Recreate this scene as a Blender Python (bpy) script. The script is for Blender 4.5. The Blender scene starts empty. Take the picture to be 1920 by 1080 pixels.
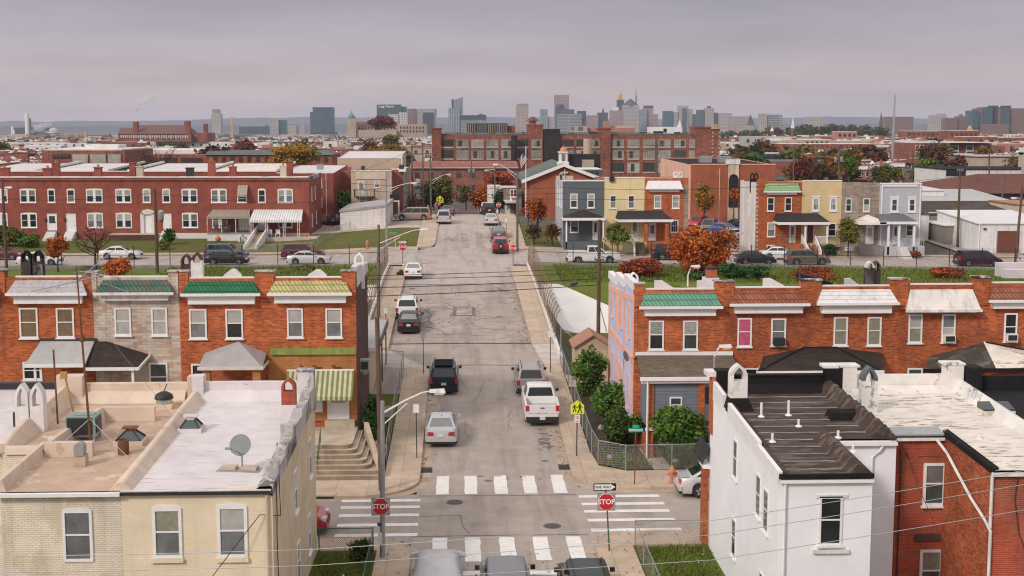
# Scene: overcast row-house street running up to a city skyline (order: camera, sky, sun; ground; near rows; second tier; town; vehicles and furniture; plants; haze)
# ------------------------------------------------------------------ camera
import bpy,math,random
from math import sin,cos,tan,pi,radians,sqrt,exp,atan2
from mathutils import Vector,Matrix,noise
S=bpy.context.scene
COL=S.collection
V=Vector
R=random.Random(7)
FPX=2500.0
PITCH,YAW=radians(6.96),radians(2.18)
CAM=V((0,0,17.8))
cd=bpy.data.cameras.new('camera')
cam=bpy.data.objects.new('camera',cd)
COL.objects.link(cam)
cam.location=CAM
cam.rotation_euler=(pi/2-PITCH,0,-YAW)
cd.sensor_width=36.0
cd.lens=FPX/1920*36
cd.clip_start=0.5
cd.clip_end=40000
S.camera=cam
SUN_EL,SUN_AZ=radians(33),radians(223)
world=bpy.data.worlds.new('World')
S.world=world
world.use_nodes=True
wn=world.node_tree
wn.nodes.clear()
def wnode(t,**k):
 n=wn.nodes.new(t)
 for a,b in k.items():
  setattr(n,a,b)
 return n
wl=wn.links.new
sky=wnode('ShaderNodeTexSky',sky_type='NISHITA',sun_disc=False,sun_elevation=SUN_EL,sun_rotation=SUN_AZ)
bg1=wnode('ShaderNodeBackground');bg1.inputs[1].default_value=0.08
wl(sky.outputs[0],bg1.inputs[0])
tc=wnode('ShaderNodeTexCoord')
sep=wnode('ShaderNodeSeparateXYZ');wl(tc.outputs['Generated'],sep.inputs[0])
rmp=wnode('ShaderNodeValToRGB')
cr=rmp.color_ramp
cr.elements[0].position=0.0;cr.elements[0].color=(0.62,0.47,0.44,1)
cr.elements[1].position=1.0;cr.elements[1].color=(1.0,0.95,0.90,1)
for p_,c_ in((0.022,(0.54,0.435,0.435,1)),(0.055,(0.43,0.372,0.405,1)),(0.10,(0.315,0.292,0.35,1)),(0.3,(0.66,0.64,0.65,1))):
 e=cr.elements.new(p_);e.color=c_
wl(sep.outputs[2],rmp.inputs[0])
den=wnode('ShaderNodeMath',operation='ADD');den.inputs[1].default_value=0.10;wl(sep.outputs[2],den.inputs[0])
dx=wnode('ShaderNodeMath',operation='DIVIDE');wl(sep.outputs[0],dx.inputs[0]);wl(den.outputs[0],dx.inputs[1])
dy=wnode('ShaderNodeMath',operation='DIVIDE');wl(sep.outputs[1],dy.inputs[0]);wl(den.outputs[0],dy.inputs[1])
cmb=wnode('ShaderNodeCombineXYZ');wl(dx.outputs[0],cmb.inputs[0]);wl(dy.outputs[0],cmb.inputs[1])
nz=wnode('ShaderNodeTexNoise');nz.inputs['Scale'].default_value=0.62;nz.inputs['Detail'].default_value=5;nz.inputs['Roughness'].default_value=0.5
wl(cmb.outputs[0],nz.inputs['Vector'])
mr=wnode('ShaderNodeMapRange');mr.inputs[1].default_value=0.3;mr.inputs[2].default_value=0.7;mr.inputs[3].default_value=0.84;mr.inputs[4].default_value=1.14
wl(nz.outputs[0],mr.inputs[0])
mulc=wnode('ShaderNodeMixRGB',blend_type='MULTIPLY');mulc.inputs[0].default_value=1
wside=wnode('ShaderNodeMapRange');wside.inputs[1].default_value=-.4;wside.inputs[2].default_value=.4;wside.inputs[3].default_value=1.06;wside.inputs[4].default_value=.9;wl(sep.outputs[0],wside.inputs[0])
mul2=wnode('ShaderNodeMixRGB',blend_type='MULTIPLY');mul2.inputs[0].default_value=1;wl(rmp.outputs[0],mul2.inputs[1]);wl(wside.outputs[0],mul2.inputs[2])
wl(mul2.outputs[0],mulc.inputs[1]);wl(mr.outputs[0],mulc.inputs[2])
bg2=wnode('ShaderNodeBackground');bg2.inputs[1].default_value=0.8
wl(mulc.outputs[0],bg2.inputs[0])
mxs=wnode('ShaderNodeMixShader');mxs.inputs[0].default_value=0.93
wl(bg1.outputs[0],mxs.inputs[1]);wl(bg2.outputs[0],mxs.inputs[2])
wo=wnode('ShaderNodeOutputWorld');wl(mxs.outputs[0],wo.inputs[0])
sl=bpy.data.lights.new('sun','SUN');sl.energy=1.5;sl.angle=radians(10);sl.color=(1.0,0.915,0.81)
so=bpy.data.objects.new('sun',sl);COL.objects.link(so)
_d=V((sin(SUN_AZ)*cos(SUN_EL),cos(SUN_AZ)*cos(SUN_EL),sin(SUN_EL)))
so.rotation_euler=(-_d).to_track_quat('-Z','Y').to_euler()
so.location=(0,-20,60)
vs=S.view_settings
vs.view_transform='Standard';vs.look='None';vs.gamma=1.0;vs.exposure=0.52
S.cycles.use_denoising=True
S.cycles.max_bounces=6;S.cycles.diffuse_bounces=3;S.cycles.transparent_max_bounces=12;S.cycles.volume_bounces=1;S.cycles.filter_width=1.15
_F=V((sin(YAW)*cos(PITCH),cos(YAW)*cos(PITCH),-sin(PITCH)))
_R=V((cos(YAW),-sin(YAW),0))
_U=V((sin(YAW)*sin(PITCH),cos(YAW)*sin(PITCH),cos(PITCH)))
def at(px,py,Y):
 d=_F+_R*((px-960)/FPX)-_U*((py-540)/FPX)
 return CAM+d*(Y/d.y)
def interp(t,x):
 if x<=t[0][0]:return t[0][1]
 for(a,b),(c,d)in zip(t,t[1:]):
  if x<=c:return b+(d-b)*(x-a)/(c-a)
 return t[-1][1]
PROF=[(-80,0),(66,0),(76,.35),(90,1.0),(105,1.9),(125,3.0),(140,3.25),(152,3.55),(172,4.9),(186,5.25),(215,3.8),(250,.6),(320,-2.3),(400,-5.2),(450,-4),(800,-4),(1500,-10),(3000,-16),(6000,-22),(16000,-26)]
SIDE=[(-80,0),(66,0),(76,.3),(88,.9),(100,-1.2),(107,-1.2),(124,3.0),(152,3.0),(172,3.7),(215,3.2),(250,.8),(320,0.2),(450,0),(800,-4),(1500,-10),(3000,-16),(6000,-22),(16000,-26)]
def zg(x,y):
 m=interp(PROF,y);s=interp(SIDE,y)
 if x>20 and 120<y<230:s-=.016*(min(x,70)-20)
 if 70<y<126 and x<-8.5:s=max(s,-1.2)
 lo,hi=(-8.2,7.9)
 d=max(lo-x,x-hi,0)
 if 86<y<124:t=min(1,d/.6)
 elif 124<=y<=152:t=min(1,d/6)
 else:t=min(1,d/(14 if y<230 else 40))
 return m+(s-m)*t
def ground(px,py,y0=40,y1=900):
 """point where the sight line through a pixel meets the ground"""
 Y=y0
 while Y<y1:
  p=at(px,py,Y)
  if p.z<=zg(p.x,Y):return V((p.x,Y,zg(p.x,Y)))
  Y+=.15
 return at(px,py,y1)
MT={}
def lin(c):
 c=c/255.0
 return c/12.92 if c<=.04045 else((c+.055)/1.055)**2.4
def rgb(r,g,b,k=1.0):
 return(lin(r)*k,lin(g)*k,lin(b)*k)
class NT:
 def __init__(s,name):
  s.m=bpy.data.materials.new(name);s.m.use_nodes=True
  s.t=s.m.node_tree;s.b=s.t.nodes['Principled BSDF'];s.out=s.t.nodes['Material Output']
  MT[name]=s.m
 def n(s,t,**k):
  n=s.t.nodes.new(t)
  for a,b in k.items():
   if a=='i':
    for q,w in b.items():
     if isinstance(w,bpy.types.NodeSocket):s.t.links.new(w,n.inputs[q])
     else:n.inputs[q].default_value=w
   else:setattr(n,a,b)
  return n
 def pos(s):return s.n('ShaderNodeNewGeometry').outputs['Position']
 def math(s,op,a,b=0.0,cl=False):
  return s.n('ShaderNodeMath',operation=op,use_clamp=cl,i={0:a,1:b}).outputs[0]
 def noise(s,vec,sc,det=4,ro=.6):
  return s.n('ShaderNodeTexNoise',i={'Vector':vec,'Scale':sc,'Detail':det,'Roughness':ro}).outputs[0]
 def scale(s,vec,sx,sy,sz):
  return s.n('ShaderNodeVectorMath',operation='MULTIPLY',i={0:vec,1:(sx,sy,sz)}).outputs[0]
 def rng(s,v,a,b,c,d):
  return s.n('ShaderNodeMapRange',i={0:v,1:a,2:b,3:c,4:d}).outputs[0]
 def mix(s,f,a,b,mode='MIX'):
  n=s.n('ShaderNodeMixRGB',blend_type=mode)
  for q,w in((0,f),(1,a),(2,b)):
   if isinstance(w,bpy.types.NodeSocket):s.t.links.new(w,n.inputs[q])
   else:n.inputs[q].default_value=w if q==0 else(tuple(w)+(1,))[:4]
  return n.outputs[0]
 def set(s,**k):
  for a,w in k.items():
   a=a.replace('_',' ')
   if isinstance(w,bpy.types.NodeSocket):s.t.links.new(w,s.b.inputs[a])
   else:s.b.inputs[a].default_value=(tuple(w)+(1,))[:4]if isinstance(w,tuple)else w
 def bump(s,h,st=.3,d=.02):
  b=s.n('ShaderNodeBump',i={'Strength':st,'Distance':d,'Height':h})
  s.t.links.new(b.outputs[0],s.b.inputs['Normal'])
 def wallvec(s):
  q=s.n('ShaderNodeSeparateXYZ',i={0:s.pos()})
  u=s.math('ADD',q.outputs[0],q.outputs[1])
  return s.n('ShaderNodeCombineXYZ',i={0:u,1:q.outputs[2],2:0.0}).outputs[0]
def dirt(t,col,var,vsc,streak=0.0,amt=.35):
 p=t.pos()
 f=t.rng(t.noise(p,vsc),.3,.7,1-var,1+var)
 f2=t.rng(t.noise(p,vsc*.13,3),.3,.7,1-var*.8,1+var*.6)
 c=t.mix(1.0,col,t.math('MULTIPLY',f,f2),'MULTIPLY')
 if streak:
  st=t.rng(t.noise(t.scale(p,3.1,3.1,.22),1.0,4),.52,.72,0,amt)
  c=t.mix(st,c,(.06,.05,.045))
 return c
def plain(name,col,rough=.8,var=.12,vsc=2.0,metal=0,streak=0,bump=0,bsc=30,spec=.5,coat=0):
 t=NT(name)
 t.set(Base_Color=dirt(t,col,var,vsc,streak),Roughness=rough,Metallic=metal,Specular_IOR_Level=spec)
 if coat:t.set(Coat_Weight=coat,Coat_Roughness=.06)
 if bump:t.bump(t.noise(t.pos(),bsc,3),bump,.01)
 return t.m
def bricky(name,c1,c2,mortar,bw=.21,rh=.07,ms=.01,var=.2,flat=False,off=.5,streak=1,bump=.35,rough=.85,bias=-.1,spec=.3,patch=None,amt=.35):
 t=NT(name)
 vec=t.pos()if flat else t.wallvec()
 b=t.n('ShaderNodeTexBrick',offset=off,i={'Vector':vec,'Color1':tuple(c1)+(1,),'Color2':tuple(c2)+(1,),'Mortar':tuple(mortar)+(1,),'Scale':1.0,'Mortar Size':ms,'Mortar Smooth':.2,'Bias':bias,'Brick Width':bw,'Row Height':rh})
 c=dirt(t,b.outputs[0],var,.9,streak,amt)
 if patch:c=t.mix(t.rng(t.noise(t.scale(t.pos(),1,1,patch[3]if len(patch)>3 else 1),patch[1],5),.54,.62,0,patch[2]),c,patch[0])
 t.set(Base_Color=c,Roughness=rough,Specular_IOR_Level=spec)
 if bump:t.bump(t.math('SUBTRACT',1.0,b.outputs[1]),bump,.012)
 return t.m
def roofing(name,col,dark,th=.58,sx=.5,sy=2.2,var=.1,rough=.75,lines=0):
 """painted or tarred flat roof with patchy wear"""
 t=NT(name);p=t.pos()
 c=dirt(t,col,var,1.2)
 n1=t.noise(t.scale(p,sx,sy,1),1.4,6,.65)
 n2=t.noise(p,.35,2)
 m=t.math('MULTIPLY',t.rng(n1,th,th+.06,0,1),t.rng(n2,.4,.6,.15,1))
 c=t.mix(m,c,dark)
 if lines:
  q=t.n('ShaderNodeSeparateXYZ',i={0:p})
  w=t.math('FRACT',t.math('ADD',t.math('MULTIPLY',q.outputs[1],1/lines),t.math('MULTIPLY',t.noise(p,.8,2),.12)))
  c=t.mix(t.math('MULTIPLY',t.rng(w,.0,.07,.55,0),t.rng(t.noise(p,1.3),.35,.6,.2,1)),c,(.5,.48,.47))
 t.set(Base_Color=c,Roughness=rough if max(col)>.1 else .9,Specular_IOR_Level=.3 if max(col)>.1 else .12)
 t.bump(t.noise(p,9,3),.3,.02)
 return t.m
def gridmat(name,win,wall,bw,rh,ms,var=.1,rough=.5):
 t=NT(name)
 b=t.n('ShaderNodeTexBrick',offset=0,i={'Vector':t.wallvec(),'Color1':tuple(win)+(1,),'Color2':tuple(x*.75 for x in win)+(1,),'Mortar':tuple(wall)+(1,),'Scale':1.0,'Mortar Size':ms,'Mortar Smooth':.0,'Brick Width':bw,'Row Height':rh})
 t.set(Base_Color=dirt(t,b.outputs[0],var,.05),Roughness=rough)
 return t.m
WHITE=(.78,.76,.77)
plain('white_paint',WHITE,.55,.05,3)
plain('worn_white',(.7,.67,.66),.7,.14,2,streak=1)
plain('offwhite',(.62,.57,.5),.7,.1,2)
plain('dish_grey',(.17,.18,.19),.5,.1,3)
plain('grey_metal',(.36,.36,.38),.45,.1,4,metal=.5)
plain('galvanised',(.42,.43,.44),.45,.12,6,metal=.6)
plain('dark_metal',(.035,.035,.037),.5,.1,4)
plain('iron',(.13,.105,.1),.7,.2,5)
plain('oil_stain',(.16,.135,.13),.8,.3,5)
plain('rust',(.16,.065,.03),.85,.3,5)
plain('rust_fence',(.26,.17,.11),.85,.3,3)
plain('green_metal',(.03,.11,.055),.5,.15,4)
plain('black',(.018,.018,.02),.6,.1,3)
plain('rubber',(.022,.022,.023),.85,.1,8)
plain('glass_dark',(.022,.026,.03),.08,.5,.9,spec=.8)
plain('glass_green',(.05,.075,.07),.1,.3,1.2,spec=.8)
plain('glass_blue',(.03,.07,.1),.12,.2,.5,spec=.8)
plain('car_glass',(.012,.014,.016),.06,.1,1,spec=.8)
plain('car_glass_pale',(.20,.215,.215),.06,.15,1.5,spec=.8)
plain('blind',(.42,.405,.38),.3,.16,2,coat=.4)
plain('blind_grey',(.17,.175,.18),.25,.3,1.6,coat=.5)
plain('curtain_tan',(.17,.11,.06),.6,.25,6)
plain('curtain_green',(.24,.23,.17),.5,.2,5)
plain('curtain_pink',(.48,.09,.18),.5,.25,6)
plain('curtain_red',(.13,.012,.02),.5,.2,5)
plain('lace',(.3,.33,.3),.5,.3,9)
plain('wood_pole',(.115,.07,.045),.9,.25,3,bump=.3)
plain('wood_grey',(.13,.115,.095),.9,.25,3,bump=.3)
plain('bark',(.055,.042,.034),.95,.3,3)
plain('concrete',(.50,.41,.34),.85,.14,.9,bump=.15)
plain('concrete_kerb',(.46,.365,.28),.85,.18,1.3)
plain('concrete_white',(.66,.64,.63),.8,.06,.4)
plain('concrete_step',(.46,.375,.285),.85,.2,1.5)
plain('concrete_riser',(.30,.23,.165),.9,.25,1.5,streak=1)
plain('grey_wood',(.12,.095,.08),.8,.2,3)
plain('soil',(.05,.035,.025),.95,.3,2.5)
plain('rubble',(.42,.36,.3),.95,.4,14,bump=.6,bsc=15)
plain('rock',(.36,.3,.27),.9,.25,6,bump=.5,bsc=9)
plain('orange_plastic',(.55,.1,.02),.5,.1,3)
plain('hydrant',(.5,.21,.12),.6,.15,8)
plain('copper',(.5,.2,.1),.45,.1,1)
plain('sign_red',(.52,.015,.02),.45,.04,1)
plain('sign_yellow',(.72,.76,.02),.45,.03,1)
plain('sign_green',(.015,.38,.27),.45,.04,1)
plain('sign_white',(.78,.78,.78),.45,.03,1)
plain('sign_black',(.015,.015,.015),.45,.03,1)
plain('flag_blue',(.09,.1,.3),.7,.1,1);plain('flag_red',(.45,.03,.05),.7,.1,1);plain('flag_white',(.75,.74,.76),.7,.05,1)
plain('paint_line',(.74,.71,.70),.7,.09,3)
plain('tail_red',(.42,.012,.02),.2,.05,2,spec=.8)
plain('lamp_clear',(.6,.6,.6),.1,.05,2,spec=.9)
plain('chrome',(.6,.6,.62),.2,.05,2,metal=.9)
plain('plate',(.62,.62,.6),.5,.05,2)
bricky('brick_orange',(.55,.142,.043),(.24,.048,.018),(.44,.16,.075),bw=.27,rh=.085,var=.2,bias=-.05,amt=.34,patch=((.22,.065,.034),.4,.3,3.5))
bricky('brick_orange2',(.50,.128,.045),(.22,.044,.02),(.29,.10,.05),var=.24)
bricky('brick_yellow',(.50,.22,.07),(.40,.15,.045),(.32,.15,.07),var=.16)
bricky('brick_red',(.33,.075,.052),(.25,.054,.04),(.26,.1,.075),var=.2,amt=.2)
bricky('brick_dark',(.12,.05,.042),(.07,.03,.027),(.1,.06,.05),var=.3)
bricky('brick_redwall',(.42,.075,.035),(.31,.05,.026),(.36,.17,.12),ms=.008,var=.24,bump=.5)
bricky('brick_mid',(.36,.13,.082),(.27,.09,.058),(.24,.12,.09),var=.18)
bricky('brick_hall',(.38,.105,.05),(.32,.085,.042),(.33,.13,.08),var=.13)
bricky('brick_far',(.31,.105,.07),(.23,.072,.05),(.25,.11,.08),bw=.8,rh=.3,ms=.03,var=.34,bump=0,amt=.5)
bricky('brick_mill',(.31,.115,.085),(.23,.08,.065),(.26,.13,.11),bw=.8,rh=.3,ms=.03,var=.25,bump=0)
bricky('brick_cream',(.82,.70,.53),(.79,.67,.50),(.77,.64,.48),ms=.01,var=.07,bump=.4,bias=0,amt=.1)
bricky('brick_whitish',(.82,.73,.60),(.76,.67,.54),(.62,.53,.41),ms=.011,var=.14,bump=.6,patch=((.5,.39,.26),.8,.45),amt=.2)
bricky('stucco_cream',(.66,.53,.38),(.63,.50,.36),(.58,.46,.33),bw=1.5,rh=.9,ms=.004,var=.1,bump=.15,patch=((.4,.3,.2),.5,.25),amt=.16)
bricky('brick_pale',(.80,.66,.38),(.75,.61,.35),(.64,.51,.3),var=.07,amt=.15)
bricky('formstone',(.56,.475,.40),(.38,.18,.12),(.40,.35,.3),bw=.52,rh=.16,ms=.012,var=.16,bias=-.35,bump=.6)
bricky('formstone_tan',(.33,.265,.215),(.21,.15,.12),(.33,.28,.24),bw=.7,rh=.19,ms=.01,var=.16,bias=-.2)
bricky('white_block',(.74,.70,.69),(.7,.66,.65),(.5,.47,.46),bw=.6,rh=.24,ms=.018,var=.06)
bricky('siding_blue',(.18,.2,.25),(.175,.195,.24),(.09,.1,.13),bw=6,rh=.18,ms=.012,var=.06,streak=0)
bricky('siding_white',(.74,.73,.74),(.72,.71,.72),(.5,.49,.5),bw=30,rh=.16,ms=.008,var=.05)
plain('stucco_white',(.80,.80,.84),.85,.05,.8,bump=.2,bsc=25)
plain('paint_slate',(.105,.12,.135),.7,.08,1.5)
plain('paint_tan',(.62,.47,.26),.8,.07,1.5)
plain('paint_lilac',(.46,.46,.52),.7,.06,1.5)
plain('paint_periwinkle',(.52,.56,.78),.8,.1,1.2,streak=1)
plain('paint_pink',(.78,.42,.32),.8,.1,1.2)
plain('stucco_beige',(.60,.49,.37),.85,.08,.8,streak=1)
plain('stucco_sand',(.5,.38,.29),.85,.06,.8)
plain('block_grey',(.27,.245,.22),.9,.15,1,streak=1)
plain('purple_wall',(.13,.1,.11),.8,.12,1,streak=1)
roofing('roof_white',(.62,.57,.585),(.16,.13,.13),.60,.3,4.0)
roofing('roof_white_worn',(.70,.64,.58),(.2,.13,.1),.54,.9,3.2)
roofing('roof_beige',(.48,.34,.255),(.68,.56,.47),.55,.7,.7,.14)
roofing('coping_beige',(.62,.50,.41),(.45,.33,.26),.6,1,1,.1)
roofing('coping_stained',(.55,.51,.51),(.04,.035,.035),.42,1.6,1.6,.15)
roofing('roof_tar',(.07,.05,.042),(.14,.11,.1),.5,.6,2.2,.25,.8)
roofing('tar_gloss',(.017,.015,.015),(.25,.24,.24),.62,.6,1.5,.2,.28)
roofing('roof_black',(.022,.021,.024),(.05,.05,.05),.6,.6,1,.2,.5)
roofing('white_tarred',(.70,.66,.63),(.03,.028,.028),.57,1.6,1.0,.12)
bricky('shingle_brown',(.17,.135,.105),(.12,.092,.07),(.08,.06,.05),bw=.3,rh=.14,ms=.012,var=.15,flat=True,streak=0)
bricky('shingle_dark',(.045,.042,.045),(.03,.028,.03),(.02,.02,.02),bw=.3,rh=.14,ms=.012,var=.15,flat=True,streak=0)
bricky('shingle_brownblack',(.05,.035,.03),(.03,.022,.02),(.02,.015,.015),bw=.4,rh=.2,ms=.012,var=.25,flat=True,streak=0)
bricky('shingle_grey',(.16,.16,.18),(.13,.13,.145),(.09,.09,.1),bw=.3,rh=.14,ms=.012,var=.15,flat=True,streak=0)
bricky('shingle_green',(.13,.16,.14),(.105,.13,.115),(.08,.09,.08),bw=.5,rh=.3,ms=.02,var=.15,flat=True,streak=0)
bricky('shingle_red',(.17,.063,.045),(.135,.047,.035),(.09,.035,.03),bw=.6,rh=.3,ms=.03,var=.15,flat=True,streak=0)
plain('porch_grey',(.36,.335,.345),.6,.12,1.5)
plain('tin_white',(.72,.7,.71),.4,.07,2)
plain('shed_roof',(.36,.18,.12),.8,.12,3)
plain('white_far',(.72,.7,.7),.7,.08,.2)
plain('roller',(.16,.05,.03),.6,.12,3)
plain('paint_ac',(.24,.32,.28),.5,.15,3)
plain('orange_strut',(.42,.26,.08),.6,.15,4)
plain('seam_grey',(.2,.175,.165),.8,.45,1.6)
plain('porch_pale',(.42,.42,.42),.6,.1,1.5)
plain('awning_fascia',(.24,.29,.07),.6,.12,2,streak=1)
roofing('tar_patchy',(.06,.05,.045),(.3,.28,.26),.5,.8,.8,.2,.5)
def tilemat(name,a,b,bw=.22,rh=.3,**k):
 bricky(name,a,b,tuple(x*.35 for x in a),bw=bw,rh=rh,ms=.022,off=0,var=k.get('var',.1),streak=k.get('streak',0),bump=.8,rough=.45)
tilemat('tile_green',(.014,.14,.06),(.012,.11,.05),var=.16,streak=1)
tilemat('tile_teal',(.025,.14,.115),(.17,.09,.05),var=.25,streak=1)
tilemat('tile_yellow',(.47,.44,.19),(.42,.39,.17),var=.14,streak=1)
tilemat('tile_sage',(.14,.33,.24),(.12,.29,.21),var=.14,streak=1)
tilemat('tile_rust',(.34,.12,.065),(.24,.075,.04),var=.2)
tilemat('tile_mint',(.3,.46,.25),(.28,.43,.23),3,.18)
bricky('tile_white',(.74,.72,.72),(.7,.68,.68),(.48,.45,.46),bw=4,rh=.2,ms=.014,var=.06,bump=.6,rough=.4)
bricky('tile_white_worn',(.74,.70,.67),(.71,.67,.64),(.6,.55,.52),bw=6,rh=.14,ms=.006,var=.1,bump=.3,rough=.4)
bricky('tile_slate',(.44,.42,.44),(.40,.385,.40),(.33,.32,.33),bw=.35,rh=.22,ms=.012,var=.08,bump=.6)
def stripes(name,a,b,w,axis='X',bump=.3):
 t=NT(name);q=t.n('ShaderNodeSeparateXYZ',i={0:t.pos()})
 f=t.math('FRACT',t.math('MULTIPLY',q.outputs[axis],1/w))
 g=t.math('GREATER_THAN',f,.5)
 c=dirt(t,t.mix(g,a,b),.12,2)
 t.set(Base_Color=c,Roughness=.5);t.bump(g,bump,.02)
stripes('awning_stripe',(.165,.2,.06),(.5,.46,.33),.27)
stripes('awning_tan',(.36,.31,.26),(.26,.215,.18),.3)
stripes('awning_white',(.74,.73,.74),(.52,.52,.53),.3)
def asphalt(name,col,crack=0,var=.11):
 t=NT(name);p=t.pos()
 c=dirt(t,col,var,.7)
 c=t.mix(1.0,c,t.rng(t.noise(p,22,3,.7),.3,.7,.86,1.14),'MULTIPLY')
 w=t.noise(t.scale(p,1.3,.10,1),.9,3)
 c=t.mix(t.rng(w,.48,.68,0,.42),c,tuple(x*.5 for x in col))
 st=t.noise(p,.42,5,.7)
 c=t.mix(t.rng(st,.58,.70,0,.45),c,tuple(x*.4 for x in col))
 if crack:
  wp=t.n('ShaderNodeVectorMath',operation='ADD',i={0:t.scale(p,1,.75,1),1:t.n('ShaderNodeTexNoise',i={'Vector':p,'Scale':.9,'Detail':4}).outputs[1]}).outputs[0]
  vo=t.n('ShaderNodeTexVoronoi',feature='DISTANCE_TO_EDGE',i={'Vector':wp,'Scale':.42}).outputs[0]
  mk=t.math('MULTIPLY',t.rng(vo,.008,.03,crack,0),t.rng(t.noise(p,.55,3),.42,.54,0,1))
  c=t.mix(mk,c,(.035,.03,.03))
 t.set(Base_Color=c,Roughness=.9,Specular_IOR_Level=.25)
 t.bump(t.noise(p,40,3),.25,.01)
asphalt('asphalt',(.38,.322,.29),.03)
asphalt('asphalt_bridge',(.375,.31,.28),.4,.16)
asphalt('asphalt_far',(.43,.365,.34),.12)
asphalt('asphalt_dark',(.11,.075,.075))
asphalt('lot',(.40,.33,.31),.15)
def pavement(name,col,gx,gy):
 t=NT(name);p=t.pos()
 b=t.n('ShaderNodeTexBrick',offset=0,i={'Vector':p,'Color1':tuple(col)+(1,),'Color2':tuple(x*.88 for x in col)+(1,),'Mortar':tuple(x*.5 for x in col)+(1,),'Scale':1,'Mortar Size':.012,'Brick Width':gx,'Row Height':gy})
 c=dirt(t,b.outputs[0],.13,1.1)
 c=t.mix(t.rng(t.noise(p,.8,6,.7),.58,.72,0,.35),c,tuple(x*.5 for x in col))
 t.set(Base_Color=c,Roughness=.9);t.bump(t.noise(p,30,3),.2,.01)
pavement('pavement',(.50,.385,.295),1.55,1.6)
pavement('pavement_grey',(.52,.45,.41),1.8,1.7)
pavement('gutter',(.44,.345,.27),30,2.4)
def lawn(name,a,b,c3):
 t=NT(name);p=t.pos()
 c=t.mix(t.rng(t.noise(p,.35,4),.38,.62,0,1),a,b)
 c=t.mix(t.rng(t.noise(p,.9,5,.7),.47,.62,0,.85),c,c3)
 c=t.mix(1.0,c,t.rng(t.noise(p,14,4,.8),.25,.75,.6,1.4),'MULTIPLY')
 t.set(Base_Color=c,Roughness=.95,Specular_IOR_Level=.1)
 t.bump(t.noise(p,18,4),.7,.06)
lawn('lawn',(.085,.135,.018),(.12,.15,.022),(.15,.12,.04))
lawn('lawn_bright',(.10,.15,.02),(.13,.17,.028),(.16,.135,.045))
lawn('lawn_far',(.095,.115,.028),(.12,.125,.03),(.16,.12,.055))
lawn('city_ground',(.16,.14,.125),(.12,.11,.085),(.07,.075,.04))
lawn('hill_wood',(.05,.055,.04),(.06,.055,.045),(.075,.06,.045))
lawn('dry_leaves',(.22,.12,.035),(.16,.11,.04),(.1,.1,.03))
def leafmat(name,col,var=.35):
 t=NT(name)
 f=t.rng(t.noise(t.pos(),1.8,2),.3,.7,1-var,1+var)
 t.set(Base_Color=t.mix(1.0,col,f,'MULTIPLY'),Roughness=.6,Specular_IOR_Level=.25)
 tr=t.n('ShaderNodeBsdfTranslucent',i={0:tuple(x*1.2 for x in col)+(1,)})
 mx=t.n('ShaderNodeMixShader',i={0:.25});t.t.links.new(t.b.outputs[0],mx.inputs[1]);t.t.links.new(tr.outputs[0],mx.inputs[2])
 t.t.links.new(mx.outputs[0],t.out.inputs[0])
for nm,cl in dict(leaf_g1=(.085,.175,.02),leaf_g2=(.035,.09,.014),leaf_g3=(.16,.25,.03),leaf_ol1=(.12,.125,.02),leaf_ol2=(.07,.085,.018),leaf_ol3=(.2,.165,.025),leaf_o1=(.43,.09,.013),leaf_o2=(.2,.042,.012),leaf_o3=(.52,.15,.02),leaf_r1=(.32,.06,.022),leaf_r2=(.15,.03,.02),leaf_y1=(.4,.2,.02),leaf_y2=(.24,.12,.02),leaf_y3=(.2,.19,.02),leaf_e1=(.03,.1,.028),leaf_e2=(.015,.05,.016),leaf_b1=(.13,.06,.035),leaf_b2=(.075,.045,.03),grass_blade=(.13,.19,.025),grass_dry=(.2,.16,.06)).items():
 leafmat(nm,cl)
def chainlink(name,col,cell,th):
 t=NT(name)
 q=t.n('ShaderNodeSeparateXYZ',i={0:t.wallvec()})
 a=t.math('ABSOLUTE',t.math('SUBTRACT',t.math('FRACT',t.math('MULTIPLY',t.math('ADD',q.outputs[0],q.outputs[1]),1/cell)),.5))
 b=t.math('ABSOLUTE',t.math('SUBTRACT',t.math('FRACT',t.math('MULTIPLY',t.math('SUBTRACT',q.outputs[0],q.outputs[1]),1/cell)),.5))
 m=t.math('MAXIMUM',t.math('LESS_THAN',a,th),t.math('LESS_THAN',b,th))
 t.set(Base_Color=col,Roughness=.5,Metallic=.3,Alpha=m)
chainlink('chain_grey',(.4,.4,.4),.09,.055)
chainlink('chain_rust',(.22,.14,.085),.09,.085)
chainlink('chain_dark',(.06,.06,.06),.12,.03)
chainlink('chain_green',(.02,.08,.045),.09,.06)
for nm,cl,me in(('car_white',(.72,.71,.72),0),('car_silver',(.50,.49,.51),.4),('car_silver_pale',(.58,.57,.59),.35),('car_black',(.016,.016,.019),.1),('car_navy',(.01,.014,.035),.2),('car_tan',(.32,.285,.255),.4),('car_champagne',(.33,.25,.2),.35),('car_red',(.36,.012,.025),.1),('car_maroon',(.13,.012,.025),.15),('car_wine',(.045,.01,.025),.2),('car_blue',(.08,.125,.175),.3),('car_vivid_blue',(.05,.12,.4),.2),('car_grey',(.13,.125,.14),.3),('car_olive',(.13,.11,.08),.35),('car_green',(.008,.018,.014),.1)):
 dk=max(cl)<.06;plain(nm,cl,.35 if dk else .3,.04,1.0,metal=0 if dk else me*.6,coat=.18 if dk else .6,spec=.3 if dk else .5)
plain('car_cover',(.43,.42,.45),.5,.1,2.5,bump=.5,bsc=6)
plain('bed_liner',(.42,.41,.41),.6,.12,4)
plain('trim_black',(.02,.02,.022),.55,.1,5)
ORI={}
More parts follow.
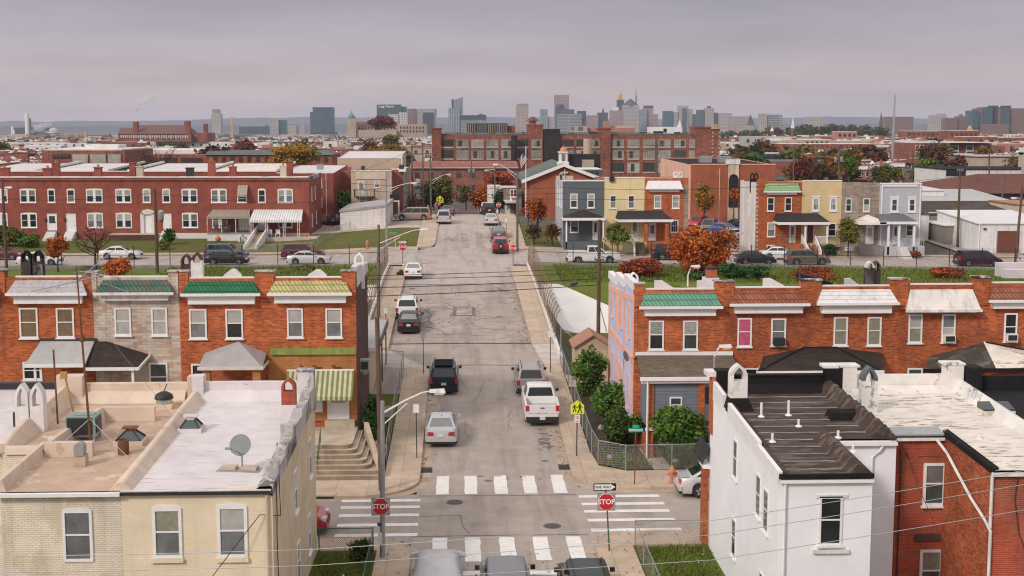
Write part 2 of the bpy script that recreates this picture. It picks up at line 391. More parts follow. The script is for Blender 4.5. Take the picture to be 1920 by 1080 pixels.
class MB:
 def __init__(s,*mats):
  s.v,s.f,s.mi,s.mats,s.M=[],[],[],list(mats),None
 def add(s,pts,faces,m=0):
  k=len(s.v)
  s.v+=[(s.M@V(p))if s.M else V(p)for p in pts]
  for f in faces:
   s.f.append([k+i for i in f]);s.mi.append(m)
  return s
 def box(s,x0,x1,y0,y1,z0,z1,m=0):
  return s.hexa([(x0,y0,z0),(x1,y0,z0),(x1,y1,z0),(x0,y1,z0),(x0,y0,z1),(x1,y0,z1),(x1,y1,z1),(x0,y1,z1)],m)
 def hexa(s,p,m=0):
  return s.add(p,[(0,3,2,1),(4,5,6,7),(0,1,5,4),(1,2,6,5),(2,3,7,6),(3,0,4,7)],m)
 def poly(s,p,m=0):return s.add(p,[list(range(len(p)))],m)
 def prism(s,p,vec,m=0):
  n=len(p);q=[V(a)+V(vec)for a in p]
  return s.add(list(p)+q,[list(range(n))[::-1],list(range(n,2*n))]+[(i,(i+1)%n,n+(i+1)%n,n+i)for i in range(n)],m)
 def tube(s,path,r,n=6,m=0,cap=True):
  path=[V(p)for p in path];rs=r if isinstance(r,(list,tuple))else[r]*len(path)
  pts,fs=[],[]
  for i,p in enumerate(path):
   d=(path[min(i+1,len(path)-1)]-path[max(i-1,0)])
   d=d.normalized()if d.length>1e-6 else V((0,0,1))
   a=d.cross(V((0,0,1))if abs(d.z)<.9 else V((1,0,0))).normalized();b=d.cross(a)
   for k in range(n):
    t=2*pi*k/n
    pts.append(p+(a*cos(t)+b*sin(t))*rs[i])
  for i in range(len(path)-1):
   for k in range(n):
    fs.append((i*n+k,i*n+(k+1)%n,(i+1)*n+(k+1)%n,(i+1)*n+k))
  if cap:
   fs.append(list(range(n))[::-1]);fs.append([(len(path)-1)*n+k for k in range(n)])
  return s.add(pts,fs,m)
 def lathe(s,prof,c=(0,0,0),n=14,m=0):
  pts,fs=[],[]
  for r_,z in prof:
   for k in range(n):
    t=2*pi*k/n
    pts.append((c[0]+r_*cos(t),c[1]+r_*sin(t),c[2]+z))
  for i in range(len(prof)-1):
   for k in range(n):
    fs.append((i*n+k,i*n+(k+1)%n,(i+1)*n+(k+1)%n,(i+1)*n+k))
  fs.append(list(range(n))[::-1]);fs.append([(len(prof)-1)*n+k for k in range(n)])
  return s.add(pts,fs,m)
 def loft(s,secs,m=0,cap=True):
  n=len(secs[0]);pts=[p for q in secs for p in q];fs=[]
  for i in range(len(secs)-1):
   for k in range(n):
    fs.append((i*n+k,i*n+(k+1)%n,(i+1)*n+(k+1)%n,(i+1)*n+k))
  if cap:
   fs.append(list(range(n))[::-1]);fs.append([(len(secs)-1)*n+k for k in range(n)])
  return s.add(pts,fs,m)
 def build(s,name,parent=None,smooth=None,loc=None):
  o0=ORI.get(parent.name,V())if parent else(V(loc)if loc is not None else V())
  me=bpy.data.meshes.new(name)
  me.from_pydata([tuple(p-o0)for p in s.v],[],s.f)
  for m in s.mats:me.materials.append(MT[m])
  if len(s.mats)>1:me.polygons.foreach_set('material_index',s.mi)
  if smooth is not None:
   me.shade_smooth();me.set_sharp_from_angle(angle=radians(smooth))
  o=bpy.data.objects.new(name,me);COL.objects.link(o)
  if parent:
   o.parent=parent;ORI[o.name]=o0
  elif loc is not None:
   o.location=loc;ORI[o.name]=V(loc)
  return o
def tag(o,label=None,cat=None,group=None,kind=None):
 if label:o['label']=label
 if cat:o['category']=cat
 if group:o['group']=group
 if kind:o['kind']=kind
 return o
def thing(name,label,cat,loc=(0,0,0),group=None,rot=None):
 o=bpy.data.objects.new(name,None);COL.objects.link(o);o.location=loc;o.empty_display_size=.3
 if rot is not None:o.rotation_euler=(0,0,rot);ORI[o.name]=V()
 else:ORI[o.name]=V(loc)
 return tag(o,label,cat,group)
def structure(mb,name,smooth=None):return tag(mb.build(name,smooth=smooth),kind='structure')
def frame_m(p,u,n):
 u,n=V(u).normalized(),V(n).normalized()
 return Matrix(((u.x,n.x,0,p[0]),(u.y,n.y,0,p[1]),(u.z,n.z,1,p[2]),(0,0,0,1)))
FRONT=((1,0,0),(0,-1,0))
WEST=((0,1,0),(-1,0,0))
EAST=((0,1,0),(1,0,0))
def window(par,p,w,h,up='blind',lo='glass_dark',face=FRONT,fr='white_paint',fw=.075,mull=0,rail=.52,sill=True,ac=None,grid=0,d=.05,label=None,arch=0,hood=0):
 Mx=frame_m(p,*face);b=MB(fr);b.M=Mx
 b.box(-w/2,-w/2+fw,-.03,d,0,h);b.box(w/2-fw,w/2,-.03,d,0,h)
 b.box(-w/2+fw,w/2-fw,-.03,d,h-fw,h);b.box(-w/2+fw,w/2-fw,-.03,d,0,fw)
 if arch:
  b.prism([(w/2*cos(t),-.03,h+arch*sin(t))for t in[pi*k/8 for k in range(9)]],(0,d+.03,0))
 if mull:b.box(-mull/2,mull/2,-.03,d-.004,fw,h-fw)
 if hood:b.box(-w/2-hood,w/2+hood,-.03,d+.05,h+.02,h+.16)
 if rail:
  for a_,c_ in([(-w/2+fw,-mull/2),(mull/2,w/2-fw)]if mull else[(-w/2+fw,w/2-fw)]):
   b.box(a_,c_,-.03,d-.012,h*rail-.025,h*rail+.025)
   for k in range(grid):
    x=a_+(c_-a_)*(k+1)/(grid+1);b.box(x-.012,x+.012,-.02,d-.02,fw,h-fw)
 o=b.build('window',par)
 if label:o['label']=label
 g=MB(up,lo);g.M=Mx;r_=(rail or .5)
 x0,x1=-w/2+fw,w/2-fw
 g.poly([(x0,.012,h*r_),(x1,.012,h*r_),(x1,.012,h-fw),(x0,.012,h-fw)],0)
 g.poly([(x0,.012,fw),(x1,.012,fw),(x1,.012,h*r_),(x0,.012,h*r_)],1)
 g.build('pane',o)
 if sill:
  q=MB(fr);q.M=Mx;q.box(-w/2-.06,w/2+.06,-.03,d+.07,-.07,-.004);q.build('sill',o)
 if ac:
  q=MB(ac,'trim_black');q.M=Mx;q.box(-.3,.3,0,.38,.05,.45);q.box(-.25,.25,.381,.39,.1,.4,1);q.build('air_conditioner',o)
 return o
def pxwin(par,px0,px1,py0,py1,Y,**k):
 a=at(px0,py1,Y);c=at(px1,py0,Y)
 return window(par,((a.x+c.x)/2,Y,a.z),abs(c.x-a.x),c.z-a.z,**k)
def door(par,p,w,h,mat='white_paint',face=FRONT,fr='white_paint',glass=None,label=None):
 b=MB(mat,fr);b.M=frame_m(p,*face)
 b.box(-w/2,w/2,-.02,.03,0,h);b.box(-w/2-.09,-w/2,-.02,.06,0,h+.09,1);b.box(w/2,w/2+.09,-.02,.06,0,h+.09,1);b.box(-w/2,w/2,-.02,.06,h,h+.09,1)
 for z0,z1 in((.15,.9),(1.05,h-.15)):b.box(-w/2+.12,w/2-.12,.03,.042,z0,z1)
 o=b.build('door',par)
 if label:o['label']=label
 if glass:
  g=MB(glass);g.M=b.M;g.box(-w/2+.14,w/2-.14,.03,.05,h*.45,h-.2);g.build('pane',o)
 k=MB('chrome');k.M=b.M;k.box(w/2-.12,w/2-.07,.03,.09,.95,1.1);k.build('handle',o)
 return o
def gothic(mb,x,y,z,w,d,h,m=0,cap=1,hole=True):
 """chimney with a pointed-arch hood, opening towards the camera"""
 t,zs=w*.2,h*.52
 def arch(hw,base,rise,n=6):
  return[(hw*(1-(k/n)**1.7),base+rise*(k/n)**.85)for k in range(n+1)]
 oz=h*.68
 out=arch(w/2,oz,h-oz);inn=arch(w/2-t,oz,(h-oz)*.72)
 mb.box(x-w/2,x+w/2,y,y+d,z-.9,z+zs,m)
 for sgn in(-1,1):
  mb.hexa([(x+sgn*(w/2-t),y,z+zs),(x+sgn*w/2,y,z+zs),(x+sgn*w/2,y+d,z+zs),(x+sgn*(w/2-t),y+d,z+zs),(x+sgn*(w/2-t),y,z+oz),(x+sgn*w/2,y,z+oz),(x+sgn*w/2,y+d,z+oz),(x+sgn*(w/2-t),y+d,z+oz)],m)
  for k in range(6):
   (a0,b0),(a1,b1)=out[k],out[k+1];(c0,e0),(c1,e1)=inn[k],inn[k+1]
   mb.hexa([(x+sgn*c0,y,z+e0),(x+sgn*a0,y,z+b0),(x+sgn*a0,y+d,z+b0),(x+sgn*c0,y+d,z+e0),(x+sgn*c1,y,z+e1),(x+sgn*a1,y,z+b1),(x+sgn*a1,y+d,z+b1),(x+sgn*c1,y+d,z+e1)],cap)
def text(par,s,size,p,mat,face=FRONT,name='lettering',bold=0.0,sx=1.0):
 cu=bpy.data.curves.new('lettering','FONT');cu.body=s;cu.size=size;cu.align_x='CENTER';cu.align_y='CENTER';cu.extrude=.004;cu.offset=bold;cu.resolution_u=3
 to=bpy.data.objects.new('lettering',cu);COL.objects.link(to)
 bpy.context.view_layer.update()
 me=bpy.data.meshes.new_from_object(to.evaluated_get(bpy.context.evaluated_depsgraph_get()))
 bpy.data.objects.remove(to);bpy.data.curves.remove(cu)
 Mx=frame_m(p,*face);o0=ORI.get(par.name,V())
 for v in me.vertices:
  v.co=(Mx@V((v.co.x*sx,v.co.z,v.co.y)))-o0
 me.materials.clear();me.materials.append(MT[mat]);me.name=name
 o=bpy.data.objects.new(name,me);COL.objects.link(o);o.parent=par;ORI[o.name]=o0
 return o
def copy_tree(o,parent=None):
 c=o.copy();COL.objects.link(c);ORI[c.name]=ORI.get(o.name,V())
 if parent:c.parent=parent
 for ch in list(o.children):copy_tree(ch,c)
 return c
# ------------------------------------------------------------------ ground, roads, pavements
def axis(*segs):
 o=[]
 for a,b,n in segs:o+=[a+(b-a)*k/n for k in range(n)]
 return o+[segs[-1][1]]
gx_=axis((-9000,-700,16),(-700,-60,20),(-60,-9,20),(-9,9,24),(9,80,26),(80,700,20),(700,9000,16))
gy_=axis((-80,64,18),(64,160,96),(160,340,40),(340,1000,20),(1000,4000,14),(4000,15000,10))
b=MB('city_ground')
pts=[(x,y,zg(x,y)-(.16 if y<330 else .0))for y in gy_ for x in gx_]
nx_=len(gx_)
b.add(pts,[(j*nx_+i,j*nx_+i+1,(j+1)*nx_+i+1,(j+1)*nx_+i)for j in range(len(gy_)-1)for i in range(nx_-1)])
structure(b,'ground',60)
def ysteps(y0,y1,st=2.0):
 ys={y0,y1}|{k for k,_ in PROF+SIDE if y0<k<y1}
 n=max(1,int((y1-y0)/st));ys|={y0+(y1-y0)*k/n for k in range(n+1)}
 return sorted(ys)
def sheet(name,mat,L,Rr,y0,y1,dz=0.0,nx=1,thick=0.0,st=2.0,mb=None):
 """a sheet on the terrain between two edges given as X(Y); thick adds kerb faces"""
 b=mb or MB(mat);ys=ysteps(y0,y1,st)
 fl=L if callable(L)else(lambda y:interp(L,y)if isinstance(L,list)else L)
 fr=Rr if callable(Rr)else(lambda y:interp(Rr,y)if isinstance(Rr,list)else Rr)
 row=[]
 for y in ys:
  a,c=fl(y),fr(y)
  row.append([(a+(c-a)*k/nx,y,zg(a+(c-a)*k/nx,y)+dz)for k in range(nx+1)])
 for j in range(len(ys)-1):
  for k in range(nx):
   b.add([row[j][k],row[j][k+1],row[j+1][k+1],row[j+1][k]],[(0,1,2,3)])
  if thick:
   for e in(0,nx):
    p,q=row[j][e],row[j+1][e]
    b.add([p,q,(q[0],q[1],q[2]-thick),(p[0],p[1],p[2]-thick)],[(0,1,2,3)])
 if thick:
  for r_ in(row[0],row[-1]):
   for k in range(nx):
    p,q=r_[k],r_[k+1]
    b.add([p,q,(q[0],q[1],q[2]-thick),(p[0],p[1],p[2]-thick)],[(0,1,2,3)])
 return b if mb else structure(b,name)
def flat(name,mat,poly,dz,thick=0.0):
 b=MB(mat);top=[(x,y,zg(x,y)+dz)for x,y in poly]
 b.poly(top)
 if thick:
  n=len(top)
  for i in range(n):
   p,q=top[i],top[(i+1)%n]
   b.add([p,q,(q[0],q[1],q[2]-thick),(p[0],p[1],p[2]-thick)],[(0,1,2,3)])
 return structure(b,name)
def arc(cx,cy,r,a0,a1,n=10):
 return[(cx+r*cos(radians(a0+(a1-a0)*k/n)),cy+r*sin(radians(a0+(a1-a0)*k/n)))for k in range(n+1)]
EL=[(-60,-2.15),(91,-2.25),(96.6,-5.4),(137,-5.5),(139.5,-6),(152.4,-5),(155,-3.1),(200,-2.7)]
ER=[(-60,5.6),(92,5.75),(97,5.25),(137,4.95),(139.5,5.6),(152.4,5.9),(155,5.35),(172,5.05),(200,4.9)]
sheet('main_road','asphalt',EL,ER,-40,99.0,0,4)
sheet('bridge_deck','asphalt_bridge',EL,ER,99.0,124.5,0,4)
sheet('upper_road','asphalt_far',EL,ER,124.5,200,0,4)
sheet('far_road','asphalt_dark',-3.2,5.4,200,392,0.01,3,st=5)
sheet('lawn','lawn_far',7.0,26,95,112.4,.02,10)
sheet('side_street','asphalt',-60,EL,55.4,63.2,0,10)
sheet('side_street','asphalt',ER,60,55.9,64.2,0,10)
sheet('cross_street','asphalt_far',-110,lambda y:interp(EL,y),139.6,152.5,0,30)
sheet('cross_street','asphalt_far',lambda y:interp(ER,y),110,139.6,152.5,0,30)
K=.13
flat('pavement','pavement',[(-40,62.6),(-5.15,62.6)]+arc(-5.15,65.6,3.0,-90,0)+[(-2.15,70),(-3.95,70),(-3.95,65.5),(-40,65.5)],K,.3)
sheet('pavement','pavement',-3.95,[(70,-2.15),(91,-2.25)],70,91,K,1,.3)
flat('pavement','pavement',[(40,63.6),(8.4,63.6)]+arc(8.4,66.4,2.8,-90,-180)+[(5.6,70),(6.95,70),(7.1,67.7),(8.45,66.7),(14,66.9),(40,66.9)],K,.3)
sheet('pavement','pavement',[(70,5.6),(92,5.75),(97,5.25)],6.9,70,92,K,1,.3)
sheet('pavement','pavement_grey',[(92,5.75),(97,5.25)],6.9,92,98,K,1,.3)
sheet('pavement','pavement',[(97,5.25),(137,4.95)],[(97,6.8),(137,6.65)],98,137,K+.06,1,.4)
sheet('pavement','pavement',[(97,-7.2),(137,-7.3)],[(97,-5.4),(137,-5.5)],97,137,K+.06,1,.4)
flat('driveway','pavement_grey',[(-7.2,92.2),(-3.9,91.0),(-2.25,91.0),(-5.42,96.8),(-7.2,96.8)],.05,.2)
flat('pavement','pavement',[(-40,56.05),(-4.85,56.05)]+arc(-4.85,53.35,2.7,90,0)+[(-2.15,20),(-3.6,20),(-3.6,54.3),(-40,54.3)],K,.3)
flat('pavement','pavement',[(40,56.6),(8.3,56.6)]+arc(8.3,53.9,2.7,90,180)+[(5.6,20),(7.2,20),(7.2,54.6),(40,54.6)],K,.3)
sheet('pavement','pavement',-60,-5.0,152.5,154.4,K,24,.3)
sheet('pavement','pavement',-5.2,[(152.4,-5),(155,-3.1),(200,-2.7)],154.4,198,K,1,.3)
sheet('pavement','pavement',[(152.4,5.9),(155,5.35),(200,4.9)],7.5,152.5,198,K,1,.3)
sheet('pavement','pavement',7.5,90,152.5,154.4,K,24,.3)
for(a,c,y0,y1,d)in((-2.15,-1.6,65.7,91,1),(5.02,5.6,66.5,92,1)):
 sheet('gutter','gutter',a,c,y0,y1,.006,1)
flat('gutter','gutter',[(-7,62.6),(-5.15,62.6)]+arc(-5.15,65.6,3.0,-90,-4)+arc(-5.15,65.6,3.55,-4,-90)+[(-7,62.05)],.008)
flat('gutter','gutter',[(11,63.6),(8.4,63.6)]+arc(8.4,66.4,2.8,-90,-176)+arc(8.4,66.4,3.35,-176,-90)+[(11,63.05)],.008)
flat('gutter','gutter',arc(-4.85,53.35,2.7,90,0)+arc(-4.85,53.35,3.2,0,90),.008)
flat('gutter','gutter',arc(8.3,53.9,2.7,90,180)+arc(8.3,53.9,3.2,180,90),.008)
sheet('lawn','lawn',-9,-3.6,30,54.28,.03,3)
sheet('lawn','lawn',7.2,12,30,54.58,.03,3)
sheet('grass_bank','lawn_bright',-110,[(121,-15),(124,-7.45),(139,-7.5)],121,139.0,.02,30)
sheet('grass_bank','lawn_bright',[(106,22.5),(112,17.9),(124,9.0),(124.6,7.1),(139,7.2)],110,106,139.0,.02,30)
sheet('concrete_slope','concrete_white',7.05,[(106,22.7),(112,18.1),(124,9.1),(124.2,8.9)],112.4,124.2,.05,8,.3,1.0)
sheet('concrete_slope','concrete_white',[(104,-24),(116,-18),(121,-12),(124.2,-8.6)],-7.4,112,124.2,.05,8,.3,1.0)
sheet('lawn','lawn_far',-62,-5.2,154.4,171,.03,26)
sheet('lawn','lawn_far',7.5,24,154.4,172,.02,8)
sheet('lawn','lawn_far',24,54,154.4,156.5,.02,10)
sheet('lot','lot',24,41,156.5,196,.015,8)
sheet('lot','lot',60,80,154.4,172,.015,8)
sheet('path','concrete',-32,-5.25,170.2,172.6,.06,10)
sheet('lot','lot',-28,-5.25,172.6,196,.02,10)
sheet('garden_soil','soil',[(66.7,8.5),(67.7,7.1),(85,6.98)],14,66.85,85,.06,4)
sheet('gravel_path','rubble',[(66.95,9.9),(71.5,9.6)],[(66.95,10.9),(71.5,10.5)],66.95,71.3,.1,2)
sheet('yard','lot',-24,-3.95,84,92.2,.03,10)
sheet('yard','lawn',-5.7,-4.0,69.5,84,.04,2)
sheet('path','concrete',7.0,12,85.5,89,.05,3)
b=MB('paint_line')
def bar(name,x0,x1,y0,y1,sk=0.0):
 b=MB('paint_line');n=5
 e=lambda:R.uniform(-.025,.025)
 l=[(x0+e()+sk*k/n,y0+(y1-y0)*k/n)for k in range(n+1)];r_=[(x1+e()+sk*k/n,y0+(y1-y0)*k/n)for k in range(n+1)][::-1]
 b.poly([(x,y,zg(x,y)+.012)for x,y in l+r_]);return structure(b,name)
for x in(-.98,.42,1.9,3.35,4.8):
 bar('crosswalk_bar',x-.32,x+.32,63.1,66.5+R.uniform(-.1,.1));bar('crosswalk_bar',x-.33,x+.33,53.0+R.uniform(-.1,.1),56.25)
for k,y in enumerate((62.15,61.05,59.75,58.25,56.75)):bar('crosswalk_bar',-5.75+.04*k,-2.0,y-.22,y+.22)
for k,y in enumerate((62.5,61.2,60.0,58.6,57.1)):bar('crosswalk_bar',5.6+.02*k,9.5+.05*k,y-.22,y+.22)
bar('stop_line',-.3,5.3,51.3,51.85)
for(x,y)in((-.38,61.75),(4.0,57.8)):
 b=MB('iron','dark_metal');b.lathe([(.40,0),(.40,.02),(.36,.022)],(x,y,.002),24);b.lathe([(.33,.023),(.33,.028)],(x,y,.002),20,1)
 for k in range(-3,4):b.box(x-.26,x+.26,y+k*.08-.015,y+k*.08+.015,.028,.034)
 tag(b.build('manhole_cover',loc=(x,y,0)),'round iron manhole cover %s of the intersection'%('in the far left part' if x<0 else 'in the near right part'),'manhole cover')
def ribbon(name,pts,w,mat,dz):
 b=MB(mat);P=[V((x,y,zg(x,y)+dz))for x,y in pts]
 for i in range(len(P)-1):
  d=(P[i+1]-P[i]);q=V((-d.y,d.x,0)).normalized()*w/2
  b.poly([P[i]-q,P[i]+q,P[i+1]+q,P[i+1]-q])
 return structure(b,name)
for x,y1 in((8.4,124),(12.4,119.4)):ribbon('slab_joint',[(x,112.6),(x,116),(x,y1)],.07,'oil_stain',.075)
ribbon('deck_joint',[(-5.3,98.9),(0,99.0),(5.2,98.8)],.35,'asphalt_dark',.01)
ribbon('deck_joint',[(-5.4,124.4),(0,124.6),(5.0,124.4)],.22,'asphalt_dark',.01)
ribbon('tar_seam',[(-2.2,91.9),(1,92.1),(5.7,91.8)],.12,'asphalt_dark',.01)
ribbon('tar_seam',[(-2.1,62.9),(2,62.8),(5.5,62.9)],.08,'oil_stain',.009)
ribbon('tar_seam',[(-2.1,56.5),(2,56.55),(5.5,56.5)],.08,'oil_stain',.009)
ribbon('tar_seam',[(-1.9,59.5),(-.1,59.6),(0,57.9),(.3,56.8)],.05,'oil_stain',.009)
for k in range(9):
 x=-4.6+k*.68+R.uniform(-.3,.3);y=R.uniform(100,108);p=[(x,y)]
 for q in range(R.randint(9,18)):
  x+=R.uniform(-.45,.45);y+=R.uniform(.3,1.1)
  if y<124:p.append((min(4.8,max(-5.1,x)),y))
 ribbon('crack',p,R.uniform(.04,.09),'oil_stain',.011)
for k in range(7):
 y=R.uniform(101,122);x=R.uniform(-5,2);p=[(x,y)]
 for q in range(6):
  x+=R.uniform(.3,.8);y+=R.uniform(-.6,.6);p.append((min(4.9,x),min(124,y)))
 ribbon('crack',p,.06,'oil_stain',.0115)
for k in range(5):
 x=R.uniform(-1.3,4.6);y=R.uniform(70,88);p=[(x,y)]
 for q in range(12):x+=R.uniform(-.16,.16);y+=R.uniform(.2,.6);p.append((x,min(91,y)))
 ribbon('crack',p,.03,'oil_stain',.011)
ribbon('patch_frame',[(-.6,109.5),(1.0,109.5),(1.0,113.2),(-.6,113.2),(-.6,109.2)],.3,'oil_stain',.012)
ribbon('tyre_track',[(.5,154),(.3,165),(.2,176)],.9,'asphalt_bridge',.012)
ribbon('tyre_track',[(2.3,154),(2.1,165),(1.9,176)],.9,'asphalt_bridge',.012)
for cx,cy,rx,ry,n in((-1.1,77.5,.7,2.4,26),(4.5,72.5,.55,2.6,30),(4.3,86,.5,1.2,8),(-4.4,104,.5,1.5,10),(3.4,121.5,.9,1.2,14),(3.2,109,.5,.5,6),(-1.5,161,.4,2,10),(-4.6,122,.6,.8,8),(1.8,66,3,.8,8)):
 for k in range(n):
  x,y,r_=R.gauss(cx,rx*.5),R.gauss(cy,ry*.5),R.uniform(.05,.28)
  b=MB('oil_stain');b.poly([(x+r_*cos(a)*R.uniform(.6,1.3),y+r_*.8*sin(a)*R.uniform(.5,1.3),zg(x,y+r_*sin(a))+.013)for a in[2*pi*q/9 for q in range(9)]]);structure(b,'oil_stain')
for(x,y,lab)in((-1.85,67.6,'iron storm drain grate by the left kerb'),(5.3,67.9,'iron storm drain grate by the right kerb')):
 g=MB('dark_metal','black');z=zg(x,y)
 g.box(x-.28,x+.28,y-.5,y+.5,z-.05,z+.014,1)
 for k in range(9):g.box(x-.28,x+.28,y-.5+k*.118,y-.45+k*.118,z+.016,z+.03)
 tag(g.build('storm_drain',loc=(x,y,z)),lab,'drain')
g=MB('black','concrete_kerb');g.box(-7.1,-6.2,62.56,62.595,.0,.1);g.box(-7.2,-6.1,62.6,63.2,.13,.16,1)
tag(g.build('storm_inlet',loc=(-6.65,62.6,0)),'dark kerb storm inlet beside the concrete steps pavement','drain')
def parapet(lab,xs,y0,y1,w,h):
 b=MB('worn_white');ys=ysteps(y0,y1,3)
 for a,c in zip(ys,ys[1:]):
  xa,xc=interp(xs,a),interp(xs,c);za,zc=zg(xa,a),zg(xc,c)
  b.hexa([(xa,a,za-3.5),(xa+w,a,za-3.5),(xc+w,c,zc-3.5),(xc,c,zc-3.5),(xa,a,za+h),(xa+w,a,za+h),(xc+w,c,zc+h),(xc,c,zc+h)])
 return tag(b.build('bridge_parapet',loc=(xs[0][1],y0,1)),lab,'wall')
PR=[(90,6.85),(137,6.7)];PL=[(97,-7.5),(137,-7.6)]
parapet('low white parapet along the right edge of the bridge',PR,92,136.5,.22,.62)
parapet('low white parapet along the left edge of the bridge',PL,97,136.5,.22,.62)
def fence_line(name,lab,pts,h,mesh,post,step,pr=.03,curve=0,zoff=0.0,rails=(1.0,),group=None,cat='fence',skip=0):
 """pts: (x,y) polyline on the ground; posts, rails and mesh as parts"""
 P=[]
 for(a,c)in zip(pts,pts[1:]):
  a,c=V(a),V(c);n=max(1,int((c-a).length/step))
  P+=[a+(c-a)*k/n for k in range(n)]
 P.append(V(pts[-1]));P3=[V((p.x,p.y,zg(p.x,p.y)+zoff))for p in P]
 t=thing(name,lab,cat,P3[0],group)
 m=MB(mesh)
 for a,c in zip(P3,P3[1:]):
  d=(c-a);nrm=V((d.y,-d.x,0)).normalized()*curve
  up=V((0,0,h))
  if curve:
   prev_a,prev_c=a,c
   for k in range(1,7):
    th=k/6;off=nrm*max(0,th-.5)**1.6*2.4;z=V((0,0,h*(th if th<.85 else .85+(th-.85)*.5)))
    na,nc=a+off+z,c+off+z
    m.poly([prev_a,prev_c,nc,na]);prev_a,prev_c=na,nc
  else:m.poly([a,c,c+up,a+up])
 m.build('mesh',t)
 for i,p in enumerate(P3):
  b=MB(post)
  if curve:
   d=(P3[min(i+1,len(P3)-1)]-P3[max(0,i-1)]);nrm=V((d.y,-d.x,0)).normalized()*curve
   b.tube([p-V((0,0,.2))]+[p+nrm*max(0,k/6-.5)**1.6*2.4+V((0,0,h*(k/6 if k<5.2 else .925)))for k in range(1,7)],pr,5)
  else:b.tube([p-V((0,0,.3)),p+V((0,0,h+.04))],pr,6)
  b.build('post',t)
 for r_ in rails:
  b=MB(post);b.tube([p+V((0,0,h*r_))for p in P3],pr*.7,5);b.build('rail',t)
 return t
fence_line('chain_link_fence','rusty chain link fence with curved top on the right bridge parapet',[(6.96,98),(6.82,118),(6.82,136)],2.3,'chain_rust','rust_fence',1.6,.035,.5,.6,())
fence_line('chain_link_fence','rusty chain link fence with curved top on the left bridge parapet',[(-7.5,136),(-7.45,118),(-7.4,98)],2.3,'chain_rust','rust_fence',1.6,.035,.5,.6,())
fence_line('chain_link_fence','long grey chain link fence along the right pavement and around the corner garden',[(6.88,92),(6.9,80),(6.95,70),(7.08,67.75),(8.4,66.75),(10.8,66.85),(13.2,66.95)],1.25,'chain_grey','grey_metal',2.4,.03,0,.2)
fence_line('chain_link_fence','grey chain link fence beside the left pavement and the small back yard',[(-4.0,69.0),(-4.05,80),(-4.05,91),(-6.8,92)],1.15,'chain_grey','grey_metal',2.6,.03,0,.1)
fence_line('chain_link_fence','green chain link fence around the weedy near left corner lot',[(-6.0,54.25),(-3.75,54.25),(-3.7,44)],1.05,'chain_green','green_metal',2.0,.03,0,.05)
fence_line('chain_link_fence','grey chain link fence around the grassy near right corner lot',[(10.3,54.55),(7.3,54.55),(7.3,44)],1.15,'chain_grey','grey_metal',2.2,.03,0,.05)
fence_line('wire_fence','tall black post fence along the left grass bank by the cross street',[(-60,139.25),(-8,139.25)],2.2,'chain_dark','black',3.5,.045,0,.2,(.55,))
fence_line('wire_fence','tall black post fence along the right grass bank by the cross street',[(7.6,139.25),(20,139.25),(66,139.25)],2.2,'chain_dark','black',3.5,.045,0,.2,(.55,))
fence_line('chain_link_fence','low chain link fence climbing the lawn beside the red brick row',[(-17.2,154.8),(-17.0,163),(-14.3,172)],1.1,'chain_grey','grey_metal',3,.03)
fence_line('chain_link_fence','low chain link fence in front of the lawn below the red brick row',[(-26,154.8),(-17.3,154.7)],1.0,'chain_grey','grey_metal',3,.03)
fence_line('wire_fence','short wire fence with steel posts behind the garden shed',[(7.2,95.5),(9.2,95.2),(14,95.0)],1.9,'chain_dark','grey_metal',2.1,.05)
def curbwall(lab,x0,x1,y,h,mat):
 b=MB(mat);n=12
 for k in range(n):
  a,c=x0+(x1-x0)*k/n,x0+(x1-x0)*(k+1)/n
  b.hexa([(a,y,zg(a,y)-.5),(c,y,zg(c,y)-.5),(c,y+.3,zg(c,y)-.5),(a,y+.3,zg(a,y)-.5),(a,y,zg(a,y)+h),(c,y,zg(c,y)+h),(c,y+.3,zg(c,y)+h),(a,y+.3,zg(a,y)+h)])
 return tag(b.build('low_wall',loc=(x0,y,3)),lab,'wall')
curbwall('low brown wall under the black post fence left of the bridge',-60,-8,139.1,.35,'block_grey')
curbwall('low brown wall under the black post fence right of the bridge',7.4,66,139.1,.35,'block_grey')
# ------------------------------------------------------------------ helpers for flat-roofed row houses
def ridge(b,path,w,h,m=0,skirt=.22):
 """rounded membrane-covered curb along a path"""
 P=[V(p)for p in path];secs=[]
 hs=h if isinstance(h,(list,tuple))else[h]*len(P)
 for i,p in enumerate(P):
  d=(P[min(i+1,len(P)-1)]-P[max(0,i-1)]);d.z=0;d.normalize();q=V((-d.y,d.x,0));hh=hs[i]
  secs.append([p+q*a+V((0,0,z))for a,z in((-w/2-skirt,-.05),(-w/2-skirt*.35,hh*.45),(-w/2,hh*.85),(-w*.3,hh),(w*.3,hh),(w/2,hh*.85),(w/2+skirt*.35,hh*.45),(w/2+skirt,-.05))])
 return b.loft(secs,m)
def walls(par,poly,z0,ztops,mats,faces,name='wall'):
 """walls over a ground polygon; ztops per vertex; faces = material slot per side"""
 b=MB(*mats);n=len(poly)
 for i in range(n):
  (x0,y0),(x1,y1)=poly[i],poly[(i+1)%n]
  b.poly([(x0,y0,z0),(x1,y1,z0),(x1,y1,ztops[(i+1)%n]),(x0,y0,ztops[i])],faces[i])
 return b.build(name,par)
def gutter(par,x0,x1,y,z,mat='white_paint',name='gutter',d=.13):
 b=MB(mat);b.box(x0,x1,y-d,y+.02,z-.11,z);return b.build(name,par)
def pipe(par,path,r=.045,mat='white_paint',name='downspout'):
 b=MB(mat);b.tube(path,r,6);return b.build(name,par)
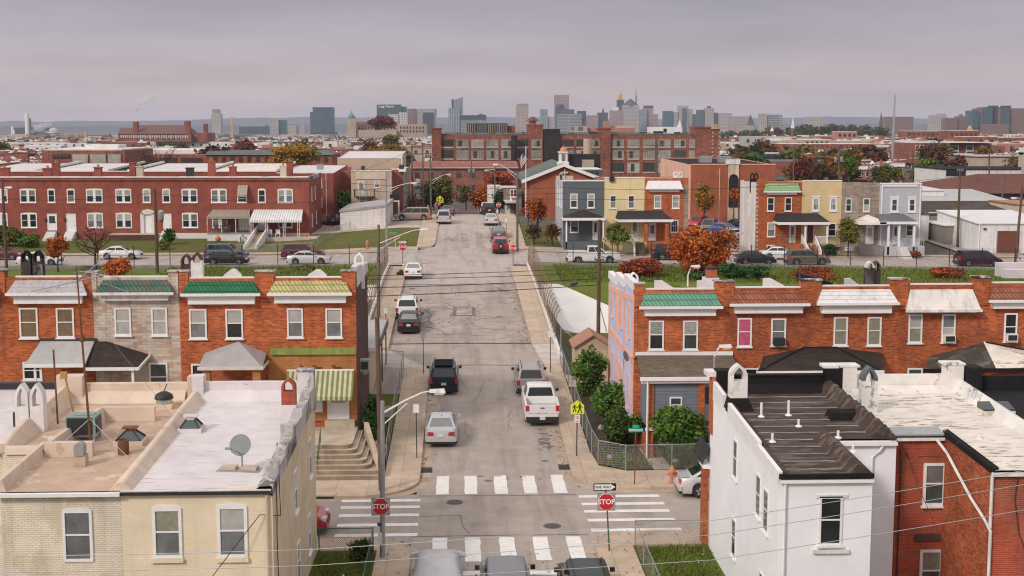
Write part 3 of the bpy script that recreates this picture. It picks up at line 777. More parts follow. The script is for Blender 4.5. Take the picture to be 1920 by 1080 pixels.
def skylight(par,x,y,z,w,d,frame,top=None):
 b=MB(frame);b.box(x-w/2-.08,x+w/2+.08,y-d/2-.08,y+d/2+.08,z-.1,z+.16)
 o=b.build('skylight',par)
 g=MB('glass_green','dark_metal');t=.16
 B_=[(x-w/2,y-d/2,z+.165),(x+w/2,y-d/2,z+.165),(x+w/2,y+d/2,z+.165),(x-w/2,y+d/2,z+.165)]
 T_=[(x-t,y-t,z+.45),(x+t,y-t,z+.45),(x+t,y+t,z+.45),(x-t,y+t,z+.45)]
 for k in range(4):
  g.poly([B_[k],B_[(k+1)%4],T_[(k+1)%4],T_[k]]);g.tube([V(B_[k])+V((0,0,.02)),V(T_[k])+V((0,0,.02))],.03,5,1)
 g.build('pane',o)
 c=MB(top or frame);c.box(x-.14,x+.14,y-.14,y+.14,z+.42,z+.56);c.box(x-.26,x+.26,y-.2,y+.2,z+.561,z+.61);c.build('vent_cap',o)
 return o
def vent_pipe(par,x,y,z,h,mat='white_paint',r=.05):
 b=MB(mat,'tar_gloss');b.lathe([(r*3,-.03),(r*2.6,.03),(r*1.2,.06)],(x,y,z),8,0);b.lathe([(r,0),(r,h),(r*.8,h+.01)],(x,y,z),8);b.build('vent_pipe',par)
def rz(y):return 6.2+(y-42)*.03
hA=thing('row_house','near cream painted brick row house with bright white roof','house',(-8.5,48,0),'near row houses seen from their rear')
AX0,AX1,AY0,AY1=-10.92,-6.12,42.0,54.6
walls(hA,[(AX0,AY0),(AX1,AY0),(AX1,AY1),(AX0,AY1)],-.1,[6.1,6.3,6.8,6.5],['brick_cream','stucco_cream'],[0,1,1,1])
b=MB('roof_white');b.hexa([(AX0,AY0-.1,rz(42)-.14),(AX1-.02,AY0-.1,rz(42)-.14),(AX1-.02,AY1-.3,rz(AY1)-.14),(AX0,AY1-.3,rz(AY1)-.14),(AX0,AY0-.1,rz(42)),(AX1-.02,AY0-.1,rz(42)),(AX1-.02,AY1-.3,rz(AY1)),(AX0,AY1-.3,rz(AY1))])
rA=b.build('roof',hA)
b=MB('black');b.box(AX0,AX1-.02,AY0-.17,AY0-.102,rz(42)-.13,rz(42)-.03);b.build('eave_edge',hA)
b=MB('coping_stained')
ys=[42.0,43.4,43.42,45.3,45.32,47.4,47.42,50,50.02,52.6,52.62,54.2];hs=[.16,.16,.34,.26,.46,.36,.62,.44,.66,.5,.72,.6]
for i in range(len(ys)-1):
 a,c=ys[i],ys[i+1];
 if c-a<.1:continue
 za,zc=rz(a)+hs[i],rz(c)+hs[i+1]
 b.hexa([(AX1-.5,a,rz(a)+.01),(AX1+.03,a,rz(a)-.25),(AX1+.03,c,rz(c)-.25),(AX1-.5,c,rz(c)+.01),(AX1-.3,a,za),(AX1+.03,a,za-.04),(AX1+.03,c,zc-.04),(AX1-.3,c,zc)])
b.box(AX1-.42,AX1+.04,43.3,43.55,rz(43),rz(43)+.55);b.box(AX1-.42,AX1+.04,47.3,47.6,rz(47),rz(47)+.75)
b.build('party_wall',hA,40)
b=MB('roof_white','coping_stained');b.box(AX0+.2,AX1-.3,54.28,54.62,6.3,7.32);b.hexa([(AX0+.2,53.9,rz(54)+.005),(AX1-.45,53.9,rz(54)+.005),(AX1-.45,54.3,6.5),(AX0+.2,54.3,6.5),(AX0+.2,54.1,6.9),(AX1-.45,54.1,6.9),(AX1-.45,54.29,7.0),(AX0+.2,54.29,7.0)])
b.build('parapet',hA)
b=MB('roof_white','coping_stained');b.box(AX1-.62,AX1-.2,54.05,54.64,6.3,7.78);b.box(AX1-.2,AX1+.04,54.04,54.65,6.1,7.8,1);b.box(AX1-.66,AX1+.06,54.0,54.68,7.801,7.86,1);b.build('pier',hA)
b=MB('roof_white','stucco_beige');b.box(AX0-.12,AX0+.35,54.05,54.64,6.3,7.62);b.box(AX0-.3,AX0-.125,54.05,54.64,6.3,7.6,1);b.build('pier',hA)
b=MB('brick_redwall','brick_redwall');gothic(b,-6.62,50.25,rz(50)+.75,.54,.4,1.02);b2=b.build('chimney',rA)
b=MB('roof_white');b.hexa([(-6.95,50.15,rz(50)),(-6.3,50.15,rz(50)),(-6.3,50.75,rz(50)),(-6.95,50.75,rz(50)),(-6.9,50.22,rz(50)+.76),(-6.34,50.22,rz(50)+.76),(-6.34,50.68,rz(50)+.76),(-6.9,50.68,rz(50)+.76)]);b.build('chimney_base',rA)
skylight(rA,-10.15,49.4,rz(49.4),.72,.7,'roof_white')
vent_pipe(rA,-6.5,46.1,rz(46),.42,'grey_metal',.03)
for(a,c,y0,y1,up,lo)in((288,340,952,1046,'curtain_green','blind_grey'),(409,463,948,1045,'blind','blind_grey')):
 pxwin(hA,a,c,y0,y1,42.0,up=up,lo=lo,fw=.1,d=.05,arch=.07,sill=False);b=MB('brick_cream');p=at((a+c)/2,y1,42.0);b.box(p.x-.52,p.x+.52,41.9,41.999,p.z-.14,p.z-.004);b.build('sill',hA)
for y,z in((47.8,3.75),(52.5,3.8),(48.3,.9),(51.8,.9)):
 window(hA,(AX1,y,z),.8,1.55,face=EAST,d=.04,lo='glass_dark')
pipe(hA,[(AX1-.17,41.92,6.1),(AX1-.17,41.92,0)],.05,'stucco_cream')
pipe(hA,[(AX1+.05,42.6,6.3),(AX1+.05,42.7,5.2),(AX1+.06,42.5,4.6),(AX1+.05,42.8,2.2),(AX1+.05,42.8,0)],.018,'black','cable')
pipe(hA,[(AX1+.04,43.4,6.3),(AX1+.05,43.5,5.0),(AX1+.2,42.4,5.2),(-6.5,41.85,5.4),(-7.3,41.6,4.4),(-8.9,40.5,2.4),(-10.2,39,0.5)],.014,'black','cable')
def sat_dish(lab,loc,r,yaw,pavers=True,arm=.55):
 t=thing('satellite_dish',lab,'satellite dish',loc,rot=yaw)
 b=MB('dish_grey');b.M=Matrix.Translation((0,0,arm+r*.8))@Matrix.Rotation(radians(68),4,'X')
 pr=[(0.001,-.1*r)]+[(r*k/7,-.1*r+.28*r*(k/7)**2)for k in range(1,8)]
 b.lathe(pr,(0,0,0),28);b.build('reflector',t,40)
 b=MB('galvanised');b.tube([(0,.1,0),(0,.1,arm),(0,.03,arm+r*.75)],.03,6);b.build('mast',t)
 b=MB('galvanised');b.tube([(0,-.05,arm+.05),(-.12,-.5*r-.35,arm+.25),(-.2,-r-.3,arm+r*.9)],.018,5);b.box(-.3,-.1,-r-.4,-r-.24,arm+r*.85,arm+r*1.05);b.build('feed_arm',t)
 if pavers:
  for x in(-.42,.3):
   b=MB('concrete_step','galvanised');b.box(x-.26,x+.26,-.2,.2,.03,.13);b.box(x-.36,x+.36,-.3,.3,.005,.025,1);b.build('ballast_block',t)
 return t
sat_dish('grey satellite dish on ballast blocks on the bright white roof',(-7.45,44.2,rz(44.2)),.37,radians(-8))
hB=thing('row_house','near whitish brick row house with weathered beige roof and old air conditioner','house',(-13.4,48,0),'near row houses seen from their rear')
BX0,BXW,BX1=-16.2,-14.75,-10.92
walls(hB,[(BXW,42.05),(BX1,42.05),(BX1,54.6),(BX0,54.6),(BX0,46.6),(BXW,46.6)],-.1,[6.05,6.05,6.5,6.5,6.3,6.3],['brick_whitish'],[0]*6)
b=MB('roof_beige')
b.poly([(BXW,41.95,rz(42)),(BX1,41.95,rz(42)),(BX1,46.6,rz(46.6)),(BXW,46.6,rz(46.6))]);b.poly([(BX0,46.6,rz(46.6)),(BX1,46.6,rz(46.6)),(BX1,54.4,rz(54.4)),(BX0,54.4,rz(54.4))])
rB=b.build('roof',hB)
gutter(hB,BXW-.2,BX1,41.93,6.17,d=.16)
b=MB('coping_beige');ridge(b,[(BX1,y,rz(y))for y in(42.0,43,46,50,54.2)],.26,[.26,.3,.34,.4,.45],0,.3);b.build('party_wall',hB,50)
b=MB('coping_beige');ridge(b,[(BXW,42.0,rz(42)),(BXW,44,rz(44)),(BXW,46.6,rz(46.6))],.22,.38,0,.1);ridge(b,[(BX0+.1,46.7,rz(46.7)),(BXW+.1,46.7,rz(46.7))],.2,.22,0,.1)
ridge(b,[(BX0,y,rz(y))for y in(46.7,47.5,49.2,51.5,54.2)],.3,[.3,.45,.55,.6,.7],0,.3);b.build('coping',hB,50)
b=MB('coping_beige');b.box(BX0+.2,BX1-.31,54.28,54.62,6.3,7.3);b.hexa([(BX0+.3,53.8,rz(54)),(BX1-.4,53.8,rz(54)),(BX1-.4,54.3,6.5),(BX0+.3,54.3,6.5),(BX0+.3,54.1,6.9),(BX1-.4,54.1,6.9),(BX1-.4,54.29,7.0),(BX0+.3,54.29,7.0)]);b.build('parapet',hB)
b=MB('coping_beige');b.box(BX0-.35,BX0+.75,54.0,54.66,6.2,7.66);b.build('pier',hB)
b=MB('worn_white','worn_white')
for x in(-16.4,-15.85):gothic(b,x,49.4,rz(49)+.05,.5,.45,1.8)
b.build('chimney',rB)
b=MB('coping_beige');b.box(-14.55,-12.9,46.0,46.3,rz(46),rz(46)+.5);ridge(b,[(-14.4,46.15,rz(46)),(-14.25,48.3,rz(48)),(-13.9,50.9,rz(51))],.28,.55,0,.1);b.box(-13.9,-11.85,50.9,51.15,rz(51),rz(51)+.55);b.build('curb_wall',rB,45)
skylight(rB,-12.0,47.75,rz(47.7),.9,.8,'coping_beige','rust')
b=MB('rust');b.lathe([(.2,0),(.2,.5),(.17,.52),(.17,.3)],(-11.9,46.3,rz(46.3)),12);b.build('stub_pipe',rB,40)
b=MB('grey_metal','concrete_step');b.box(-13.2,-12.8,44.75,45.15,rz(45),rz(45)+.38,1)
b.prism([(-13.15,44.7,rz(45)+.381)]+[(-13.0-.17*cos(pi*k/8),44.7,rz(45)+.62+.2*sin(pi*k/8))for k in range(9)]+[(-12.85,44.7,rz(45)+.381)],(0,.4,0));b.build('hood_vent',rB,40)
pxwin(hB,120,172,956,1053,42.05,up='blind_grey',lo='blind_grey',fw=.09,d=.05,arch=.07,sill=False)
t=thing('air_conditioner','pale green rooftop air conditioner with black grille on the beige roof','air conditioner',(-13.55,48.2,rz(48)))
z=rz(48)+.22;b=MB('paint_ac' if 'paint_ac' in MT else 'galvanised');b.box(-14.35,-13.3,47.9,48.8,z,z+.72);b.box(-14.1,-13.4,48.1,48.5,z+.721,z+.75);b.build('housing',t)
b=MB('black');b.box(-14.3,-13.4,47.87,47.897,z+.05,z+.67);b.build('front_grille',t)
b=MB('dark_metal');b.box(-13.296,-13.27,48.0,48.7,z+.1,z+.62);b.build('side_grille',t)
for x in(-14.3,-13.36):
 for y in(47.95,48.72):
  b=MB('galvanised');b.box(x-.04,x+.04,y-.04,y+.04,rz(y)-.02,z-.002);b.build('leg',t)
t=thing('roof_vent','round black dome roof vent on a low beige kerb near the back parapet','vent',(-11.95,53.0,rz(53)))
b=MB('coping_beige');b.box(-12.3,-11.6,52.7,53.4,rz(53)-.03,rz(53)+.2);b.build('base',t)
b=MB('galvanised');b.lathe([(.32,.2),(.32,.38)],(-11.95,53.05,rz(53)),16);b.build('collar',t)
b=MB('black');b.lathe([(.36,.38),(.38,.42),(.33,.56),(.16,.66),(.03,.68)],(-11.95,53.05,rz(53)),18);b.tube([(-11.95,53.05,rz(53)+.66),(-11.8,53.0,rz(53)+1.0)],.02,5);b.build('dome',t,50)
t=thing('television_aerial','tall rusty television aerial mast guyed to the beige roof','aerial',(-13.35,47.45,rz(47)))
zt=at(148,500,47.45).z;mx=-13.35;tx=at(144,520,47.45).x
b=MB('rust');b.tube([(mx,47.45,rz(47)),((mx+tx)/2,47.45,9.4),(tx,47.45,zt)],[.05,.04,.025],6);b.lathe([(.09,0),(.09,.22)],((mx+tx)/2-.02,47.45,10.15),8);b.build('mast',t)
zz=zt-.45;b=MB('grey_metal')
b.tube([(tx-1.5,47.2,zz-.38),(tx+.9,47.7,zz+.12)],.022,5)
for k in range(9):
 f=k/8;px_,py_,pz_=tx-1.5+2.4*f,47.2+.5*f,zz-.38+.5*f;l=.95-.6*f
 b.tube([(px_-.15*l,py_+l,pz_+.08),(px_+.15*l,py_-l,pz_-.08)],.009,4)
b.tube([(tx-.1,47.45,zz+.25),(tx+1.75,47.9,zz-.55)],.014,4);b.tube([(tx,47.45,zz+.3),(tx+1.6,47.0,zz+.12)],.014,4);b.tube([(tx+.2,47.4,zz+.1),(tx+1.05,48.6,zz+.95)],.016,4);b.build('antenna',t)
for q in((-14.4,46.6),(-11.6,45.7),(-11.3,51.5)):
 b=MB('grey_metal');b.tube([(mx,47.45,rz(47)+(1.0 if q[1]<47 else 5)),(q[0],q[1],rz(q[1])+.05)],.016 if q[1]<47 else .008,4);b.build('guy',t)
t=thing('rooftop_mast','short rusty mast with a leaning yellow strut near the white chimneys','mast',(-15.4,50.6,rz(50)))
b=MB('rust');b.tube([(-15.45,50.6,rz(50)-.02),(-15.5,50.6,rz(50)+2.9)],.035,6);b.build('pole',t)
b=MB('orange_strut' if 'orange_strut' in MT else 'awning_tan');b.tube([(-14.75,50.6,rz(50)),(-15.2,50.8,rz(50)+2.0)],.04,6);b.box(-15.32,-15.1,50.7,50.9,rz(50)+1.75,rz(50)+2.0);b.build('strut',t)
hC=thing('row_house','white roofed row house cut off by the left picture edge, beyond twin white chimneys','house',(-18.6,51,0),'near row houses seen from their rear')
walls(hC,[(-21.5,47),(-16.25,47),(-16.25,54.6),(-21.5,54.6)],-.1,[6.3,6.3,6.5,6.5],['brick_whitish'],[0]*4)
b=MB('roof_white');b.poly([(-21.5,47,6.36),(-16.25,47,6.36),(-16.25,54.4,6.58),(-21.5,54.4,6.58)]);b.build('roof',hC)
b=MB('roof_white','black');b.box(-21.5,-16.6,54.3,54.6,6.4,7.1);b.box(-21.5,-16.6,54.25,54.65,7.1,7.35,1);b.build('parapet',hC)
b=MB('black');b.box(-17.0,-16.75,50.2,50.5,6.4,7.0);b.build('vent_pipe',hC)
DX0,DXW,DX1=10.42,13.55,15.75;DY0,DYM,DY1=42.5,46.8,54.6
def rd(y):return 6.38+(y-42.5)*.035
hD=thing('row_house','near white painted corner row house with black tarred roof','house',(12.5,48,0),'near row houses seen from their rear')
walls(hD,[(DX0,DY0),(DXW,DY0),(DXW,DYM),(DX1,DYM),(DX1,DY1),(DX0,DY1)],-.1,[6.3,6.3,6.45,6.45,6.7,6.7],['stucco_white','brick_orange'],[0,0,0,0,1,0])
b=MB('roof_tar')
b.poly([(DX0,DY0-.1,rd(DY0)),(DXW,DY0-.1,rd(DY0)),(DXW,DYM,rd(DYM)),(DX0,DYM,rd(DYM))]);b.poly([(DX0,DYM,rd(DYM)),(DX1,DYM-.1,rd(DYM)),(DX1,DY1-.3,rd(DY1)),(DX0,DY1-.3,rd(DY1))])
rD=b.build('roof',hD)
y=DY0+.5;k=0
while y<54:
 b=MB('seam_grey' if 'seam_grey' in MT else 'roof_black');x1=(DXW if y<DYM else DX1)-.25
 b.add([(DX0+.3+(x1-DX0-.3)*q/12,y+e+.04*sin(q*1.7+k),rd(y)+.012+.03*(abs(e)<.001))for e in(-.05,0,.05)for q in range(13)],[(r_*13+q,r_*13+q+1,r_*13+14+q,r_*13+13+q)for r_ in range(2)for q in range(12)])
 b.build('roof_seam',rD,60);y+=.92;k+=1
def wavy(par,x,y0,y1,f,hh,name):
 b=MB('roof_tar');P,H=[],[];n=int((y1-y0)*8)
 for k in range(n+1):
  y=y0+(y1-y0)*k/n;w=.5+.5*cos(2*pi*(y-DY0-.5)/.92)
  P.append((x-.38-.07*w,y,f(y)));H.append(hh*(.82+.25*w))
 ridge(b,P,.26,H,0,.34);return b.build(name,par,60)
wavy(hD,DX1-.05,DYM,54.2,rd,.5,'party_wall');wavy(hD,DXW-.05,DY0-.05,DYM-.1,rd,.38,'party_wall')
b=MB('white_paint','roof_tar')
for a,c,ha,hc in((DY0,45.6,.10,.12),(45.6,50.9,.26,.34),(51.9,54.4,.42,.5)):
 b.hexa([(DX0-.03,a,rd(a)-.3),(DX0+.22,a,rd(a)-.05),(DX0+.22,c,rd(c)-.05),(DX0-.03,c,rd(c)-.3),(DX0-.03,a,rd(a)+ha),(DX0+.12,a,rd(a)+ha),(DX0+.12,c,rd(c)+hc),(DX0-.03,c,rd(c)+hc)])
 b.hexa([(DX0+.121,a,rd(a)-.05),(DX0+.5,a,rd(a)-.02),(DX0+.5,c,rd(c)-.02),(DX0+.121,c,rd(c)-.05),(DX0+.121,a,rd(a)+ha-.01),(DX0+.2,a,rd(a)+ha-.03),(DX0+.2,c,rd(c)+hc-.03),(DX0+.121,c,rd(c)+hc-.01)],1)
b.build('coping',hD)
b=MB('tar_gloss','worn_white');b.box(DX0+.7,DX1-.6,54.3,54.62,6.5,7.42);b.box(DX0+.7,DX1-.6,54.26,54.66,7.421,7.47);b.hexa([(DX0+.6,53.7,rd(53.7)),(DX1-.3,53.7,rd(53.7)),(DX1-.3,54.3,6.6),(DX0+.6,54.3,6.6),(DX0+.6,54.0,7.0),(DX1-.3,54.0,7.0),(DX1-.3,54.28,7.1),(DX0+.6,54.28,7.1)]);b.build('parapet',hD)
b=MB('tar_gloss','worn_white','brick_orange');b.box(DX0+.1,DX0+.72,53.95,54.62,6.4,7.72);b.box(DX0-.06,DX0+.098,54.0,54.64,5.0,7.45,2);b.box(DX0-.28,DX0+.14,54.0,54.8,7.46,7.66,1);b.build('pier',hD)
b=MB('tar_gloss','worn_white');b.box(DX1-.62,DX1+.02,53.95,54.6,6.4,7.78);b.box(DX1-.75,DX1-.1,54.0,54.7,7.781,7.9,1);b.build('pier',hD)
b=MB('white_tarred','worn_white');gothic(b,DX0+.42,51.0,rd(51)+.45,.68,.5,1.38);b.build('chimney',rD)
b=MB('tar_gloss');b.hexa([(DX0-.0,50.8,rd(51)),(DX0+1.0,50.8,rd(51)),(DX0+1.0,51.8,rd(51)),(DX0-.0,51.8,rd(51)),(DX0+.06,50.97,rd(51)+.5),(DX0+.8,50.97,rd(51)+.5),(DX0+.8,51.55,rd(51)+.5),(DX0+.06,51.55,rd(51)+.5)]);b.build('chimney_flashing',rD)
for(px_,py0,py1,hh)in((1427,795,766,.55),(1478,793,765,.58),(1497,812,798,.26),(1448,838,822,.3),(1571,832,820,.26),(1635,790,769,.42),(1599,856,844,.24)):
 Y=2500*(17.8-6.6)/(py0-235);p=at(px_,py0,Y);vent_pipe(rD,min(p.x,DX1-.4),Y,rd(Y),hh)
b=MB('tar_gloss');b.hexa([(14.0,49.3,rd(49)),(15.3,49.3,rd(49)),(15.3,50.1,rd(50)),(14.0,50.1,rd(50)),(14.1,49.4,rd(49)+.3),(15.2,49.4,rd(49)+.3),(15.2,50.0,rd(50)+.3),(14.1,50.0,rd(50)+.3)]);b.build('roof_hatch',rD)
b=MB('tar_gloss');b.box(DX0,DXW,DY0-.17,DY0-.04,rd(DY0)-.12,rd(DY0)+.03);b.build('eave_edge',hD)
gutter(hD,DX0+.02,DXW,DY0-.02,6.22,d=.15);gutter(hD,DXW+.02,DX1,DYM-.02,6.4,d=.15)
pipe(hD,[(DX0+.2,DY0-.07,6.15),(DX0+.2,DY0-.07,0)],.055)
pipe(hD,[(DX1-.5,DYM-.1,6.32),(DX1-.62,DYM-.08,6.1),(DX1-.9,DYM-.07,5.85),(DX1-.92,DYM-.07,0)],.055)
pxwin(hD,1534,1580,930,1022,DY0,up='glass_dark',lo='glass_dark',fw=.07,d=.05)
b=MB('worn_white');p=at(1557,1024,DY0);b.box(p.x-.6,p.x+.6,DY0-.12,DY0,p.z-.22,p.z-.1);b.box(p.x-.52,p.x+.52,DY0-.05,DY0,p.z+1.66,p.z+1.76);b.build('window_surround',hD)
for y,z in((44.2,3.9),(45.4,4.1),(49.4,4.4),(43.8,.8),(44.6,.8),(49.4,1.3)):
 window(hD,(DX0,y,z),.75,1.5,face=WEST,up='glass_dark',lo='glass_dark',d=.03)
b=MB('brick_orange','white_paint','shingle_dark');b.box(DX0-.25,DX0-.04,54.5,55.2,-.05,3.6);b.box(DX0-.3,DX0,54.4,55.3,3.45,3.62,1);b.hexa([(DX0-.35,54.4,3.63),(DX0-.05,54.4,4.3),(DX0-.05,56.6,4.3),(DX0-.35,56.6,3.63),(DX0-.35,54.4,3.7),(DX0-.05,54.4,4.4),(DX0-.05,56.6,4.4),(DX0-.35,56.6,3.7)],2);b.build('porch',hD)
EX0,EXW,EX1=15.78,17.75,20.8
hE=thing('row_house','near red brick row house with worn white roof and light well','house',(18.3,48,0),'near row houses seen from their rear')
walls(hE,[(EX0,47.4),(EXW,47.4),(EXW,42.8),(EX1,42.8),(EX1,54.6),(EX0,54.6)],-.1,[6.45,6.5,6.3,6.3,6.7,6.7],['brick_redwall','brick_orange2'],[0,1,0,0,1,0])
b=MB('roof_white_worn');b.poly([(EX0,47.3,rd(47.3)+.02),(EXW,47.3,rd(47.3)+.02),(EXW,42.7,rd(42.7)),(EX1,42.7,rd(42.7)),(EX1,47.3,rd(47.3)+.02)]);b.poly([(EX0,47.3,rd(47.3)+.02),(EX1,47.3,rd(47.3)+.02),(EX1,54.4,rd(54.4)),(EX0,54.4,rd(54.4))])
rE=b.build('roof',hE)
gutter(hE,EX0+.02,EXW-.05,47.38,6.42,'worn_white',d=.15);gutter(hE,EXW-.1,EX1,42.78,6.3,'worn_white',d=.15)
b=MB('galvanised');b.hexa([(EX0+.02,47.2,6.5),(EXW-.1,47.2,6.5),(EXW-.1,47.9,6.62),(EX0+.02,47.9,6.62),(EX0+.02,47.2,6.56),(EXW-.1,47.2,6.56),(EXW-.1,47.9,6.7),(EX0+.02,47.9,6.7)]);b.build('flashing',hE)
b=MB('tar_gloss');b.hexa([(EXW-.06,42.75,6.22),(EXW+.12,42.75,6.22),(EXW+.12,47.5,6.45),(EXW-.06,47.5,6.45),(EXW-.06,42.75,6.42),(EXW+.12,42.75,6.48),(EXW+.12,47.5,6.7),(EXW-.06,47.5,6.66)]);b.build('roof_edge',hE)
b=MB('white_tarred');ridge(b,[(EX1-.05,y,rd(y))for y in(42.8,45,48,51,54.2)],.24,[.3,.34,.4,.45,.5],0,.25);b.build('party_wall',hE,50)
b=MB('white_tarred');b.box(EX0+.3,EX1-.3,54.3,54.62,6.5,7.42);b.hexa([(EX0+.4,53.6,rd(53.6)),(EX1-.3,53.6,rd(53.6)),(EX1-.3,54.3,6.6),(EX0+.4,54.3,6.6),(EX0+.4,54.0,6.9),(EX1-.3,54.0,6.9),(EX1-.3,54.28,7.0),(EX0+.4,54.28,7.0)]);b.build('parapet',hE)
b=MB('white_tarred','worn_white');b.box(EX0+.03,EX0+.62,53.97,54.66,6.4,7.82);b.box(EX0-.1,EX0+.74,53.94,54.7,7.821,7.9,1);b.build('pier',hE)
b=MB('white_tarred');b.box(EX1-.6,EX1+.1,53.97,54.66,6.4,7.88);b.box(EX1-.74,EX1+.16,53.94,54.7,7.881,7.96);b.build('pier',hE)
b=MB('white_tarred','paint_slate');gothic(b,15.85,50.4,rd(50)+.1,.62,.5,1.75);b.build('chimney',rE)
for(px_,py0,hh)in((1822,772,.38),(1906,770,.5),(1836,836,.14)):
 Y=2500*(17.8-6.6)/(py0-235);p=at(px_,py0,Y);vent_pipe(rE,min(p.x,EX1-.3),Y,rd(Y),hh,'worn_white',.06)
b=MB('roof_white_worn');xs,Y=at(1866,790,50.2).x,50.2;b.box(xs-.62,xs+.62,Y-.4,Y+.4,rd(Y)-.05,rd(Y)+.18);o=b.build('skylight',rE)
b=MB('glass_dark','galvanised');b.hexa([(xs-.6,Y-.38,rd(Y)+.182),(xs+.6,Y-.38,rd(Y)+.182),(xs+.6,Y+.38,rd(Y)+.185),(xs-.6,Y+.38,rd(Y)+.185),(xs-.6,Y-.36,rd(Y)+.25),(xs+.6,Y-.36,rd(Y)+.25),(xs+.6,Y+.36,rd(Y)+.42),(xs-.6,Y+.36,rd(Y)+.42)]);b.box(xs-.03,xs+.03,Y-.37,Y+.37,rd(Y)+.255,rd(Y)+.3,1);b.build('pane',o)
pxwin(hE,1729,1774,868,948,47.4,up='blind_grey',lo='glass_green',fw=.1,d=.06)
pxwin(hE,1722,1768,1030,1112,47.4,up='curtain_green',lo='glass_green',fw=.1,d=.06)
for z in(6.0,2.75):
 b=MB('brick_dark' if z<3 else 'brick_redwall');p=at(1750,900,47.4);b.box(p.x-.62,p.x+.62,47.37,47.4,z-.3,z);b.build('lintel',hE)
pipe(hE,[(EXW-.35,47.3,6.35),(EXW-.2,46.6,6.0),(EXW-.12,44.4,4.95),(EXW-.1,43.2,4.55),(EXW-.08,42.72,4.3),(EXW-.08,42.72,0)],.055,'worn_white')
pipe(hE,[(EXW-.1,42.72,6.2),(EXW-.1,42.72,4.4)],.055,'worn_white')
pipe(hE,[(EX0+.3,47.33,6.0),(EX0+.34,47.33,5.2),(EX0+.33,47.33,0)],.025,'dark_metal','conduit')
pipe(hE,[(EX0+.5,47.32,5.9),(EX0+.95,47.1,4.6),(EXW-.3,45.2,2.2),(EXW-.2,44,.5)],.012,'black','cable')
pipe(hE,[(EXW+.8,42.74,6.3),(EXW+.7,42.74,5.4),(EXW+.9,42.74,4.2),(EXW+1.4,42.74,3.0)],.016,'dark_metal','cable')
hF=thing('row_house','black roofed row house cut off by the right picture edge','house',(23.5,48,0),'near row houses seen from their rear')
walls(hF,[(EX1+.03,42.8),(26,42.8),(26,54.6),(EX1+.03,54.6)],-.1,[6.3]*4,['brick_orange2'],[0]*4)
b=MB('roof_black');b.poly([(EX1+.03,42.8,6.35),(26,42.8,6.35),(26,54.5,6.75),(EX1+.03,54.5,6.75)]);b.build('roof',hF)
b=MB('roof_black','coping_stained');b.box(EX1+.4,26,54.3,54.6,6.4,7.35);b.build('parapet',hF)
b=MB('roof_black');b.box(EX1+.18,EX1+.85,53.9,54.62,6.4,7.8);b.build('pier',hF)
YF=71.5
def pier(par,x0,x1,z0,z1,mats,y0=YF-.06,d=.6,cap='coping_stained'):
 b=MB(*mats,cap);n=len(mats)
 for k in range(n):b.box(x0+(x1-x0)*k/n,x0+(x1-x0)*(k+1)/n-(.002 if k<n-1 else 0),y0,y0+d,z0,z1,k)
 b.box(x0-.06,x1+.06,y0-.06,y0+d+.06,z1+.001,z1+.07,n);return b.build('pier',par)
def mansard(par,x0,x1,zb,zt,mat,zf,worn=False,inset=.42):
 b=MB(mat);y=YF
 lo=[(x0,y-.5,zb),(x1,y-.5,zb)];hi=[(x0+inset,y+.12,zt),(x1-inset,y+.12,zt)]
 b.poly([lo[0],lo[1],hi[1],hi[0]]);b.poly([lo[0],hi[0],(x0+.1,y+.12,zb)]);b.poly([lo[1],(x1-.1,y+.12,zb),hi[1]]);b.poly([lo[0],(x0+.1,y,zb),(x1-.1,y,zb),lo[1]])
 m=b.build('mansard',par)
 b=MB('worn_white' if worn else 'white_paint');b.box(x0-.04,x1+.04,y-.6,y-.45,zb-.12,zb+.02);b.build('gutter',m)
 b=MB('worn_white' if worn else 'white_paint');b.box(x0+.3,x1-.3,y-.3,y-.002,zf,zb-.004);b.box(x0+.22,x1-.22,y-.38,y-.302,zb-.2,zb-.005);b.box(x0+.3,x1-.3,y-.34,y-.301,zf,zf+.1);b.build('cornice',par)
 b=MB('white_paint');b.box(x0+inset-.08,x1-inset+.08,y+.05,y+.25,zt-.02,zt+.07);b.build('ridge_cap',m)
 return m
def soldier(par,x0,x1,z,mat='brick_orange2'):
 b=MB(mat);b.box(x0,x1,YF-.006,YF+.01,z-.28,z);return b.build('brick_course',par)
def row_front(label,pa,pb,Yb,wallm,tile,ym,wins,zb,roofm='roof_white',worn=False,rollw=True):
 """pa, pb: house edges in picture pixels at the facade depth; ym: mansard top, eave and fascia rows"""
 pc=(pa+pb)/2;xa,xb=at(pa,600,YF).x,at(pb,600,YF).x
 zt,ze,zf=at(pc,ym[0],YF).z,at(pc,ym[1],YF-.5).z,at(pc,ym[2],YF).z
 h=thing('row_house',label,'house',((xa+xb)/2,YF,zb),'row houses along the side street');dr=.95 if Yb<82 else 1.4
 side=wallm[1]if isinstance(wallm,tuple)else wallm;wm=wallm[0]if isinstance(wallm,tuple)else wallm
 walls(h,[(xa,YF),(xb,YF),(xb,Yb),(xa,Yb)],-.3,[zt,zt,zt-dr,zt-dr],[wm,side],[0,1,0,1])
 b=MB(roofm);b.poly([(xa,YF+.1,zt-.12),(xb,YF+.1,zt-.12),(xb,Yb-.1,zt-dr-.1),(xa,Yb-.1,zt-dr-.1)]);r_=b.build('roof',h)
 m=mansard(h,xa+.22,xb-.22,ze,zt,tile,zf,worn)
 for(x0,x1,y0,y1,up,lo)in wins:pxwin(h,x0,x1,y0,y1,YF,up=up,lo=lo,fw=.085,d=.06,ac=None)
 return h,r_,xa,xb,zt
HL={}
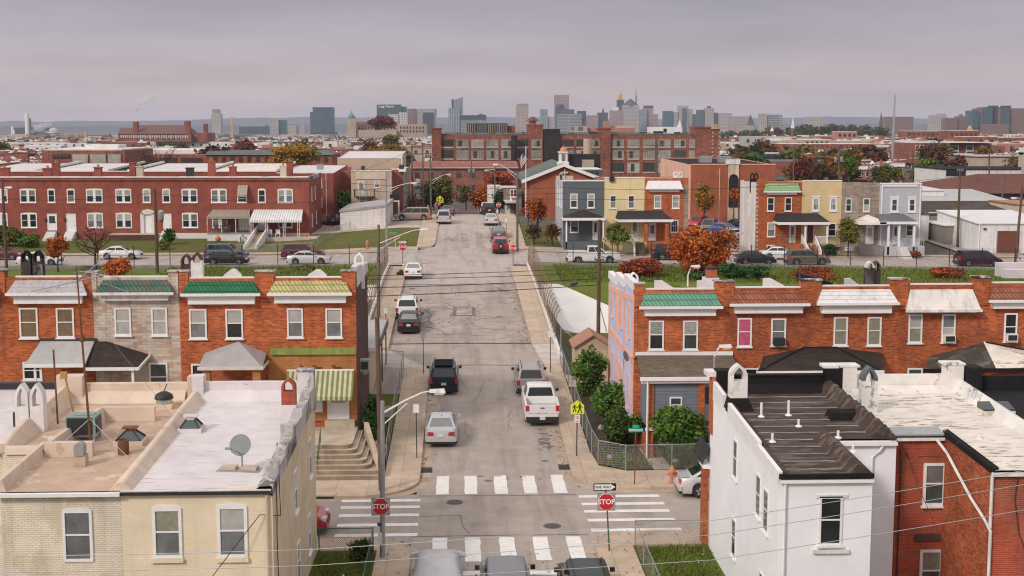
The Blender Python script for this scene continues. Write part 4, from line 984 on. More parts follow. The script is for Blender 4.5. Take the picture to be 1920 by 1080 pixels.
def steps(par,x0,x1,y0,y1,z0,z1,n,mat='concrete_step'):
 b=MB(mat)
 for k in range(n):
  y=y0+(y1-y0)*k/n;b.box(x0,x1,y,y1+.02+.001*k,z0+(z1-z0)*k/n-(.4 if k==0 else-.001),z0+(z1-z0)*(k+1)/n)
 return b.build('steps',par)
def railing(par,pts,h=.9,mat='black',n=8,name='railing',r=.02):
 b=MB(mat);P=[V(p)for p in pts]
 b.tube([p+V((0,0,h))for p in P],r*1.3,5)
 for a,c in zip(P,P[1:]):
  for k in range(n+1):q=a+(c-a)*k/n;b.tube([q,q+V((0,0,h))],r*.8,4)
 return b.build(name,par)
h,r_,xa,xb,zt=row_front('orange brick row house at the left picture edge with a white mansard end',-150,12,80.2,'brick_orange','tile_slate',(520,550,568),[],1.6)
pier(h,xb-.75,xb+.02,8.6,at(10,508,YF).z,['brick_orange'])
h,r_,xa,xb,zt=row_front('orange brick row house with pale grey shingled mansard behind the aerial',12,176,80.2,'brick_orange','tile_slate',(520,550,568),[(38,70,577,634,'curtain_tan','curtain_tan'),(107,138,577,633,'curtain_tan','curtain_tan'),(44,78,678,712,'glass_dark','glass_dark')],1.6,'roof_black')
HL['L1']=h;pier(h,xb-.28,xb+.22,8.6,at(168,511,YF).z,['brick_orange','formstone'])
b=MB('tar_patchy','tar_gloss')
for x in(at(48,500,76).x,at(70,500,76).x):gothic(b,x,76,zt-.35,.55,.5,at(60,470,76).z-zt+.35)
b.build('chimney',r_)
b=MB('porch_pale' if 'porch_pale' in MT else 'tile_slate','dark_metal','white_paint');p0,p1,p2,p3=at(48,684,69.6),at(160,684,69.6),at(178,640,YF),at(78,640,YF)
b.hexa([p0,p1,p2,p3,p0+V((0,0,.08)),p1+V((0,0,.08)),p2+V((0,0,.08)),p3+V((0,0,.08))]);b.box(p3.x-.1,p2.x+.1,YF-.12,YF,p3.z+.02,p3.z+.16,1);b.box(p0.x-.05,p1.x,69.5,69.6,p0.z-.14,p0.z+.04,2);pr1=b.build('porch_roof',h)
for px_ in(66,77):q=at(px_,700,69.7);b=MB('white_paint');b.box(q.x-.06,q.x+.06,69.65,69.77,1.4,p0.z-.14);b.build('porch_column',h)
steps(h,at(90,700,70).x,at(130,700,70).x,67.2,69.4,0.1,1.5,6)
h,r_,xa,xb,zt=row_front('grey and pink stone faced row house with weathered teal tile mansard',176,337,80.2,'formstone','tile_teal',(520,549,562),[(216,245,577,629,'blind','blind'),(285,313,577,629,'blind','blind'),(281,314,680,735,'glass_green','glass_green')],1.6,'roof_black',True)
HL['L2']=h;pier(h,xb-.52,xb-.02,8.6,at(325,510,YF).z,['formstone'])
p0,p1,p2,p3,pk=at(160,690,69.6),at(256,690,69.6),at(281,665,YF),at(179,640,YF),at(200,640,71.4)
b=MB('shingle_brownblack','white_paint');b.poly([p0,p1,pk]);b.poly([p1,p2,pk]);b.poly([p0,pk,p3]);b.poly([p0,p3,p2,p1]);b.box(p0.x,p1.x+.1,69.48,69.58,p0.z-.13,p0.z+.03,1)
b.hexa([(p1.x+.1,69.5,p1.z-.1),(p1.x+.16,69.5,p1.z-.1),(p2.x+.06,YF,p2.z-.1),(p2.x,YF,p2.z-.1),(p1.x+.1,69.5,p1.z+.05),(p1.x+.16,69.5,p1.z+.05),(p2.x+.06,YF,p2.z+.05),(p2.x,YF,p2.z+.05)],1);b.build('porch_roof',h)
q=at(249,700,69.7);b=MB('white_paint');b.box(q.x-.06,q.x+.06,69.65,69.77,1.4,p0.z-.13);b.build('porch_column',h)
q=at(218,720,YF);door(h,(q.x,YF-.01,1.75),.95,2.1,'brick_dark',label='dark door under the black porch roof')
steps(h,at(200,700,70).x,at(240,700,70).x,67.2,69.6,0.1,1.7,7)
h,r_,xa,xb,zt=row_front('orange brick row house with bright green tile mansard and grey pyramid porch roof',337,498,80.2,'brick_orange','tile_green',(522,551,569),[(356,387,579,635,'blind','blind_grey'),(424,455,579,635,'blind','glass_dark'),(360,382,682,735,'glass_dark','glass_dark')],1.7)
HL['L3']=h;pier(h,xa+.02,xa+.5,8.6,at(345,510,YF).z,['brick_orange']);pier(h,xb-.5,xb+.5,8.6,at(497,510,YF).z,['brick_orange'])
b=MB('worn_white','brick_dark');x=at(372,500,75).x
gothic(b,x-.1,75,zt-.3,.62,.5,at(375,474,75).z-zt+.3);gothic(b,x-.75,75.2,zt-.3,.55,.5,at(350,474,75).z-zt+.2,1);b.box(x-.42,x+.22,74.95,75.5,zt-.4,zt+.5);b.build('chimney',r_)
b=MB('roof_white');b.prism([at(419,516,74),at(433,505,74),at(441,505,74),at(452,516,74),at(452,522,74),at(419,522,74)],(0,.35,0));b.build('party_wall',r_)
p0,p1,p2,p3,pk=at(372,689,69.3),at(492,689,69.3),at(500,662,YF),at(383,662,YF),at(447,640,70.9)
b=MB('porch_grey','offwhite');b.poly([p0,p1,pk]);b.poly([p1,p2,pk]);b.poly([p0,pk,p3]);b.poly([p3,pk,p2]);b.box(p0.x-.05,p1.x+.05,69.2,69.3,p0.z-.14,p0.z+.03,1);b.hexa([(p1.x-.02,69.3,p1.z-.12),(p1.x+.05,69.3,p1.z-.12),(p1.x+.05,YF,p1.z-.12),(p1.x-.02,YF,p1.z-.12),(p1.x-.02,69.3,p1.z+.02),(p1.x+.05,69.3,p1.z+.02),(p1.x+.05,YF,p1.z+.02),(p1.x-.02,YF,p1.z+.02)],1);b.build('porch_roof',h)
for px_ in(387,481):q=at(px_,700,69.5);b=MB('brick_yellow');b.box(q.x-.2,q.x+.2,69.4,69.8,.1,p0.z-.14);b.build('porch_column',h)
q=at(464,720,YF);door(h,(q.x,YF-.01,1.8),.95,2.15,'brick_mid')
steps(h,at(400,700,70).x,at(470,700,70).x,67.2,69.3,0.1,1.7,7)
h,r_,xa,xb,zt=row_front('orange brick corner row house with pale yellow tile mansard and striped awning',498,668,80.4,('brick_orange','brick_dark'),'tile_yellow',(521,550,567),[(539,568,578,633,'blind','blind_grey'),(611,641,578,633,'blind','blind_grey')],1.9)
HL['L4']=h;ex=xb;pier(h,xb-.75,xb-.01,8.6,at(652,509,YF).z,['brick_orange'])
b=MB('roof_white','coping_stained')
for k in range(5):y0,y1=YF+.55+k*1.65,YF+.55+(k+1)*1.65;b.box(xb-.3,xb+.03,y0,y1-.002,zt-.6,zt+.52-.14*k)
b.build('party_wall',h)
b=MB('white_paint','white_paint');gothic(b,xb-.12,75.5,zt-.2,.55,.42,at(668,474,75.5).z-zt+.2);b.build('chimney',r_)
b=MB('roof_white');b.prism([at(577,516,74),at(592,506,74),at(600,506,74),at(612,516,74),at(612,522,74),at(577,522,74)],(0,.35,0));b.build('party_wall',r_)
z1,z2=at(580,652,YF).z,at(580,665,YF-.2).z
b=MB('awning_fascia' if 'awning_fascia' in MT else 'tile_mint');b.box(xa+.25,xb-.02,YF-.22,YF-.001,z2,z1);b.build('shop_fascia',h)
z3=at(600,694,YF).z;b=MB('brick_yellow');b.box(xa+.1,xb-.03,YF-.08,YF-.001,1.85,z2-.002);b.build('front_wall',h)
b=MB('brick_dark')
for px_ in(566,590,626):
 for q_ in range(4):q=at(px_+q_*4,692-abs(q_-2)*3,YF);b.box(q.x-.12,q.x+.1,YF-.086,YF-.081,q.z-.05,q.z+.03)
b.build('brick_motif',h)
p0,p1,p2,p3=at(534,744,70.0),at(660,744,70.0),at(664,694,YF-.09),at(538,694,YF-.09)
b=MB('awning_stripe','white_paint');b.poly([p0,p1,p2,p3]);b.poly([p0-V((0,0,.2)),p1-V((0,0,.2)),p1,p0]);b.poly([p1-V((0,0,.2)),(p1.x,YF-.09,p1.z-.2),(p1.x,YF-.09,p2.z),p1]);b.box(p3.x,p2.x,YF-.14,YF-.085,p2.z-.02,p2.z+.06,1);b.build('awning',h)
q=at(635,790,YF);door(h,(q.x,YF-.09,1.95),1.0,2.0,'white_paint',glass='blind',label='white door with security grille under the striped awning')
b=MB('white_paint');b.box(p0.x+.1,at(604,700,YF).x,YF-.14,YF-.082,at(590,772,YF).z,at(590,745,YF).z);b.build('shutter',h)
b=MB('concrete_step');q=at(635,790,YF);b.box(q.x-.7,q.x+.9,YF-.55,YF-.085,1.3,1.94);b.build('doorstep',h)
xl,xr=at(560,800,70).x,-5.3
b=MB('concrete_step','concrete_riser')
for k in range(7):
 z=.13+(k+1)*.2;y0=65.5+k*.27;x1=-4.1-k*.26;r0=.45;f=YF-.1 if k else 70.5
 p=[(-14,y0)]+[(x1-r0+r0*sin(radians(a)),y0+r0-r0*cos(radians(a)))for a in(0,30,60,90)]+[(x1,f),(-14,f)]
 if k<2:p=[(-14,y0),(-4.1-k*.05,y0),(-4.1-k*.05,f),(-14,f)]
 b.prism([(x,y,z-.21)for x,y in p],(0,0,.21),0)if k else b.prism([(x,y,-.1)for x,y in p],(0,0,z+.1))
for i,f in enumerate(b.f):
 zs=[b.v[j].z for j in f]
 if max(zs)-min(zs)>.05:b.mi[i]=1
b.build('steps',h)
railing(h,[(at(607,850,69).x,65.8,.35),(at(607,850,69).x,67.6,1.5)],.8,'green_metal',5)
b=MB('concrete_kerb');b.hexa([(-4.3,65.9,0),(-3.98,65.9,0),(-5.0,70.8,0),(-5.35,70.8,0),(-4.28,65.9,.45),(-4.0,65.9,.45),(-5.05,70.8,1.9),(-5.3,70.8,1.9)]);b.build('cheek_wall',h)
b=MB('galvanised','dark_metal');b.box(ex,ex+.5,73.6,74.3,at(690,693,74).z-.05,at(690,673,74).z);b.box(ex+.05,ex+.45,73.57,73.599,at(690,690,74).z,at(690,676,74).z,1);b.build('air_conditioner',h)
b=MB('galvanised');b.box(ex,ex+.25,75.5,75.9,3.6,4.5);b.build('meter_box',h)
t=thing('rear_addition','low pale yellow rear addition with flat grey roof behind the corner house','building',(-6.8,86,.5))
b=MB('stucco_beige');b.box(-9.5,-5.75,82.0,92.0,0,4.0);b.build('wall',t)
b=MB('porch_grey','white_paint','dark_metal');b.hexa([(-9.6,81.8,4.01),(-5.2,81.8,4.01),(-5.2,92.5,4.2),(-9.6,92.5,4.2),(-9.6,81.8,4.12),(-5.2,81.8,4.12),(-5.2,92.5,4.32),(-9.6,92.5,4.32)]);b.box(-9.6,-5.15,81.7,81.798,3.9,4.16,1);b.box(-5.198,-5.12,81.8,92.5,3.95,4.36,2);b.build('roof',t)
window(t,(-6.5,82,2.2),.5,.9,up='glass_dark',fr='brick_dark',sill=False)
for y in(82.1,87.5,92.2):b=MB('dark_metal');b.tube([(-5.3,y,.6),(-5.3,y,4.05)],.05,6);b.build('porch_column',t)
t=thing('heat_pump','white outdoor heat pump unit in the small side yard','air conditioner',(-5.1,76.5,.5))
b=MB('worn_white');b.box(-5.5,-4.8,76.0,76.7,.45,1.15);b.build('housing',t);b=MB('dark_metal');b.lathe([(.28,0),(.28,.02)],(-5.15,76.35,1.151),16);b.build('fan_grille',t)
b=MB('block_grey');b.box(-5.7,-4.12,77.8,88,.35,.62);tag(b.build('concrete_pad',loc=(-5,82,.4)),'dark concrete pad filling the small yard beside the left pavement','slab')
def rrow(label,pa,pb,tile,ym,wins,roofm,pr,worn=False,wallm='brick_orange'):
 h,r_,xa,xb,zt=row_front(label,pa,pb,83.8,wallm,tile,ym,wins,.9,roofm,worn)
 for(a,c,y)in pr:pier(h,at(a,560,YF).x,at(c,560,YF).x,8.0,at(a,y,YF).z,['brick_orange'])
 return h,r_,xa,xb,zt
hR,r_,xa,xb,zt=rrow('orange brick corner row house with sage green tile mansard and blue side wall',1190,1358,'tile_sage',(543,575,591),[(1216,1245,601,656,'lace','glass_dark'),(1280,1309,601,656,'lace','glass_green')],'roof_white',[(1190,1208,533),(1341,1376,529)],wallm=('brick_orange','brick_orange'))
b=MB('paint_periwinkle');b.poly([(xa-.012,YF+.25,-.2),(xa-.012,83.8,-.2),(xa-.012,83.8,zt-.72),(xa-.012,YF+.25,zt+.1)]);b.build('side_wall',hR)
b=MB('paint_pink','white_paint')
for y in(YF+.3,YF+4.3,YF+8.2,83.6):b.box(xa-.07,xa-.013,y-.16,y+.16,-.2,zt-.3-.06*(y-YF))
b.box(xa-.075,xa-.013,YF+.2,83.8,4.75,5.15);b.hexa([(xa-.078,YF+.2,zt-.7),(xa-.013,YF+.2,zt-.7),(xa-.013,83.8,zt-1.5),(xa-.078,83.8,zt-1.5),(xa-.078,YF+.2,zt-.4),(xa-.013,YF+.2,zt-.4),(xa-.013,83.8,zt-1.2),(xa-.078,83.8,zt-1.2)])
for k,y in enumerate((YF,YF+4.1,YF+8.1)):b.box(xa-.1,xa+.22,y+.2,min(83.8,y+4.25),zt-.03-.36*k,zt+.42-.36*k,1)
b.build('wall_trim',hR)
for z in(6.0,2.0):
 for y in(YF+2.2,YF+5.7,YF+6.7,YF+10.4):window(hR,(xa-.012,y,z),.62,1.75,face=WEST,fr='paint_pink',up='blind',lo='blind_grey',d=.06,arch=.18,fw=.13)
b=MB('white_paint','white_paint');gothic(b,xa+.3,74.2,zt-.3,.5,.45,at(1180,511,74.2).z-zt+.3);b.build('chimney',r_)
b=MB('brick_redwall','black','roof_white');q=at(1335,520,78);b.box(q.x-.3,q.x+.3,78,78.6,zt-.5,at(1335,506,78).z);b.lathe([(.33,0),(.33,.14),(.2,.2)],(q.x,78.3,at(1335,506,78).z),12,1);b.box(q.x-.45,q.x+.4,77.8,78.8,zt-1.6,zt-.12,2);b.build('chimney',r_)
for a in((1228,1242,1262),(1308,1322,1338),(1432,1446,1470),(1585,1595,1612)):
 b=MB('roof_white');yy=527 if a[0]<1400 else 523;b.prism([at(a[0],yy+16,75),at(a[0],yy,75),at(a[1],yy-1,75),at(a[2],yy+12,75),at(a[2],yy+20,75)],(0,.3,0));b.build('party_wall',r_)
p0,p1,p2,p3=at(1203,708,68.9),at(1392,708,68.9),at(1372,668,YF),at(1193,668,YF)
b=MB('shingle_brown','white_paint');b.hexa([p0,p1,p2,p3]+[p+V((0,0,.1))for p in(p0,p1,p2,p3)]);b.box(p3.x-.05,p2.x+.05,YF-.1,YF-.002,p3.z+.03,p3.z+.24,1);b.box(p0.x-.08,p1.x+.1,68.75,68.9,p0.z-.16,p0.z+.02,1);b.box(p0.x,p1.x,68.9,69.1,p0.z-.32,p0.z-.165,1);b.build('porch_roof',hR)
zp=p0.z-.33;x0,x1=at(1226,740,69.1).x,at(1309,740,69.1).x
b=MB('siding_blue');b.box(x0,x1,69.2,69.35,1.3,zp);b.box(x0-.38,x0-.3,69.4,YF-.01,1.9,zp);b.build('porch_infill',hR)
pxwin(hR,1255,1279,744,775,69.2,up='glass_green',lo='lace',fr='white_paint',sill=True,d=.06)
for a,c in((1215,1226),(1309,1321)):b=MB('brick_orange');b.box(at(a,740,69.1).x,at(c,740,69.1).x,69.1,69.5,.2,zp);b.build('porch_column',hR)
b=MB('brick_orange');b.box(x0-.4,x1+.1,69.35,YF,.1,1.3);b.build('porch_base',hR)
b=MB('white_paint');b.box(x0-.45,x0+.15,69.0,69.1,1.7,1.85);b.build('trim',hR)
pipe(hR,[(p0.x+.32,68.85,zp+.2),(p0.x+.33,68.95,0.2)],.055)
q=at(1331,780,YF);door(hR,(q.x,YF-.01,1.65),.85,2.1,'white_paint',glass='blind_grey')
b=MB('siding_blue','concrete_step');qx=at(1333,800,69.5).x;b.box(qx-.5,qx+1.0,69.3,YF-.02,.8,1.6)
for k in range(5):b.box(qx-.2,qx+.9,68.2+k*.22,69.298,.1,.3+k*.26,1)
b.build('steps',hR)
sat_dish('dark satellite dish fixed to the blue side wall',(xa-.45,71.9,at(1182,668,71.9).z-.6),.3,radians(60),False,.35)
h,r_,xa,xb,zt=rrow('orange brick row house with rust red tile mansard and a pink curtain',1358,1520,'tile_rust',(540,570,586),[(1382,1410,596,650,'curtain_pink','curtain_pink')],'roof_white',[(1501,1539,526)],wallm='brick_orange2')
a_=at(1445,648,YF);c_=at(1474,597,YF);window(h,((a_.x+c_.x)/2,YF,a_.z),c_.x-a_.x,c_.z-a_.z,up='blind_grey',lo='blind_grey',fw=.085,d=.06,ac='trim_black')
b=MB('black');q=at(1352,536,74);
p0,p1,p2,p3,pk,pk2=at(1420,697,68.6),at(1655,697,68.6),at(1655,662,YF),at(1432,668,YF),at(1508,652,71.2),at(1570,652,71.2)
b=MB('shingle_brownblack','white_paint','tar_gloss');b.poly([p0,p1,pk2,pk]);b.poly([p1,p2,pk2]);b.poly([p0,pk,p3]);b.poly([p3,pk,pk2,p2]);b.box(p0.x-.06,p1.x+.06,68.48,68.6,p0.z-.17,p0.z+.03,1)
b.hexa([(p0.x-.06,68.6,p0.z-.15),(p0.x+.02,68.6,p0.z-.15),(p3.x+.02,YF,p0.z-.1),(p3.x-.06,YF,p0.z-.1),(p0.x-.06,68.6,p0.z+.03),(p0.x+.02,68.6,p0.z+.03),(p3.x+.02,YF,p0.z+.08),(p3.x-.06,YF,p0.z+.08)],1)
b.tube([p0,pk],.07,5,2);b.tube([pk,pk2],.07,5,2);b.tube([pk2,p1],.07,5,2);b.build('porch_roof',h)
for px_ in(1440,1530):q=at(px_,700,68.8);b=MB('brick_orange');b.box(q.x-.2,q.x+.2,68.8,69.2,.1,p0.z-.17);b.build('porch_column',h)
pxwin(h,1395,1422,690,730,YF,up='glass_dark',lo='glass_dark')
h,r_,xa,xb,zt=rrow('orange brick row house with smooth white ribbed mansard, second from the green one',1520,1686,'tile_white',(537,568,586),[(1562,1590,594,648,'curtain_green','curtain_green'),(1625,1653,594,648,'curtain_green','curtain_green')],'roof_black',[(1670,1702,524)])
b=MB('tar_patchy','worn_white');q=at(1632,520,76);gothic(b,q.x,76,zt-.3,.5,.5,at(1630,490,76).z-zt+.3,0,1);gothic(b,q.x+.42,76.1,zt-.3,.45,.5,at(1630,490,76).z-zt+.3,0,0);b.build('chimney',r_)
b=MB('tar_gloss');q=at(1520,518,76);b.hexa([q+V((-.3,0,-.5)),q+V((1.3,0,-.8)),q+V((1.3,2,-.8)),q+V((-.3,2,-.5)),q+V((-.3,0,.05)),q+V((1.3,0,-.4)),q+V((1.3,2,-.4)),q+V((-.3,2,.05))]);b.build('party_wall',r_)
h,r_,xa,xb,zt=rrow('orange brick row house with cream white stepped mansard and a window air conditioner',1686,1840,'tile_white_worn',(534,581,583),[(1702,1730,589,643,'blind','curtain_green'),(1700,1730,690,730,'glass_green','glass_green')],'roof_black',[(1826,1853,521)],True,'brick_orange2')
a_=at(1764,642,YF);c_=at(1792,589,YF);window(h,((a_.x+c_.x)/2,YF,a_.z),c_.x-a_.x,c_.z-a_.z,up='blind_grey',lo='blind',fw=.085,d=.06,ac='worn_white')
p0,p1,p2,p3,pk=at(1733,692,68.8),at(1990,692,68.8),at(1990,670,YF),at(1745,668,YF),at(1846,642,71.2)
b=MB('tar_patchy' if 'tar_patchy' in MT else 'roof_tar','roof_white_worn','tar_gloss');pm=at(1870,692,68.8);b.poly([p0,pm,pk]);b.poly([pm,p1,pk],1);b.poly([p1,p2,pk],1);b.poly([p0,pk,p3]);b.tube([pm,pk],.07,5,1);b.tube([pk,p2],.08,5,2);b.box(p0.x-.05,p1.x,68.7,68.8,p0.z-.17,p0.z+.02,2);b.build('porch_roof',h)
for px_ in(1750,1850):q=at(px_,700,69);b=MB('brick_orange');b.box(q.x-.2,q.x+.2,68.9,69.3,.1,p0.z-.17);b.build('porch_column',h)
h,r_,xa,xb,zt=rrow('orange brick row house with brown tile mansard cut off by the right edge',1840,2000,'tile_rust',(531,563,577),[],'roof_black',[])
a_=at(1881,640,YF);c_=at(1908,587,YF);window(h,((a_.x+c_.x)/2,YF,a_.z),c_.x-a_.x,c_.z-a_.z,up='glass_dark',lo='glass_dark',fw=.085,d=.06,ac='worn_white')
b=MB('roof_white','black');q=at(1900,515,79);b.box(q.x-.5,q.x+3,79,79.6,zt-.6,q.z+.3);b.box(q.x-.5,q.x+3,80,80.6,zt-.6,q.z+.6);b.build('party_wall',r_)
t=thing('garden_shed','small tan garden shed with brown shingle gable roof beside the blue wall','shed',(8.5,88,.8))
x0,x1,y0,y1,z0=7.55,9.85,87.2,90.2,.6;ze=at(1075,650,y0).z;zr_=at(1108,629,y0).z;xm=(x0+x1)/2
b=MB('stucco_sand');b.prism([(x0,y0,z0),(x1,y0,z0),(x1,y0,ze),(xm,y0,zr_-.05),(x0,y0,ze)],(0,y1-y0,0));b.build('wall',t)
b=MB('shed_roof','concrete_white')
for s in(-1,1):b.hexa([(xm,y0-.2,zr_),(xm+s*1.35,y0-.2,ze-.12),(xm+s*1.35,y1+.2,ze-.12),(xm,y1+.2,zr_),(xm,y0-.2,zr_+.08),(xm+s*1.35,y0-.2,ze-.04),(xm+s*1.35,y1+.2,ze-.04),(xm,y1+.2,zr_+.08)])
b.build('roof',t)
b=MB('stucco_beige');b.box(x0+.15,x1-.15,y0-.03,y0-.001,z0,ze-.25);b.build('door',t)
# ------------------------------------------------------------------ second tier: houses beyond the cross street
def box_house(name,label,cat,pa,pb,Y,Yb,yt,mats,group=None,roofm='roof_white',zb=None,slope=.3,coping='white_paint',yref=400,para=.0):
 xa,xb=at(pa,yref,Y).x,at(pb,yref,Y).x;zt=at((pa+pb)/2,yt,Y).z
 z0=zb if zb is not None else min(zg(xa,Y),zg(xb,Y))-1.0
 h=thing(name,label,cat,((xa+xb)/2,Y,z0+1),group)
 walls(h,[(xa,Y),(xb,Y),(xb,Yb),(xa,Yb)],z0,[zt,zt,zt-slope,zt-slope],mats,[0,len(mats)-1,len(mats)-1,len(mats)-1])
 b=MB(roofm);b.poly([(xa,Y+.2,zt-.1-para),(xb,Y+.2,zt-.1-para),(xb,Yb-.1,zt-slope-.1-para),(xa,Yb-.1,zt-slope-.1-para)]);r_=b.build('roof',h)
 if coping:b=MB(coping);b.box(xa,xb,Y-.06,Y+.28,zt+.001,zt+.13);b.build('coping',h)
 return h,r_,xa,xb,zt
def pxdoor(h,a,c,y0,y1,Y,**k):
 p=at(a,y1,Y);q=at(c,y0,Y);return door(h,((p.x+q.x)/2,Y,p.z),q.x-p.x,q.z-p.z,**k)
def pxbox(mb,a,c,y0,y1,Y,d,m=0):
 p=at(a,y1,Y);q=at(c,y0,Y);mb.box(p.x,q.x,Y,Y+d,p.z,q.z,m);return p,q
YR=169.0
TOPS=333
units=[(-62,12,'dark red brick row house at the far left end of the long red row',[(-10,14,1)],[(-10,14,1)],None),(12,115,'red brick row house with a white railed stoop on its right',[(38,67,1),(90,103,0)],[(40,69,1)],(91,105)),(115,205,'red brick row house behind the bare leafless tree',[(126,140,0),(162,192,1)],[(164,193,1)],(127,141)),(205,293,'red brick row house with pointed white surround on its door',[(217,246,1),(268,282,0)],[(218,247,1)],(269,285)),(293,385,'red brick row house behind the transformer pole',[(305,319,0),(341,370,1)],[(342,371,1)],(308,320)),(385,472,'red brick row house with a tan porch awning and a hooded upstairs window',[(396,425,1),(445,463,0)],[(398,426,1)],(449,466)),(472,580,'red brick end row house with a wide white corrugated awning',[(484,498,0),(521,549,1)],[(522,548,1)],(485,499))]
HU=[]
for i,(a,c,lab,up,lo,dr)in enumerate(units):
 h,r_,xa,xb,zt=box_house('row_house',lab,'house',a,c,YR,184,TOPS,['brick_red'],'red brick row houses beyond the tracks','roof_white' if i!=3 else 'roof_black')
 HU.append((h,r_,xa,xb,zt))
 for rowi,ws in enumerate((up,lo)):
  y0,y1=((355,380),(400,427))[rowi]
  for j,(p,q,dbl)in enumerate(ws):
   if i==5 and rowi==0 and not dbl:y0=366
   pxwin(h,p,q,y0,y1,YR,mull=.32 if dbl else 0,fw=.13,up=('blind','blind_grey','glass_dark','lace')[(i+j+rowi)%4],lo=('glass_dark','glass_dark','blind_grey')[(i+2*j)%3],arch=.1 if rowi==0 or not dbl else .1,d=.06)
   y0=355
 if dr:pxdoor(h,dr[0],dr[1],402,438 if i in(2,3,4)else 432,YR,glass='glass_green' if i in(1,)else None)
 b=MB('concrete_white' if i>=4 else 'brick_red');b.box(xa,xb,YR-.06,YR-.002,2.5,at((a+c)/2,437,YR).z);b.build('foundation',h)
 b=MB('brick_dark');b.box(xa,xb,YR-.05,YR-.003,zt-.5,zt-.32);b.build('cornice_course',h)
 if i in(1,2,4):q=at(sum(dr)/2,440,YR);zt_=at(100,434,YR).z;steps(h,q.x-.6,q.x+.6,YR-3.2,YR-.1,3.0,zt_,6,'concrete_white')
 if i in(1,2,4):b=MB('dark_metal');q=at(dr[0]-5,412,YR);b.box(q.x-.12,q.x+.12,YR-.22,YR-.03,q.z-.2,q.z+.2);b.build('wall_lamp',h)
def chim(i,a,c,y0,y1,Y,m,pot=True):
 b=MB(m,'shed_roof');p,q=pxbox(b,a,c,y0,y1+6,Y,.75);b.box(p.x-.08,q.x+.08,Y-.08,Y+.83,q.z-.02,q.z+.12)
 if pot:b.lathe([(.16,0),(.13,.35)],((p.x+q.x)/2,Y+.4,q.z+.1),8,1)
 b.build('chimney',HU[i][1])
for args in((0,-2,16,316,333,171,'brick_red'),(1,81,95,317,333,170,'brick_red'),(1,98,110,307,333,173,'brick_red'),(2,177,189,315,333,170,'brick_red'),(3,243,253,306,331,173,'brick_red',False),(3,256,267,313,333,171,'stucco_beige'),(4,349,362,316,331,172,'black',False),(5,390,402,303,331,173,'brick_red'),(5,430,442,314,331,170,'brick_red'),(6,525,536,312,331,172,'stucco_beige'),(6,537,548,304,331,174,'brick_red')):chim(*args)
b=MB('concrete_white');
for a,c in((264,269),(285,290)):pxbox(b,a,c,400,438,YR-.25,.24)
p,q=at(264,402,YR-.25),at(290,392,YR-.25);b.prism([(p.x,YR-.25,p.z),(q.x,YR-.25,p.z),(q.x-.2,YR-.25,p.z+.5),((p.x+q.x)/2,YR-.25,q.z),(p.x+.2,YR-.25,p.z+.5)],(0,.22,0));b.build('door_surround',HU[3][0])
b=MB('brick_dark','concrete');p,q=at(205,452,YR-2),at(290,439,YR-2);b.box(p.x,q.x,YR-2,YR-.07,3,q.z-.1);b.box(p.x,q.x,YR-2.05,YR-.07,q.z-.1,q.z,1);b.build('terrace',HU[3][0])
railing(HU[3][0],[(p.x,YR-1.95,q.z),(q.x-2,YR-1.95,q.z)],.9,'black',14)
def slope_awn(h,pa,pb,yt,ye,out,mat,inset=0.0,name='awning'):
 p,q=at(pa,ye,YR-out),at(pb,ye,YR-out);zt=at(pa,yt,YR).z;b=MB(mat)
 b.hexa([(p.x,p.y,p.z),(q.x,p.y,p.z),(q.x-inset,YR-.05,zt),(p.x+inset,YR-.05,zt),(p.x,p.y,p.z+.07),(q.x,p.y,p.z+.07),(q.x-inset,YR-.05,zt+.07),(p.x+inset,YR-.05,zt+.07)])
 b.box(p.x,q.x,p.y-.03,p.y-.002,p.z-.22,p.z+.05);b.build(name,h);return p,q
slope_awn(HU[5][0],444,463,348,366,1.0,'awning_tan')
p5,q5=slope_awn(HU[5][0],388,468,394,407,2.4,'awning_tan',.3)
p6,q6=slope_awn(HU[6][0],467,566,394,414,3.0,'awning_white',.2)
h=HU[5][0];zp=at(420,437,YR-2.4).z
b=MB('concrete_white','block_grey');b.box(p5.x,q5.x+.2,YR-2.5,YR-.07,3,zp-.12);b.box(p5.x,q5.x+.2,YR-2.55,YR-.07,zp-.12,zp,1);b.build('porch_floor',h)
for k in range(4):x=p5.x+(q5.x-p5.x)*k/3;b=MB('white_paint');b.tube([(x,YR-2.3,zp),(x,YR-2.3,p5.z)],.05,6);b.build('porch_column',h)
railing(h,[(p5.x,YR-2.4,zp),(q5.x,YR-2.4,zp)],.9,'black',16)
b=MB('concrete_white')
for k in range(5):x=at(448+k*4,450,YR-3).x;b.box(x,x+.4,YR-3.6,YR-2.52,3,zp-.15-.26*k)
b.build('steps',h)
h=HU[6][0]
for px_ in(473,500,533,560):
 q=at(px_,440,YR-2.9);b=MB('white_paint');zf=zg(q.x,YR-2.9)
 for e in(-.12,.12):b.tube([(q.x+e,YR-2.9,zf),(q.x+e,YR-2.9,p6.z-.05)],.035,5)
 for k in range(3):b.box(q.x-.12,q.x+.12,YR-2.91,YR-2.89,zf+.6+.7*k,zf+.63+.7*k)
 b.build('porch_column',h)
x0,x1=at(478,450,YR-3).x,at(497,450,YR-3).x;zt_=at(490,434,YR).z
b=MB('concrete_step','white_paint')
for k in range(12):y=YR-11+k*.85;zz=zg(x0,y);b.box(x0,x1,y,y+.86,zz-.3,min(zt_,max(zz+.1,3.0+(zt_-3.0)*(k+1)/12)))
for x in(x0-.15,x1):b.hexa([(x,YR-11,2.8),(x+.15,YR-11,2.8),(x+.15,YR-.1,3.5),(x,YR-.1,3.5),(x,YR-11,3.7),(x+.15,YR-11,3.7),(x+.15,YR-.1,zt_+.8),(x,YR-.1,zt_+.8)],1)
b.build('steps',h)
